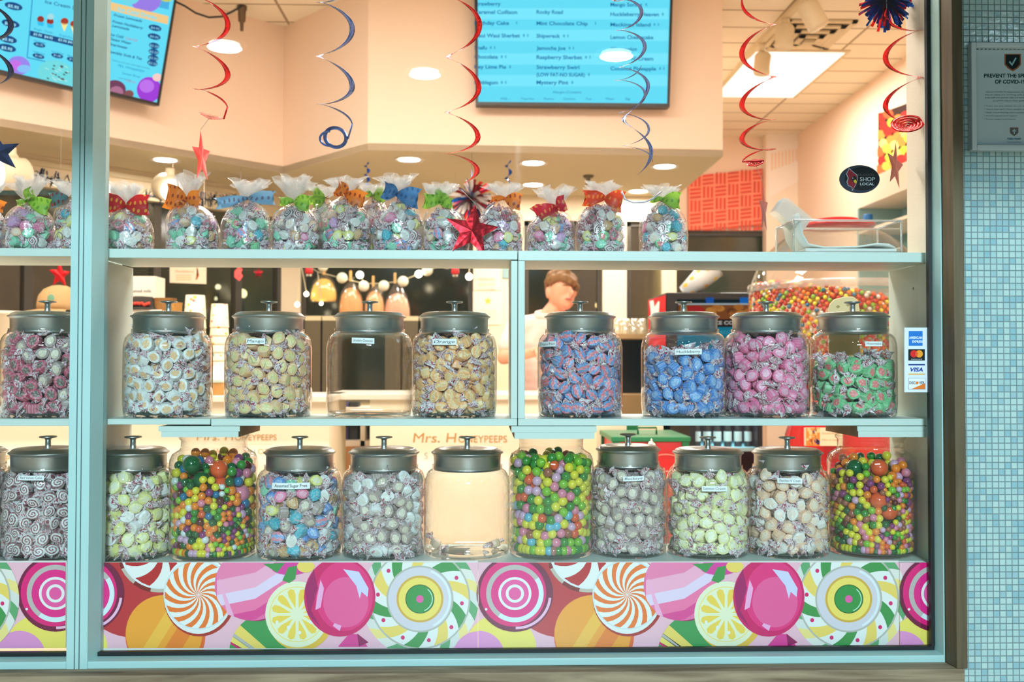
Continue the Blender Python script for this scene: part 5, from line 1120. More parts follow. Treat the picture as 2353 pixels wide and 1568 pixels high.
# two tilted boards on the slanting face
nt_ = (na * math.cos(.14) - Vector((0, 0, math.sin(.14)))).normalized(); PLA = A0 + na * .16 + Vector((0, 0, .35))
S1 = .235
def draw_prices(A):
    g = lambda x, y: (x, y + 0)
    A.text('Ice Cream Sodas', 104, 7, 8, NAVY, w=96, ang=S1 * .9, bold=.01); A.poly([(76, -20), (74, 0), (200, 26), (200, 4)], NAVY) if 0 else None
    for (a, b) in (((75, -4), (63, 132)), ((63, 132), (116, 144))):
        d = Vector((b[0] - a[0], b[1] - a[1])).normalized(); q = Vector((-d.y, d.x)) * 1; A.poly([(a[0] - q.x, a[1] - q.y), (b[0] - q.x, b[1] - q.y), (b[0] + q.x, b[1] + q.y), (a[0] + q.x, a[1] + q.y)], C(20, 130, 190))
    A.up(); A.poly([(70, 70), (69, 82), (172, 107), (172, 94)], NAVY, True)
    for s, x, y in (('$3.95', 77, 80), ('$4.95', 102, 86), ('$3.95', 134, 93), ('$4.95', 156, 98)): A.text(s, x, y, 5.5, C(170, 236, 250), w=20, ang=S1, bold=.02)
    for s, x, y in (('Single', 78, 68), ('Double', 102, 73), ('Single', 136, 82), ('Double', 157, 87)): A.text(s, x, y, 5, C(20, 130, 190), w=20, ang=S1)
    for x, y, t in ((38, 14, '$5.95'), (31, 54, '$5.50'), (25, 90, '$5.95'), (23, 110, '$5.95')): A.ell(x - 6, y, 21, 8.5, NAVY, ang=S1); A.text(t, x - 20, y + 1, 6.5, C(170, 236, 250), w=26, ang=S1, bold=.02)
    for x, y, t, h in ((91, 103, '$1.75', 'Hot Fudge'), (89, 129, '$1.00', 'Waffle Cone'), (132, 128, '$1.00', 'Extra Toppings'), (168, 137, '$1.00', 'Sprinkles')): A.ell(x, y, 14, 5.5, NAVY, ang=S1); A.text(t, x - 8, y, 4.5, C(170, 236, 250), w=16, ang=S1); A.text(h, x - 13, y - 9, 3.8, C(20, 120, 180), w=28, ang=S1)
    for x, y in ((94, 44), (116, 49)): A.poly([(x - 8, y + 4), (x - 6, y + 14), (x + 6, y + 16), (x + 8, y + 7)], C(40, 190, 236)); A.ell(x, y, 8, 7.5, C(150, 50, 40), ang=S1)
    A.ell(117, 38, 8, 7, C(160, 214, 224)); A.up()
    for x, y in ((149, 50), (171, 56)): A.poly([(x - 8, y + 3), (x - 1, y + 23), (x + 7, y + 5)], C(250, 226, 140)); A.ell(x, y - 1, 9, 8, C(170, 60, 40))
    A.ell(44, 150, 26, 21, C(150, 130, 230), ang=S1); A.ell(36, 150, 14, 12, C(196, 110, 226)); A.ell(56, 158, 16, 9, C(130, 190, 240)); A.ell(130, 172, 44, 33, C(110, 214, 220), ang=.3)
    rn = random.Random(3)
    for i in range(16): A.ell(110 + rn.random() * 50, 150 + rn.random() * 36, 3.4, 1.5, C(70, 50, 50), 8, ang=.5, up=False)
    A.up()
    for i in range(12): A.ell(100 + rn.random() * 60, 150 + rn.random() * 36, 6, .8, C(190, 230, 230), 8, ang=.5, up=False)
screen('menu_screen', 'blue price menu screen cut by the left edge of the photo, left of the mullion', PLA, nt_, [(-205, -148), (188, -62), (176, 209), (-225, 116)], [(-200, -140), (182, -56), (170, 200), (-218, 108)], draw_prices)
def draw_drinks(A):
    a = .20
    A.poly([(237, -60), (394, -24), (388, 22), (237, -15)], C(70, 170, 220), True); A.ell(335, -2, 36, 30, C(150, 120, 224), ang=.2); A.ell(300, -8, 22, 18, C(110, 210, 226)); A.ell(384, -14, 20, 18, C(190, 200, 90))
    A.poly([(249, 3), (250, 22), (386, 56), (388, 37)], C(236, 196, 130), True); A.text('\u00b7 Ice Cold Drinks \u00b7', 263, 22, 8.5, C(110, 220, 240), w=108, ang=.23, bold=.03)
    for t, x, y, w in (('\u00b7Frozen Lemonade', 260, 36, 68), ('\u00b7Frozen Huckleberry', 257, 51, 74), ('Lemonade', 258, 61, 40), ('\u00b7Ice Cold', 252, 81, 33), ('\u00b7Dasani Water', 251, 91, 52), ('\u00b7Smartwater', 250, 103, 45), ('\u00b7Specialty Soda & Tea', 248, 120, 80)): A.text(t, x, y, 6, NAVY, w=w, ang=.225, bold=.02, shear=.2)
    A.text('Coca-Cola', 289, 90, 6, C(200, 60, 120), w=27, ang=.2, shear=.3)
    for x, y, t in ((357, 64, '$4.95'), (355, 84, '$4.95'), (355, 105, '$2.50'), (354, 119, '$2.50'), (353, 133, '$2.50'), (351, 145, '$3.50')): A.ell(x, y, 15 if y < 90 else 12, 7, NAVY, ang=.22); A.text(t, x - 10, y + 1, 5.2, C(150, 230, 250), w=20, ang=.22)
    A.text('Thank you for your patronage as always', 257, 139, 3, NAVY, w=90, ang=.225); A.text('Mrs. Honeypeeps', 271, 153, 6.5, C(20, 130, 190), w=62, ang=.21, shear=.3); A.text('Sweet Shop', 281, 170, 5, C(20, 130, 190), w=42, ang=.21); A.text('now serving', 272, 180, 3, NAVY, w=30, ang=.2); A.text('Coca-Cola', 290, 187, 5, C(200, 70, 130), w=22, ang=.2, shear=.3)
    A.ell(343, 206, 28, 29, C(156, 60, 210)); A.ell(338, 198, 17, 15, C(186, 110, 230)); A.ell(264, 206, 26, 22, C(110, 60, 90)); A.ell(268, 212, 16, 14, C(170, 110, 140)); A.ell(297, 216, 11, 9, C(130, 80, 80)); A.ell(362, 178, 11, 9, C(240, 200, 190))
screen('menu_screen', 'tall blue menu screen of cold drinks just right of the mullion', PLA, nt_, [(200, -70), (410, -24), (366, 244), (200, 204)], [(206, -60), (403, -17), (361, 236), (206, 198)], draw_drinks)
m = MB(); m.tube([P(x, y, 3.4) for x, y in ((400, 2), (425, 14), (450, 30), (480, 40), (510, 38), (535, 26), (556, 14))], .006, 6); tag(m.build('power_cable', BLK, loc=P(400, 2, 3.4)), 'black cable looping from the drinks screen to the ceiling fitting', 'cable')
ft = empty('ceiling_fitting', PZ(556, 14, CEIL), 'small dark ceiling fitting at the end of the looping cable', 'fitting'); c = PZ(556, 14, CEIL)
m = MB(); m.lathe([(.03, 0), (.03, -.02), (.024, -.03), (.022, -.09), (.012, -.1), (.01, -.15)], c, 14); m.build('fitting_body', pm('dull_metal', C(110, 90, 66), .4, metal=.7), parent=ft)

# ------------------------------------------------------------------ ceiling fittings, right side
vc = [PZ(x, y, CEIL - .002) for x, y in ((1815, 40), (1961, 50), (1905, 112), (1748, 105))]
cx_ = sum(v.x for v in vc) / 4; cy_ = sum(v.y for v in vc) / 4; v_o = empty('air_vent', (cx_, cy_, CEIL), 'square white ceiling air vent of nested louvres behind the spotlights', 'vent')
hx = (abs(vc[1].x - vc[0].x) + abs(vc[2].x - vc[3].x)) / 4; hy = abs(vc[3].y - vc[0].y) / 2
m = MB(); fr = MB()
for k, s in enumerate((1, .78, .56, .34)):
    a, b = hx * s, hy * s; z = CEIL - .004 - .012 * (k + 0)
    for (x0, y0, x1, y1) in ((-a, -b, a, -b + .035), (-a, b - .035, a, b), (-a, -b, -a + .035, b), (a - .035, -b, a, b)): (fr if k == 0 else m).box((cx_ + x0, cy_ + y0, z - .012), (cx_ + x1, cy_ + y1, z))
m.box((cx_ - hx * .14, cy_ - hy * .14, CEIL - .07), (cx_ + hx * .14, cy_ + hy * .14, CEIL - .05))
fr.build('vent_frame', TRIMM, parent=v_o); m.build('vent_louvres', TRIMM, parent=v_o); b_ = MB(); b_.box((cx_ - hx, cy_ - hy, CEIL - .003), (cx_ + hx, cy_ + hy, CEIL - .001)); b_.build('vent_opening', pm('vent_dark', C(140, 126, 94), .9), parent=v_o)
ta, tb = PZ(1852, -2, CEIL - .03), PZ(1722, 128, CEIL - .03); d_ = (tb - ta)
tr = MB(); tr.obox(ta - d_ * .4 - Vector((.02, 0, 0)), d_ * 1.45, Vector((.04, 0, 0)), (0, 0, .029)); tag(tr.build('light_track', TRIMM, loc=ta), 'cream ceiling track carrying three spotlights at the upper right', 'track')
SPOT = pm('cream_spotlight', C(236, 222, 190), .4)
def spot(top, c, r, L, axis, label, lit=0, group=None):
    o = empty('track_spotlight', top, label, 'light', group); ax = Vector(axis).normalized(); u = ax.cross(Vector((0, 0, 1)) if abs(ax.z) < .95 else Vector((1, 0, 0))).normalized()
    m = MB(); m.tube([c - ax * L * .5, c - ax * L * .47, c - ax * L * .36, c + ax * L * .42, c + ax * L * .5], [r * .5, r * .78, r, r, r * .93], 24); m.build('lamp_can', SPOT, parent=o)
    m = MB(); m.tube([top, c - ax * L * .2 + Vector((0, 0, r * .7))], .013, 8); m.tube([top + Vector((0, 0, .01)), top - Vector((0, 0, .05))], .026, 8); m.build('stem', SPOT, parent=o)
    if lit: m = MB(); m.tube([c + ax * L * .5, c + ax * (L * .5 + .004)], [r * .8, r * .78], 24); m.build('lamp_face', emis('spot_face', (1, .93, .8, 1), 14), parent=o)
    return o
for (tx, ty), (x, y), r_, L, lb in (((1862, -10), (1867, 34), .062, .17, 'uppermost of the three cream spotlights, in front of the air vent'), ((1806, 44), (1803, 84), .055, .15, 'middle one of the three cream spotlights, between vent and light panel'), ((1750, 100), (1752, 146), .055, .14, 'lowest of the three cream spotlights, against the light panel')):
    t = PZ(tx, ty, CEIL - .03); spot(t, P(x, y, t.y), r_, L, (-.12 if x < 1850 else .5, -.1, 1 if 0 else -1), lb)
for (tx, ty), (x, y), s, lb in (((26, 344), (30, 400), 1.0, 'round cream spotlight on the left track, cut by the left edge of the photo'), ((391, 392), (385, 432), .9, 'round cream spotlight with glowing face behind the orange-ribboned bag'), ((212, 370), (222, 430), .8, 'glowing spotlight half hidden by the mullion gasket')):
    t = PZ(tx, ty, WT + .07); spot(t, P(x, y, t.y), .085 * s, .16 * s, (.55, -.75, -.3) if x > 100 else (-.55, -.75, -.1), lb, lit=1)
sp = PZ(1352, 404, SOFF); so = empty('sprinkler', sp, 'small steel sprinkler head between the recessed lights', 'sprinkler')
m = MB(); m.lathe([(.035, 0), (.032, -.012), (.016, -.02), (.012, -.055), (.028, -.058), (.0, -.062)], sp, 14); m.build('sprinkler_head', pm('tarnished_steel', C(110, 100, 76), .4, metal=.8), parent=so)

# ------------------------------------------------------------------ right-hand side: panels, cabinet, gumball globe, drinks, cooler
pl = P(1582, 415, YRB - .035); nn = Vector((0, -1, 0))
A = Art(plane_map(pl, nn), step=4e-4); A.poly([(1582, 408), (1752, 388), (1752, 515), (1582, 529)], C(250, 150, 120), True); A.clip = (1583, 386, 1751, 530); rn = random.Random(8)
for i in range(6):
    for j in range(5):
        x, y = 1584 + i * 29, 388 + j * 29 + (5 - i) * 3
        for k in range(3):
            if (i + j) % 2: A.poly([(x + 1, y + 2 + k * 9), (x + 27, y - 1 + k * 9), (x + 27, y + 5 + k * 9), (x + 1, y + 8 + k * 9)], C(232 - rn.randrange(14), 84, 62))
            else: A.poly([(x + 2 + k * 9, y), (x + 8 + k * 9, y - 1), (x + 8 + k * 9, y + 26), (x + 2 + k * 9, y + 27)], C(232 - rn.randrange(14), 84, 62))
q = [PP(x, y, pl, nn) for x, y in ((1582, 408), (1752, 388), (1752, 515), (1582, 529))]; m = MB(); m.prism(q, -nn * .034)
tag(A.build('woven_panel', PAPER, extra=(m, C(236, 120, 96)), loc=q[3]), 'red panel of woven brick pattern on the far wall beyond the bulkhead', 'wall panel')
YPq = YRB - .124; A = Art(ymap(YPq), step=6e-4); A.poly([(1763, 302), (1844, 284), (1844, 412), (1767, 454)], C(252, 240, 232), True)  # pale flat quad with faint upright bars, set against the pilaster
for i in range(9): A.rect(1772 + i * 8, 352 - i * 1.5, 1776 + i * 8, 392 - i * 3, C(250, 214, 184), up=False)
m = MB(); m.prism([P(x, y, YPq) for x, y in ((1763, 302), (1844, 284), (1844, 412), (1767, 454))], (0, .004, 0)); tag(A.build('pale_sheet', PAPER, extra=(m, C(252, 240, 232)), loc=P(1767, 454, YPq)), 'pale flat sheet with faint upright bars on the far corner pilaster', 'poster')
# fruit poster on the right wall
mp = lambda x, y, h: PX(x, y, XRW - .008) - Vector((h, 0, 0)); A = Art(mp, clip=(2018, 236, 2100, 470), step=4e-4); fq = [(2018, 262), (2100, 232), (2100, 392), (2018, 436)]; A.poly(fq, C(60, 30, 16), True); rn = random.Random(4)
for j in range(9):
    for i in range(5):
        x, y = 2024 + i * 17 + (j % 2) * 8, 270 + j * 20 - i * 8
        if y < 268 - (x - 2018) * .3 or y > 428 - (x - 2018) * .5: continue
        A.ell(x, y, 10 + rn.random() * 3, 11, C(*rn.choice([(214, 40, 30), (250, 176, 70), (250, 210, 120), (236, 96, 50), (160, 200, 60), (230, 60, 40), (250, 140, 60)])), 18, up=True)
m = MB(); m.prism([PX(x, y, XRW - .008) for x, y in fq], (.006, 0, 0)); tag(A.build('fruit_poster', PAPER, extra=(m, C(250, 240, 230)), loc=PX(2018, 436, XRW - .008)), 'poster of piled red and yellow fruit on the right wall, behind the faded star', 'poster')
wc = empty('wall_cabinet', (2.76, 4.56, 0), 'open cabinet with pale blue inside against the right wall', 'cabinet'); BLUEP = pm('pale_blue_panel', C(150, 190, 190), .6)
m = MB(); m.box((2.6, 2.5, 2.27), (XRW - .001, 4.56, 2.44)); m.build('top_fascia', pm('fascia_cream', C(240, 226, 206), .6), parent=wc)
m = MB(); m.box((2.6, 4.53, 0), (XRW - .001, 4.56, 2.27)); m.box((2.90, 2.5, 0), (XRW - .001, 4.53, 2.27)); m.build('inner_panels', BLUEP, parent=wc)
m = MB(); m.box((2.6, 2.5, 2.09), (2.90, 4.53, 2.11)); m.box((2.6, 2.5, 0), (2.90, 4.53, .9)); m.build('shelf', pm('fascia_cream', C(240, 226, 206), .6), parent=wc)
c = P(1995, 512, 4.35); c.z = 2.11; m = MB(); m.lathe([(.028, 0), (.03, .002), (.03, .088), (.027, .092), (.0, .093)], c, 20); tag(m.build('blue_canister', pm('blue_canister', C(14, 110, 190), .4), loc=c), 'bright blue cylinder on the shelf of the pale blue cabinet', 'canister')

# gumball globe on a red stand
GY = 2.24; gc = P(1922, 700, GY); GR = .395; fl_ = .95
RED = pm('red_enamel', C(206, 20, 26), .25, coat=.4); GLOBEG = glass_mat('globe_glass', tint=(.97, .97, .95), edge=(.78, .76, .70), base=.05, amp=.7, pw=3, rough=.03)
go = empty('gumball_machine', (gc.x, gc.y, 0), 'giant clear gumball globe on a red stand behind the right-hand jars', 'gumball machine')
prof = [(GR * math.sin(a), GR * fl_ * -math.cos(a)) for a in [PI * (i + 4) / 40 for i in range(33)]]; m = MB(); m.lathe(prof, gc, 56, close=False); m.build('globe', GLOBEG, parent=go)
zl = gc.z + GR * fl_ * math.cos(PI * 4 / 40) - .004; m = MB(); m.lathe([(.125, zl - .006), (.17, zl), (.172, zl + .012), (.10, zl + .022), (.10, zl + .035), (.04, zl + .044), (0, zl + .045)], (gc.x, gc.y, 0), 40); m.build('lid', RED, parent=go)
zb0 = gc.z - GR * fl_ * math.cos(PI * 5 / 40); m = MB(); m.lathe([(.22, 0), (.23, .02), (.23, zb0 - .25), (.19, zb0 - .12), (.2, zb0 - .02), (.17, zb0 + .0), (.15, zb0)], (gc.x, gc.y, 0), 48); m.build('stand', RED, parent=go)
m = MB(); m.lathe([(GR * 1.0, gc.z + .055), (GR * 1.008, gc.z + .06), (GR * 1.008, gc.z + .085), (GR * 1.0, gc.z + .09)], (gc.x, gc.y, 0), 56, close=False); m.build('globe_band', glass_mat('band_plastic', tint=(.85, .84, .8), edge=(.6, .6, .56), base=.15, haze=.35), parent=go)
rn = random.Random(12); items = []; gk = [GK.index(k) for k in ('red', 'red', 'red', 'coral', 'orange', 'yellow', 'yellow', 'lime', 'deep_blue', 'white', 'coral', 'red')]
N = 3600; gold = PI * (3 - math.sqrt(5))
for lay, (rr, nn_) in enumerate(((GR - .012, N), (GR - .028, 1500))):
    for i in range(nn_):
        zz = 1 - 2 * (i + .5) / nn_; r_ = math.sqrt(1 - zz * zz); a = gold * i; p = Vector((r_ * math.cos(a), r_ * math.sin(a), zz * fl_)) * rr
        if p.z > .03 - .07 * p.x / GR or p.z < -GR * .86 or p.y > .15: continue
        items.append((rn.choice(gk), gc + p + Vector((rn.uniform(-1, 1), rn.uniform(-1, 1), rn.uniform(-1, 1))) * .002, .0098))
for i in range(1500):
    x, y = rn.uniform(-1, 1) * GR * .97, rn.uniform(-1, 1) * GR * .97
    if x * x + y * y > (GR * .95) ** 2: continue
    items.append((rn.choice(gk), gc + Vector((x, y,   .025 - .07 * x / GR + rn.uniform(-.006, .006))), .0098))
build_balls(items, 'gumballs_in_globe', 'mass of small red, yellow, green and blue gumballs filling the giant globe', geo=(JV, JF))
# label plate on the stand
YA = gc.y - .235; A = Art(ymap(YA), step=4e-4); A.rect(1852, 984, 1884, 1025, C(236, 150, 70)); rn = random.Random(2)
for i in range(26): A.ell(1854 + rn.random() * 27, 987 + rn.random() * 36, 2 + rn.random() * 4, 2 + rn.random() * 4, C(*rn.choice([(250, 220, 160), (200, 110, 60), (110, 90, 160), (250, 180, 90)])), 10, up=False)
A.up(); A.rect(1884, 984, 1936, 1025, C(250, 236, 206)); A.text('Double Bubble', 1889, 998, 4, C(190, 150, 80), w=40); A.text('Mix it Up', 1889, 1013, 4, C(190, 150, 80), w=34)
m = MB(); m.box((P(1852, 1025, YA).x, YA, P(1852, 1025, YA).z), (P(1936, 984, YA).x, YA + .025, P(1852, 984, YA).z)); lp = A.build('label_plate', PAPER, extra=(m, C(240, 226, 196)), parent=go)
# cream board with diamond dimples behind the Watermelon jar
YC = YS + .2195; pts = [(1903, 963), (1903, 712), (1907, 698), (1918, 688), (1940, 682), (1962, 682), (1973, 692), (1976, 712), (1978, 963)]
m = MB(); m.prism([P(x, y, YC) if y < 900 else Vector((P(x, 800, YC).x, YC, ZM)) for x, y in pts], (0, .004, 0)); bo = m.build('dimpled_board', pm('cream_plastic', C(255, 218, 158), .5), bevel=.002, loc=Vector((P(1940, 900, YC).x, YC, ZM))); tag(bo, 'cream rounded board with diamond dimples standing behind the Watermelon jar', 'board')
m = MB()
for x, y in ((1926, 705), (1949, 701), (1929, 728), (1950, 727)):
    m.prism([P(x - 5, y, YC - .0008), P(x, y - 4, YC - .0008), P(x + 5, y, YC - .0008), P(x, y + 4, YC - .0008)], (0, .0006, 0))
m.build('diamond_dimples', pm('dimple_tan', C(190, 156, 100), .7), parent=bo)

# drinks machine above the bottle fridge
YDM = 3.2
def bxp(x0, y0, x1, y1, Y, dY): a, b = P(x0, y1, Y), P(x1, y0, Y); return (a.x, Y, a.z), (b.x, Y + dY, b.z)
zf = P(1650, 924, YDM).z
fr_ = empty('bottle_fridge', (P(1667, 900, YDM).x, YDM, 0), 'dark glass-fronted bottle fridge with cold blue light, behind the Lemon Cream jar', 'fridge')
x0, x1 = P(1585, 900, YDM).x, P(1752, 900, YDM).x
m = MB(); m.box((x0, YDM, 0), (x0 + .03, YDM + .6, zf)); m.box((x1 - .03, YDM, 0), (x1, YDM + .6, zf)); m.box((x0, YDM, zf - .05), (x1, YDM + .6, zf)); m.box((x0, YDM + .57, 0), (x1, YDM + .6, zf)); m.box((x0, YDM, 0), (x1, YDM + .6, .1)); m.build('cabinet', pm('fridge_dark', C(26, 34, 38), .4), parent=fr_)
zs_ = P(1650, 1030, YDM).z; m = MB(); m.box((x0 + .03, YDM + .02, zs_ - .02), (x1 - .03, YDM + .56, zs_)); m.box((x0 + .03, YDM + .02, zs_ - .36), (x1 - .03, YDM + .56, zs_ - .34)); m.build('fridge_shelf', pm('fridge_shelf', C(180, 220, 224), .4), parent=fr_)
m = MB(); m.box((x0 + .035, YDM + .01, zf - .07), (x1 - .035, YDM + .03, zf - .055)); m.build('light_strip', emis('cold_strip', (.4, .85, 1, 1), 5), parent=fr_); area_light('fridge_light', (0, .1, zf - .08), .3, 2.2, (.45, .85, 1), parent=fr_)
m = MB(); m.add([(x0 + .03, YDM - .005, .1), (x1 - .03, YDM - .005, .1), (x1 - .03, YDM - .005, zf - .05), (x0 + .03, YDM - .005, zf - .05)], [(0, 1, 2, 3)]); m.build('glass_door', GLOBEG, parent=fr_)
BOT = pm('dark_bottle', C(40, 44, 40), .15); LBL = pm('bottle_label', C(206, 210, 200), .5); b0 = None
for i in range(6):
    c = Vector((x0 + .06 + i * .058, YDM + .10, zs_)); c0 = c
    if b0 is None:
        b0 = empty('bottle', c); m = MB(); m.lathe([(.020, 0), (.022, .004), (.022, .10), (.010, .145), (.009, .17), (.011, .175), (0, .176)], c, 14); m.build('bottle_glass', BOT, parent=b0); m = MB(); m.lathe([(.0225, .03), (.0225, .085)], c, 14, close=False); m.build('bottle_label', LBL, parent=b0); r = b0
    else:
        r = b0.copy(); COL.objects.link(r)
        for ch in list(b0.children): q = ch.copy(); COL.objects.link(q); q.parent = r
        r.location = c
    tag(r, 'dark bottle with white label in the blue-lit fridge', 'bottle', 'bottles in the fridge')
dm = empty('drinks_machine', (P(1648, 900, YDM).x, YDM, zf), 'black frozen-drink machine with a lit cola picture and red side', 'drinks machine')
a, b = bxp(1531, 673, 1766, 924, YDM - .1, .6); m = MB(); m.box((a[0], a[1], zf), b); m.build('machine_body', pm('machine_black', C(24, 26, 28), .3), parent=dm, bevel=.006)
A = Art(ymap(YDM - .103), step=3e-4); A.rect(1556, 688, 1748, 842, C(14, 30, 40)); A.rect(1622, 684, 1640, 708, C(20, 100, 200)); A.rect(1700, 684, 1745, 702, C(20, 120, 220)); A.rect(1558, 699, 1740, 745, C(150, 80, 26)); A.rect(1558, 697, 1742, 701, C(190, 206, 210))  # blue blocks in the top band: reflected blue lights drawn into the panel colour
rn = random.Random(6)
for i in range(14): A.ell(1575 + rn.random() * 160, 706 + rn.random() * 18, 12, 7, C(*rn.choice([(200, 120, 40), (226, 150, 60), (120, 60, 16)])), 12, up=False)
A.up(); A.poly([(1581, 704), (1604, 702), (1618, 710), (1622, 732), (1578, 734)], C(196, 34, 30), True); A.text('Coca-Cola', 1579, 730, 7, C(240, 220, 210), w=42, shear=.3, ang=-.04); A.rect(1558, 734, 1742, 752, C(40, 16, 12)); A.text('ICE COLD', 1638, 746, 8, C(226, 216, 206), w=66, bold=.03); A.rect(1556, 752, 1748, 842, C(16, 140, 170)); A.text('FROZEN', 1648, 768, 8, C(90, 190, 210), w=50); A.ell(1733, 727, 12, 8, C(246, 226, 214)); A.text('Coca-Cola', 1724, 729, 4, C(220, 60, 50), w=18)
A.build('picture_panel', attr_mat('backlit_print', emission=.55), parent=dm)
xs_ = a[0] - .002; mp = lambda x, y, h: PX(x, y, xs_) - Vector((h, 0, 0)); A = Art(mp, step=4e-4); e0 = pix((xs_, YDM - .1, 1.3))[0]; A.poly([(e0, 678), (e0, 900), (e0 - 40, 890), (e0 - 40, 690)], C(214, 34, 36), True)
A.poly([(e0 - 37, 692), (e0 - 28, 690), (e0 - 26, 706), (e0 - 17, 692), (e0 - 14, 694), (e0 - 16, 724), (e0 - 22, 760), (e0 - 36, 770), (e0 - 33, 730)], C(246, 240, 232), True); A.build('red_side_panel', PAPER, parent=dm)
# tilted paper cup on top of the machine
cu = empty('popcorn_cup', (P(1585, 673, YDM + .05).x, YDM + .05, P(1585, 673, YDM - .1).z), 'white paper cup with yellow dots tilted on top of the drinks machine', 'cup'); cc = P(1582, 668, YDM + .05); ce = P(1618, 634, YDM + .05); ax = (ce - cc).normalized(); L = (ce - cc).length * 1.75; st = cc - ax * L * .1
def dot_mat(name, base, dots, sc=22, thr=.30, rnd=.35):
    m = bpy.data.materials.new(name); n, l = nodes_of(m); b = n['Principled BSDF']; tc = n.new('ShaderNodeTexCoord'); v = n.new('ShaderNodeTexVoronoi'); v.inputs['Scale'].default_value = sc; v.inputs['Randomness'].default_value = rnd; l.new(tc.outputs['Object'], v.inputs[0])
    lt = n.new('ShaderNodeMath'); lt.operation = 'LESS_THAN'; lt.inputs[1].default_value = thr; l.new(v.outputs['Distance'], lt.inputs[0]); r = n.new('ShaderNodeValToRGB'); r.color_ramp.interpolation = 'CONSTANT'
    sx = n.new('ShaderNodeSeparateColor'); l.new(v.outputs['Color'], sx.inputs[0]); l.new(sx.outputs[0], r.inputs[0]); r.color_ramp.elements[0].color = C(*dots[0]); r.color_ramp.elements[1].position = 1 / len(dots); r.color_ramp.elements[1].color = C(*dots[min(1, len(dots) - 1)])
    for i, d in enumerate(dots[2:]): e = r.color_ramp.elements.new((i + 2) / len(dots)); e.color = C(*d)
    mx = n.new('ShaderNodeMix'); mx.data_type = 'RGBA'; mx.inputs[6].default_value = C(*base); l.new(lt.outputs[0], mx.inputs[0]); l.new(r.outputs[0], mx.inputs[7]); l.new(mx.outputs[2], b.inputs['Base Color']); return m
m = MB(); m.tube([st, st + ax * L], [.048, .068], 28, caps=False); m.tube([st, st + ax * .002], [.048, .047], 28); m.build('cup_wall', dot_mat('yellow_dots', (222, 226, 226), ((246, 190, 60), (250, 206, 90)), 24, .36), parent=cu, thick=.002)
m = MB(); e_ = st + ax * L; u = ax.cross(Vector((0, 1, 0))).normalized(); w_v = ax.cross(u); m.tube([e_ + (u * math.cos(t) + w_v * math.sin(t)) * .069 for t in [2 * PI * i / 28 for i in range(29)]], .003, 6, caps=False); m.build('rim', pm('cup_rim', C(240, 240, 236), .5), parent=cu)
# dark shelf with glasses left of the machine
gs = empty('glass_shelf', (P(1440, 800, 3.9).x, 3.9, 0), 'tan shelf unit holding upturned glasses between the column and the drinks machine', 'shelf')
a, b = bxp(1392, 768, 1505, 778, 3.9, .4); m = MB(); m.box(a, b); m.box((a[0], 3.92, 0), (b[0], 4.3, a[2] - .35)); m.build('shelf_boards', pm('tan_shelf', C(176, 146, 96), .6), parent=gs)
m = MB(); m.box((a[0], 4.25, a[2] - .35), (b[0], 4.3, a[2])); m.build('dark_back', pm('machine_black', C(24, 26, 28), .3), parent=gs)
GLS = glass_mat('tumbler_glass', tint=(.9, .88, .8), edge=(.7, .66, .55), base=.12, haze=.25, hazecol=(.9, .84, .7, 1)); g0 = None
for i, (x, y_) in enumerate([(1418, 0), (1438, 0), (1458, 0), (1476, 0), (1430, .1), (1450, .1), (1470, .1), (1496, 0)]):
    c = P(x, 768, 3.98 + y_); c.z = b[2]
    if g0 is None: m = MB(); m.lathe([(.026, 0), (.022, .10), (.0, .102)], c, 16, close=False); g0 = m.build('tumbler', GLS, loc=c); r = g0
    else: r = g0.copy(); COL.objects.link(r); r.location = c
    tag(r, 'upturned clear tumbler on the tan shelf beside the drinks machine', 'glass', 'tumblers on the tan shelf')

# red and green drinks cooler
YK = 1.9; ko = empty('drinks_cooler', (P(1497, 1100, YK).x, YK, 0), 'retro red drinks cooler with green lid and edges, behind the Buckeye jar', 'cooler'); GRN = pm('cooler_green', C(10, 110, 54), .4)
x0, x1 = P(1408, 1010, YK).x, P(1584, 1010, YK).x; zt = P(1500, 1016, YK).z; dK = .42
m = MB(); m.box((x0 + .012, YK + .012, .36), (x1 - .012, YK + dK - .012, zt)); m.build('cooler_body', pm('cooler_red', C(226, 32, 34), .4), parent=ko)
m = MB()
for x in (x0, x1 - .03):
    for y in (YK, YK + dK - .03): m.box((x, y, 0), (x + .03, y + .03, zt))
m.box((x0, YK, .36), (x1, YK + .02, .40)); m.box((x0, YK + dK - .02, .36), (x1, YK + dK, .40)); m.build('green_frame', GRN, parent=ko)
m = MB(); m.box((x0 - .006, YK - .006, zt), (x1 + .006, YK + dK + .006, zt + .022)); LD = m.build('lid', GRN, parent=ko, bevel=.004)
m = MB(); xa, xb = P(1470, 1000, YK + .1).x, P(1513, 1000, YK + .1).x; m.tube([(xa, YK + .15, zt + .02), (xa, YK + .15, zt + .05), (xb, YK + .15, zt + .05), (xb, YK + .15, zt + .02)], .005, 6); m.build('lid_handle', GRN, parent=LD)
ck = P(1497, 1020, YK - .01); m = MB(); m.sphere(ck, (.016, .008, .012), 14); m.sphere(ck + Vector((-.010, -.003, -.006)), .010, 12); m.sphere(ck + Vector((.010, -.003, -.006)), .010, 12); m.sphere(ck + Vector((0, 0, .012)), (.006, .006, .01), 10); m.build('bottle_opener', pm('chrome', C(220, 214, 200), .2, metal=1), parent=ko)
A = Art(ymap(YK + .010), step=3e-4); cxk = 1530; A.ring(cxk, 1108, 62, 65, C(246, 150, 130)); A.text('Coca-Cola', 1478, 1090, 22, C(250, 190, 176), w=104, shear=.35); A.build('script_print', PAPER, parent=ko)
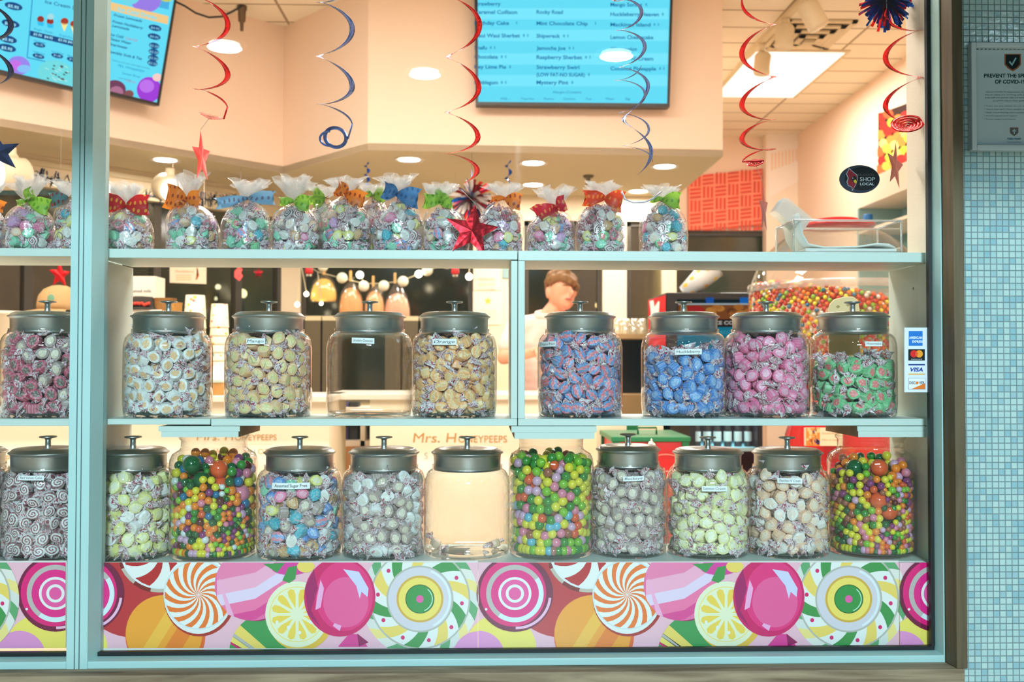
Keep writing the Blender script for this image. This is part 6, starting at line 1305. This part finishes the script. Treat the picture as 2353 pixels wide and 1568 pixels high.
# cream box with green band behind the cooler lid
a, b = bxp(1371, 968, 1524, 1002, YK + .5, .2); m = MB(); m.box((a[0], a[1], 0), (b[0], b[1], b[2] + .02)); kb = m.build('carton', pm('cream_carton', C(244, 232, 200), .6), loc=((a[0] + b[0]) / 2, a[1], 0)); tag(kb, 'tall cream carton with a green band behind the red cooler', 'carton')
m = MB(); p0, p1 = P(1440, 975, YK + .499), P(1466, 1015, YK + .499); m.box((p0.x, YK + .497, .0), (p1.x, YK + .4995, b[2] + .019)); m.build('green_band', GRN, parent=kb)

# ------------------------------------------------------------------ counters
WHITEC = pm('counter_cream', C(246, 236, 210), .5)
def counter(px0, px1, Y, d, label, zt=1.05, ext=0):
    x0, x1 = P(px0, 1000, Y).x, P(px1, 1000, Y).x; o = empty('counter', ((x0 + x1) / 2, Y, 0), label, 'counter')
    m = MB(); m.box((x0, Y, 0), (x1, Y + d, zt - .03)); m.build('counter_body', WHITEC, parent=o); m = MB(); m.box((x0 - .01 - ext, Y - .015, zt - .03), (x1 + .01, Y + d, zt)); m.build('worktop', pm('white_worktop', C(244, 236, 222), .35), parent=o, bevel=.004); return o
def sign(parent, Y, x, y, k=1., cut=0):
    A = Art(ymap(Y), step=4e-4); br = C(196, 150, 84)
    A.text('Mrs. H', x, y, 22 * k, br, w=100 * k, shear=.1); A.text('ONEYPEEPS', x + 104 * k, y, 16 * k, br, w=112 * k)
    for s, dx, c in (('S', 26, (190, 186, 170)), ('W', 45, (236, 90, 70)), ('E', 68, (120, 180, 190)), ('E', 84, (240, 180, 80)), ('T', 100, (150, 190, 120)), ('S', 128, (236, 120, 90)), ('H', 146, (120, 180, 190)), ('O', 166, (240, 150, 60)), ('P', 186, (236, 90, 70))): A.text(s, x + dx * k, y + 38 * k, 15 * k, C(*c))
    A.rect(x + 64 * k, y + 10 * k, x + 206 * k, y + 11.2 * k, C(226, 206, 170)); A.build('painted_sign', PAPER, parent=parent)
cB = counter(850, 1372, 2.55, .6, 'cream counter front painted with brown script letters, behind the empty bottom jar', ext=.212); sign(cB, 2.549, 949, 1017)
cA = counter(-420, 756, 2.25, .55, 'long cream counter running behind the yellow taffy and sugar free jars'); sign(cA, 2.249, 452, 1012, .85); sign(cA, 2.249, -150, 1062)
bk = empty('bookcase', (P(800, 1000, 3.3).x, 3.3, 0), 'small white bookcase on a wooden base between the two counters', 'bookcase')
a, b = bxp(745, 950, 862, 1026, 3.3, .3); m = MB(); m.box((a[0], 3.3, a[2]), (b[0], 3.6, a[2] + .03)); m.box((a[0], 3.3, b[2]), (b[0], 3.6, b[2] + .03)); m.box((a[0], 3.58, a[2]), (b[0], 3.6, b[2])); 
for px in (747, 777, 828, 852): x = P(px, 1000, 3.3).x; m.box((x, 3.3, a[2]), (x + .025, 3.58, b[2]))
m.build('white_frame', pm('fascia_cream', C(240, 226, 206), .6), parent=bk); m = MB(); m.box((a[0], 3.28, 0), (b[0], 3.6, a[2])); m.build('wood_base', pm('tan_wood', C(196, 140, 90), .5), parent=bk)
for px, col, lb in ((764, (14, 40, 26), 'dark green box in the left bay of the small bookcase'), (796, (74, 62, 104), 'purple and white packet in the middle bay of the small bookcase'), (815, (40, 36, 34), 'black packet in the middle bay of the small bookcase')):
    x = P(px, 1000, 3.4).x; m = MB(); m.box((x - .032, 3.38, a[2] + .03), (x + .02, 3.5, a[2] + .24)); m.box((x - .02, 3.378, a[2] + .10), (x + .01, 3.38, a[2] + .18), 1); tag(m.build('packet', [pm('packet%d' % px, C(*col), .5), pm('packet_print', C(210, 206, 230) if px == 796 else C(*col), .5)], loc=(x, 3.38, a[2] + .03)), lb, 'packet')
bc = empty('back_counter', (-.6, 4.2, 0), 'dark low counter along the back windows under the hanging candyfloss', 'counter'); m = MB(); m.box((-1.3, 4.25, 0), (.9, 4.8, .9)); m.build('counter_body', pm('dark_counter', C(70, 60, 44), .5), parent=bc); m = MB(); m.box((-1.31, 4.23, .9), (.91, 4.8, .93)); m.build('worktop', pm('worktop_tan', C(200, 176, 130), .4), parent=bc)
g0 = None
for i, px in enumerate((724, 763, 905, 945, 985)):
    c = P(px, 900, 4.4); c.z = .93; ztp = P(px, 728, 4.4).z - .93
    if g0 is None:
        g0 = empty('food_bin', c); m = MB(); m.box(c + Vector((-.05, -.1, 0)), c + Vector((.05, .1, ztp - .03))); m.build('bin_body', pm('smoky_bin', C(96, 84, 62), .3), parent=g0); m = MB(); m.box(c + Vector((-.052, -.102, ztp - .03)), c + Vector((.052, .102, ztp))); m.build('bin_lid', pm('bin_lid', C(206, 190, 150), .4), parent=g0); r = g0
    else:
        r = g0.copy(); COL.objects.link(r); r.location = c
        for ch in list(g0.children): q = ch.copy(); COL.objects.link(q); q.parent = r
    tag(r, 'smoky storage bin with pale lid on the back counter', 'bin', 'storage bins on the back counter')

# things on the long counter
CUPM = dot_mat('confetti_dots', (246, 234, 200), ((236, 120, 110), (240, 180, 60), (130, 180, 160), (240, 150, 90)), 34, .26, .8)
def cup_stack(px, ytop, wtop, Y, n, label):
    c = P(px, 900, Y); c.z = 1.05; h = P(px, ytop, Y).z - 1.05; o = empty('cup_stack', c, label, 'cups'); rT = wtop / 2 / 2288 * (Y - CAM.y); ch_ = .11; step = (h - ch_) / (n - 1)
    for i in range(n):
        z = c.z + step * i; m = MB(); m.lathe([(rT * 1.18, z), (rT * 1.2, z + .004), (rT * 1.16, z + .006), (rT * 1.0, z + ch_), (rT * .95, z + ch_), (0, z + ch_ - .004)], (c.x, c.y, 0), 28, close=False); m.build('paper_cup', CUPM, parent=o)
cup_stack(447, 679, 42, 2.42, 9, 'taller stack of upturned confetti-dotted paper cups on the long counter'); cup_stack(503, 699, 36, 2.45, 9, 'shorter stack of upturned paper cups right of the taller cup stack')
a, b = bxp(296, 712, 372, 905, 2.45, .25); m = MB(); m.box((a[0], a[1], 1.05), b); tag(m.build('display_box', pm('display_white', C(246, 238, 226), .5), loc=(a[0], a[1], 1.05)), 'plain white display box on the long counter, topped by a visor hat', 'box')
zb_ = b[2]; A = Art(ymap(2.549), step=4e-4); A.text('malted milk', 298, 672, 6.5, C(70, 70, 90), w=50); A.text('Cans', 300, 684, 6, C(90, 80, 80), w=20); a, b = bxp(300, 635, 358, 712, 2.55, .14); m = MB(); m.box((a[0], a[1], zb_), b); tag(A.build('white_carton', PAPER, extra=(m, C(250, 240, 222)), loc=(a[0], 2.55, zb_)), 'white carton with dark lettering standing on the display box', 'carton')
c = P(326, 705, 2.49); c.z = zb_; m = MB(); m.lathe([(.10, 0), (.102, .006), (.068, .014), (.066, .045), (.05, .062), (0, .066)], (c.x, c.y, c.z), 28, sy=.5); vh = m.build('visor_hat', pm('dark_felt', C(50, 44, 34), .8), loc=c); tag(vh, 'dark hat with a red berry trim in front of the white carton', 'hat')
m = MB(); rn = random.Random(5)
for i in range(9): m.sphere(c + Vector((-.04 + i * .0105, -.036, .026 + rn.uniform(-.004, .004))), .009, 8)
m.build('berry_trim', pm('berry_red', C(214, 60, 36), .5), parent=vh)
for px, r_, z0, lb in ((388, .05, 690, 'left brown wicker basket beside the taller cup stack'), (404, .045, 700, 'golden wicker basket leaning by the taller cup stack')):
    c = P(px - 10, 900, 2.5); c.z = 1.05; h = P(px, z0 - 4, 2.5).z - 1.05; m = MB(); m.lathe([(r_ * .8, 0), (r_ * .85, .01), (r_, h * .97), (r_ * 1.06, h), (r_ * .94, h), (r_ * .8, .02)], c, 24, sm=False); tag(m.build('wicker_basket', pm('wicker' + str(px), C(150, 104, 44) if px < 400 else C(190, 136, 60), .8, noise=.4, nscale=60), loc=c), lb, 'basket')
c = P(500, 900, 2.33); c.z = 1.05; cn = empty('ice_cream_display', c, 'model ice cream with pale blue swirl in a tan cup, seen between the jars', 'display'); m = MB(); m.lathe([(.03, 0), (.034, .03), (.042, .034), (.044, .06)], c, 24); m.build('wafer_cup', pm('wafer', C(214, 160, 90), .7), parent=cn)
m = MB(); m.lathe([(.046, .058), (.054, .068), (.046, .082), (.04, .084), (.044, .094), (.034, .106), (.028, .108), (.03, .116), (.014, .132), (0, .14)], c, 24); m.build('swirl', pm('pale_ice', C(216, 238, 236), .5), parent=cn)
c = P(6, 900, 2.4); c.z = 1.05; h = P(6, 716, 2.4).z - 1.05; m = MB(); m.lathe([(.055, 0), (.06, .01), (.088, h - .02), (.094, h - .016), (.094, h), (.086, h), (.06, .03)], c, 32); tag(m.build('white_tub', pm('tub_white', C(236, 226, 200), .5), loc=c), 'tapered white tub at the left edge of the photo', 'tub')
hs = empty('cap_stand', (P(134, 800, 2.6).x, 2.6, 1.05), 'dark display stand under the tan cap', 'stand'); c = P(134, 900, 2.6); zc = P(134, 714, 2.6).z; m = MB(); m.lathe([(.07, 1.05), (.07, 1.06), (.012, 1.065), (.012, zc - .02), (.06, zc - .01), (.075, zc + .02), (.05, zc + .07), (0, zc + .085)], (c.x, c.y, 0), 24); m.build('stand_body', BLK, parent=hs)
cp = empty('cap', (c.x, c.y, zc), 'tan baseball cap with green emblem on a stand behind the left pane', 'cap'); m = MB(); m.lathe([(.098, zc + .0), (.1, zc + .03), (.092, zc + .07), (.07, zc + .10), (.035, zc + .118), (0, zc + .122)], (c.x, c.y, 0), 32, close=False); TAN = pm('tan_cloth', C(196, 160, 110), .9, noise=.12, nscale=90); m.build('crown', TAN, parent=cp, thick=.002)
m = MB(); rows = []
for j in range(5):
    rr = .095 + .019 * j; rows.append([Vector((c.x - .01 * j + rr * math.cos(t) * .98, c.y + rr * math.sin(t), zc + .004 - .010 * j * (1 - .5 * abs(math.cos(t))))) for t in [PI * (1.12 + .62 * i / 14) for i in range(15)]])
m.add([v for r_ in rows for v in r_], [(j * 15 + i, j * 15 + i + 1, (j + 1) * 15 + i + 1, (j + 1) * 15 + i) for j in range(4) for i in range(14)], 0, True); m.build('brim', TAN, parent=cp, thick=.003)
m = MB(); m.sphere(c + Vector((-.0, -.094, zc + .05 - c.z)), (.018, .005, .024), 12); m.build('emblem', pm('emblem_green', C(110, 160, 130), .7), parent=cp)

# papers, candyfloss and lights at the back windows
def paper(px0, py0, px1, py1, Y, label, draw=None, col=(248, 232, 206), hang=True, tilt=0, name='paper_notice'):
    A = Art(ymap(Y - .001), step=3e-4); q = [(px0, py0), (px1, py0 + tilt), (px1, py1 + tilt), (px0, py1)]
    if draw: draw(A)
    m = MB(); m.prism([P(x, y, Y) for x, y in q], (0, .003, 0))
    if hang:
        for x in (px0 + 6, px1 - 6): t = P(x, py0 + 2, Y); m.tube([t, Vector((t.x, t.y, SOFF))], .0012, 4)
    if not A.v: A.poly([(px0 + 1, py0 + 1), (px1 - 1, py0 + 1 + tilt), (px1 - 1, py1 - 1 + tilt), (px0 + 1, py1 - 1)], C(*col))
    return tag(A.build(name, PAPER, extra=(m, C(*col)), loc=P(px0, py1, Y)), label, 'paper')
def dr1(A):
    A.text('Huckleberry', 402, 626, 6, C(240, 160, 110), w=44, shear=.2, ang=.03)
    for i in range(3): A.rect(404, 632 + i * 5, 440, 634 + i * 5, C(250, 200, 150), up=False)
    for i in range(5): A.poly([(449 + i, 642 - i * 5), (452 + i, 644 - i * 5), (458 - i, 632 - i * 4), (455 - i, 630 - i * 4)], C(200, 110, 60))
paper(390, 596, 474, 650, 3.6, 'hanging cream placard with orange script above the jar of white taffy', dr1, tilt=3, name='placard')
def dr2(A):
    for i in range(8): A.rect(1096, 640 + i * 4, 1138, 641.3 + i * 4, C(206, 206, 180), up=False)
    A.rect(1092, 634, 1142, 666, C(226, 230, 206), up=False)
paper(1088, 580, 1149, 667, YB - .006, 'upper cream certificate taped to the back post', dr2, hang=False, name='certificate')
def dr3(A):
    A.poly([(1121 + r * math.sin(PI * i / 5) * 1.0, 692 - r * math.cos(PI * i / 5)) for i, r in enumerate([10, 4.5] * 5)], C(240, 190, 90), True)
    for i in range(5): A.rect(1100, 712 + i * 5, 1142, 713.4 + i * 5, C(222, 210, 180), up=False)
paper(1087, 670, 1152, 746, YB - .006, 'lower cream certificate with a gold star seal on the back post', dr3, hang=False, name='certificate')
paper(1154, 560, 1172, 640, YB - .006, 'small pale blue notice beside the certificates on the back post', col=(150, 180, 180), hang=False)
LY = 4.3
wire = [(600, 560), (690, 600), (730, 625), (786, 640), (836, 652), (882, 652), (925, 645), (982, 622), (1028, 606), (1080, 600), (1180, 590)]
m = MB(); ln = empty('string_lights', P(786, 640, LY), 'string of round white bulbs sagging across the back window', 'string lights'); m.tube([P(x, y, LY) for x, y in wire], .003, 5); m.build('wire', pm('cream_wire', C(206, 196, 160), .6), parent=ln)
BULB = emis('bulb_glow', (1, .84, .56, 1), 16)
for x, y, r_ in ((827, 632, .024), (962, 630, .024), (1078, 636, .023), (704, 676, .016), (683, 700, .016), (738, 698, .012)):
    b_ = P(x, y, LY - .03); m = MB(); m.sphere(b_, r_, 14); bb = m.build('bulb', BULB, parent=ln); m = MB(); up_ = min(wire, key=lambda w: abs(w[0] - x)); t_ = P(up_[0], up_[1], LY); m.tube([b_ + Vector((0, 0, r_)), (b_ + t_) / 2 + Vector((0, 0, .01)), t_], .003, 4); m.build('bulb_flex', pm('cream_wire', C(206, 196, 160), .6), parent=ln)
POM = pm('pompom_white', C(232, 230, 206), .9, bump=1, bscale=300); g0 = None
for x, y in ((786, 637), (836, 656), (882, 655), (926, 645), (982, 620), (1027, 604), (742, 610)):
    c = P(x, y + 2, LY - .01)
    if g0 is None: m = MB(); m.sphere(c, .036, 20); g0 = m.build('pompom', POM, loc=c); r = g0
    else: r = g0.copy(); COL.objects.link(r); r.location = c
    tag(r, 'white fluffy pompom on the sagging string across the back window', 'pompom', 'pompoms on the string lights')
FLOSSBAG = glass_mat('floss_bag', tint=(.92, .9, .82), edge=(.7, .66, .5), base=.06, haze=.08, rough=.15)
for x0, x1, y0, y1, tx, col, lb in ((714, 773, 640, 693, 745, (250, 206, 96), 'bag of yellow candyfloss hanging leftmost on the string'), (780, 834, 661, 722, 806, (252, 176, 110), 'bag of orange candyfloss second from left on the string'), (838, 883, 668, 724, 858, (252, 184, 124), 'bag of pale orange candyfloss third from left on the string'), (884, 941, 674, 730, 908, (252, 176, 150), 'bag of pink candyfloss hanging rightmost on the string')):
    c = P((x0 + x1) / 2, y1, LY + .03); w = (P(x1, y1, LY).x - P(x0, y1, LY).x) / 2; h = P(0, y0, LY).z - P(0, y1, LY).z; t_ = min(wire, key=lambda q: abs(q[0] - tx)); tp = P(tx, t_[1], LY + .0)
    o = empty('candyfloss_bag', tp, lb, 'candyfloss'); m = MB(); m.lathe([(w * .9, .0), (w, h * .1), (w * .98, h * .35), (w * .82, h * .7), (w * .5, h * .93), (w * .2, h), (0, h)], c, 24, sy=.55); m.build('candyfloss', pm('floss' + str(x0), C(*col), .95, bump=.6, bscale=60), parent=o)
    top = tp - c; m = MB(); m.lathe([(w * 1.02, -.005), (w * 1.1, h * .1), (w * 1.05, h * .5), (w * .8, h * .9), (w * .25, top.z * .94), (w * .16, top.z * .97), (w * .4, top.z * 1.05)], c, 24, close=False, sy=.6); m.build('clear_bag', FLOSSBAG, parent=o)
    m = MB(); m.box(tp + Vector((-.008, -.015, -.02)), tp + Vector((.008, -.002, .05))); m.build('peg', pm('wood_peg', C(206, 160, 96), .7), parent=o)
# small hanging ornaments
for x, y, Y, lb in ((710, 619, 4.0, 'red hanging ornament above the yellow candyfloss bag'), (1046, 620, 4.0, 'red and white hanging ornament right of the bulbs')):
    c = P(x, y, Y); o = empty('hanging_ornament', c, lb, 'decoration'); m = MB(); m.lathe([(.018, -.03), (.026, -.02), (.022, .01), (.012, .025), (0, .04)], c, 14); m.build('red_body', pm('ornament_red', C(206, 30, 30), .5), parent=o); m = MB(); m.sphere(c + Vector((-.009, 0, -.036)), .009, 10); m.sphere(c + Vector((.009, 0, -.036)), .009, 10); m.build('white_feet', POM, parent=o)
    m = MB(); m.tube([c + Vector((0, 0, .04)), Vector((c.x, c.y, SOFF))], .0012, 4); m.build('thread', WIRE, parent=o)
ng = empty('neon_sign', P(548, 630, 3.9), 'small glowing red sign in the dark window left of the post', 'sign'); m = MB(); m.tube([P(x, y, 3.9) for x, y in ((552, 616), (543, 626), (543, 636), (549, 642), (554, 634), (549, 628), (553, 617))], .012, 6); m.build('red_tube', emis('neon_red', (1, .09, .07, 1), 2.2), parent=ng); m = MB(); t = P(552, 616, 3.9); m.tube([t, Vector((t.x, t.y, SOFF))], .002, 4); m.build('hanging_wire', WIRE, parent=ng)
foil_star(P(594, 628, 4.6), .038, 'small dark red star hanging in front of the cream back post', FBR, hang=Vector((P(594, 628, 4.6).x, 4.6, SOFF)))
foil_star(P(137, 632, 2.9), .07, 'narrow red foil star hanging behind the tan cap', FR, yaw=1.1, hang=Vector((P(137, 632, 2.9).x, 2.9, 2.6 if 0 else 2.4)))
swirl_streamer(843, 9, (372, 392, 412, 434), 'small blue foil swirl hanging far back near the bulkhead corner', FDB, Y=3.6, wd=.02, top=False)
swirl_streamer(1168, 12, (368, 396, 424), 'small blue foil swirl hanging far back above the right of the foil star', FDB, Y=3.4, wd=.02, top=False)
tinsel(P(1084, 458, 3.4), .15, 150, [FDB, FR, pm('white_tinsel', C(230, 226, 220), .4, metal=.4), FBR], 'patriotic tinsel garland clump hanging behind the green-ribboned bag', 9, name='tinsel_clump', wd=.02, hang=SOFF)
tn = MB(); rn = random.Random(14)
for i in range(420):
    t = rn.random(); c0 = P(40 + 560 * t, 392 + 66 * t + 24 * math.sin(t * PI), 3.25 + 1.0 * t); v = Vector((rn.gauss(0, 1), rn.gauss(0, 1), rn.gauss(0, 1))).normalized() * .05; u = v.cross(Vector((0, 0, 1))).normalized() * .004; tn.add([c0 - u, c0 + u, c0 + v + u, c0 + v - u], [(0, 1, 2, 3)])
tn.tube([P(40 + 560 * t, 392 + 66 * t + 24 * math.sin(t * PI), 3.25 + 1.0 * t) for t in [i / 20 for i in range(21)]], .004, 5)
tag(tn.build('tinsel_garland', foil('garland_blue', C(16, 40, 90), .35), loc=P(40, 392, 3.25)), 'dark blue tinsel garland draped along the slanting window', 'garland')
for i, (x, y, r_, col) in enumerate(((501, 660, .03, (.8, .75, .6)), (557, 675, .05, (1, .9, .6)), (541, 667, .03, (.7, .6, .5)), (545, 697, .04, (.6, .9, .5)), (498, 687, .025, (.6, .6, .5)), (1500, 690, .04, (.9, .8, .6)), (1376, 702, .04, (1, .7, .4)))):
    c = P(x, y, YRB + 1.2); o = empty('distant_lamp', (c.x, c.y, -.1), 'distant lamp outside beyond the back windows', 'light', 'distant lamps outside'); m = MB(); m.sphere(c, r_, 10); m.build('lamp_globe', emis('street%d' % i, col + (1,), 3.0), parent=o); m = MB(); m.tube([c, (c.x, c.y, -.1)], .02, 5); m.build('pole', BLK, parent=o)

# clear plastic bin of paper on the top shelf
ACR = glass_mat('acrylic', tint=(.97, .98, .97), edge=(.72, .76, .74), base=.07, amp=.8, pw=2.5, rough=.03, haze=.03); ACR2 = glass_mat('acrylic_edge', tint=(.82, .86, .85), edge=(.6, .64, .62), base=.2, haze=.4, rough=.1)
Y0, Y1 = YS + .02, YS + .16; x0, x1 = P(1824, 560, Y0).x, P(2071, 560, Y0).x; zt = P(1950, 507, Y0).z
ob = empty('clear_bin', ((x0 + x1) / 2, (Y0 + Y1) / 2, ZT), 'clear plastic bin of white paper at the right end of the top shelf', 'bin')
m = MB()
for a, b in (((x0, Y0), (x1, Y0)), ((x0, Y1), (x1, Y1)), ((x0, Y0), (x0, Y1)), ((x1, Y0), (x1, Y1))): m.add([(a[0], a[1], ZT + .002), (b[0], b[1], ZT + .002), (b[0], b[1], zt), (a[0], a[1], zt)], [(0, 1, 2, 3)])
m.add([(x0, Y0, ZT + .002), (x1, Y0, ZT + .002), (x1, Y1, ZT + .002), (x0, Y1, ZT + .002)], [(0, 1, 2, 3)]); m.build('bin_walls', ACR, parent=ob)
m = MB(); r_ = .0028; cs = [(x0, Y0), (x1, Y0), (x1, Y1), (x0, Y1)]
m.tube([Vector((x, y, zt)) for x, y in cs + cs[:1]], r_, 6, caps=False); m.tube([Vector((x, y, ZT + .003)) for x, y in cs + cs[:1]], .002, 6, caps=False)
for x, y in cs: m.tube([(x, y, ZT + .002), (x, y, zt)], .0022, 6)
m.build('bin_rim', ACR2, parent=ob)
m = MB(); xl = P(1846, 540, Y0).x
path = [(xl - .010, zt + .018), (xl - .004, zt - .01), (xl + .0, ZT + .045), (xl + .014, ZT + .022), (xl + .05, ZT + .0145), (xl + .13, ZT + .016), (xl + .18, ZT + .024), (xl + .205, ZT + .022), (x1 - .012, ZT + .014)]
fr = [Vector((x, Y0 + .006, z)) for x, z in path]; bk_ = [Vector((x, Y1 - .006, z)) for x, z in path]; m.strip(fr, bk_); pa = m.build('paper_sheets', pm('white_paper', C(246, 246, 240), .8), loc=(xl, Y0, ZT + .002), thick=.003); tag(pa, 'white paper sheets curling up inside the clear bin', 'paper')
m = MB(); m.box((xl + .008, Y0 + .008, ZT + .0035), (x1 - .008, Y1 - .008, ZT + .012)); tag(m.build('paper_pad', pm('white_paper', C(246, 246, 240), .8), loc=(xl, Y0, ZT + .003)), 'flat pad of white paper on the floor of the clear bin', 'paper')
m = MB(); q0 = P(1826, 560, Y0 + .05); q0.z = ZT + .012; u = (P(1788, 490, Y0 + .05) - P(1826, 522, Y0 + .05)).normalized(); 
for k in range(3): o_ = P(1836 + k * 5, 530, Y0 + .04 + .02 * k); m.obox(o_, u * .075, Vector((0, .05, 0)), Vector((.022, 0, .03)))
tag(m.build('plastic_sleeves', glass_mat('sleeve', tint=(.95, .95, .94), edge=(.85, .85, .84), base=.06, haze=.3, rough=.1), loc=q0), 'clear plastic sleeves sticking out at the left of the clear bin', 'sleeves')

# ------------------------------------------------------------------ the person behind the counter
YPn = 3.28
def S(px, py, dy=0): return P(px, py, YPn + dy)
def bone(m, pts, rs, n=12):
    for (a, b), (r0, r1) in zip(zip(pts[:-1], pts[1:]), zip(rs[:-1], rs[1:])):
        a, b = Vector(a), Vector(b); k = max(2, int((b - a).length / (min(r0, r1) * .35)) + 1)
        for i in range(k): t = i / (k - 1); m.sphere(a.lerp(b, t), r0 + (r1 - r0) * t, n)
SKIN = pm('skin', C(236, 168, 134), .5); HAIRM = pm('brown_hair', C(138, 98, 54), .6, noise=.4, nscale=40, bump=1, bscale=160); SHIRT = pm('pale_pink_shirt', C(250, 214, 202), .8)
hp = S(1290, 668); hipz = .95; hip = Vector((S(1250, 900, .12).x, YPn + .12, hipz)); chest = S(1246, 790, .07); neckb = S(1258, 738, .02)
shL, shR = S(1186, 752, .08), S(1318, 752, .02); elL, elR = S(1158, 822, -.02), S(1326, 842, -.08); wrL, wrR = S(1222, 812, -.22), S(1262, 838, -.26); haL, haR = S(1240, 806, -.26), S(1246, 836, -.28)
pe = empty('person', (hip.x, hip.y, 0), 'person with wavy brown hair in a pale pink shirt, looking down behind the counter', 'person')
B = MB(); B.sphere(hp, (.074, .094, .108), 20, rot=Matrix.Rotation(.22, 3, 'X') @ Matrix.Rotation(.15, 3, 'Y')); B.sphere(hp + Vector((.018, -.036, -.052)), (.052, .058, .060), 16); B.sphere(hp + Vector((.028, -.062, -.078)), (.026, .028, .024), 12)
B.sphere(hp + Vector((.050, -.092, -.020)), (.014, .021, .022), 10); B.sphere(hp + Vector((.046, -.076, .002)), (.009, .012, .022), 8); B.sphere(hp + Vector((.030, -.084, -.050)), (.022, .014, .007), 10); B.sphere(hp + Vector((.030, -.082, -.060)), (.019, .014, .007), 10)
B.sphere(hp + Vector((-.077, -.022, -.014)), (.014, .022, .034), 12); B.sphere(hp + Vector((.075, -.03, -.012)), (.008, .018, .028), 10)
bone(B, [hp + Vector((-.012, .02, -.07)), neckb + Vector((0, 0, .01))], [.052, .058]); bone(B, [neckb, chest, hip], [.06, .115, .12]); bone(B, [shL + Vector((0, 0, -.012)), neckb + Vector((0, 0, -.035)), shR + Vector((0, 0, -.012))], [.045, .055, .045]); bone(B, [shL, elL, wrL, haL], [.05, .040, .026, .030]); bone(B, [shR, elR, wrR, haR], [.05, .040, .026, .030])
for h_, d in ((haL, 1), (haR, -1)):
    for k, (dx, l) in enumerate(((-.026, .050), (-.010, .062), (.008, .060), (.024, .046))):
        s = h_ + Vector((dx * .8, -.02, -.004)); bone(B, [s, s + Vector((.004 * d, -.55 * l, -.25 * l)), s + Vector((.004 * d, -.75 * l, -.85 * l))], [.0095, .0088, .0078], 8)
    s = h_ + Vector((-.03 * d, 0, .004)); bone(B, [s, s + Vector((-.02 * d, -.03, .0)), s + Vector((-.012 * d, -.055, -.01))], [.011, .010, .009], 8)
for sx in (-.09, .09): bone(B, [hip + Vector((sx, 0, -.03)), Vector((hip.x + sx, hip.y, .5)), Vector((hip.x + sx, hip.y + .01, .09))], [.085, .055, .038])
B.build('body', SKIN, parent=pe, remesh=.0055)
m = MB(); bone(m, [neckb + Vector((0, 0, -.035)), chest, hip + Vector((0, 0, .02))], [.088, .128, .130]); bone(m, [shL + Vector((0, 0, -.004)), neckb + Vector((0, .004, -.018)), shR + Vector((0, 0, -.004))], [.062, .074, .062]); bone(m, [shL, shL.lerp(elL, .62)], [.063, .062]); bone(m, [shR, shR.lerp(elR, .62)], [.063, .062])
m.build('shirt', SHIRT, parent=pe, remesh=.009)
m = MB()
for k in range(22): t = PI * (.62 + 1.86 * k / 21) + .9; m.sphere(neckb + Vector((.064 * math.cos(t), -.008 + .058 * math.sin(t), .034 + .014 * math.sin(t))), (.014, .014, .024), 8)
m.build('collar', SHIRT, parent=pe, remesh=.006)
m = MB(); bone(m, [hip + Vector((0, 0, .02)), hip + Vector((0, 0, -.05))], [.13, .12])
for sx in (-.09, .09): bone(m, [hip + Vector((sx, 0, -.03)), Vector((hip.x + sx, hip.y, .5)), Vector((hip.x + sx, hip.y + .01, .12))], [.096, .068, .056])
m.build('trousers', pm('dark_trousers', C(50, 50, 56), .8), parent=pe, remesh=.012)
m = MB()
for sx in (-.09, .09): bone(m, [Vector((hip.x + sx, hip.y + .04, .045)), Vector((hip.x + sx, hip.y - .13, .04))], [.045, .038])
m.build('shoes', BLK, parent=pe, remesh=.01)
m = MB(); rn = random.Random(21)
for i in range(260):
    v = Vector((rn.gauss(0, 1), rn.gauss(0, 1), rn.gauss(0, 1))).normalized()
    if v.z < .15 + (.12 if v.x < -.6 and v.y < .35 else -.55 if v.y > .1 else .12 if v.y < -.5 else -.35 if abs(v.x) > .75 and v.y > -.1 else .1): continue
    c = hp + Vector((v.x * .080, v.y * .096 + .004, v.z * .108 + .016)); s = rn.uniform(.016, .026); m.sphere(c, (s, s, s * .9), 8)
for x, z, y in ((-.05, .062, -.07), (-.02, .070, -.09), (.012, .060, -.10), (.040, .048, -.094), (.064, .036, -.074), (.080, .014, -.04), (-.060, .045, -.05)): m.sphere(hp + Vector((x, y, z)), (.022, .018, .026), 10)
m.build('hair', HAIRM, parent=pe, remesh=.007)
m = MB(); m.sphere(hp + Vector((.031, -.097, -.053)), (.019, .006, .006), 10); m.build('lips', pm('lips', C(196, 96, 84), .5), parent=pe)
m = MB(); m.sphere(hp + Vector((.012, -.082, .004)), (.017, .009, .006), 10); m.sphere(hp + Vector((.064, -.068, .002)), (.012, .009, .006), 10); m.build('eyelashes', pm('lash', C(80, 52, 36), .7), parent=pe)
m = MB(); m.sphere(hp + Vector((.010, -.086, .022)), (.021, .008, .006), 10); m.sphere(hp + Vector((.064, -.074, .021)), (.014, .008, .006), 10); m.build('eyebrows', HAIRM, parent=pe)
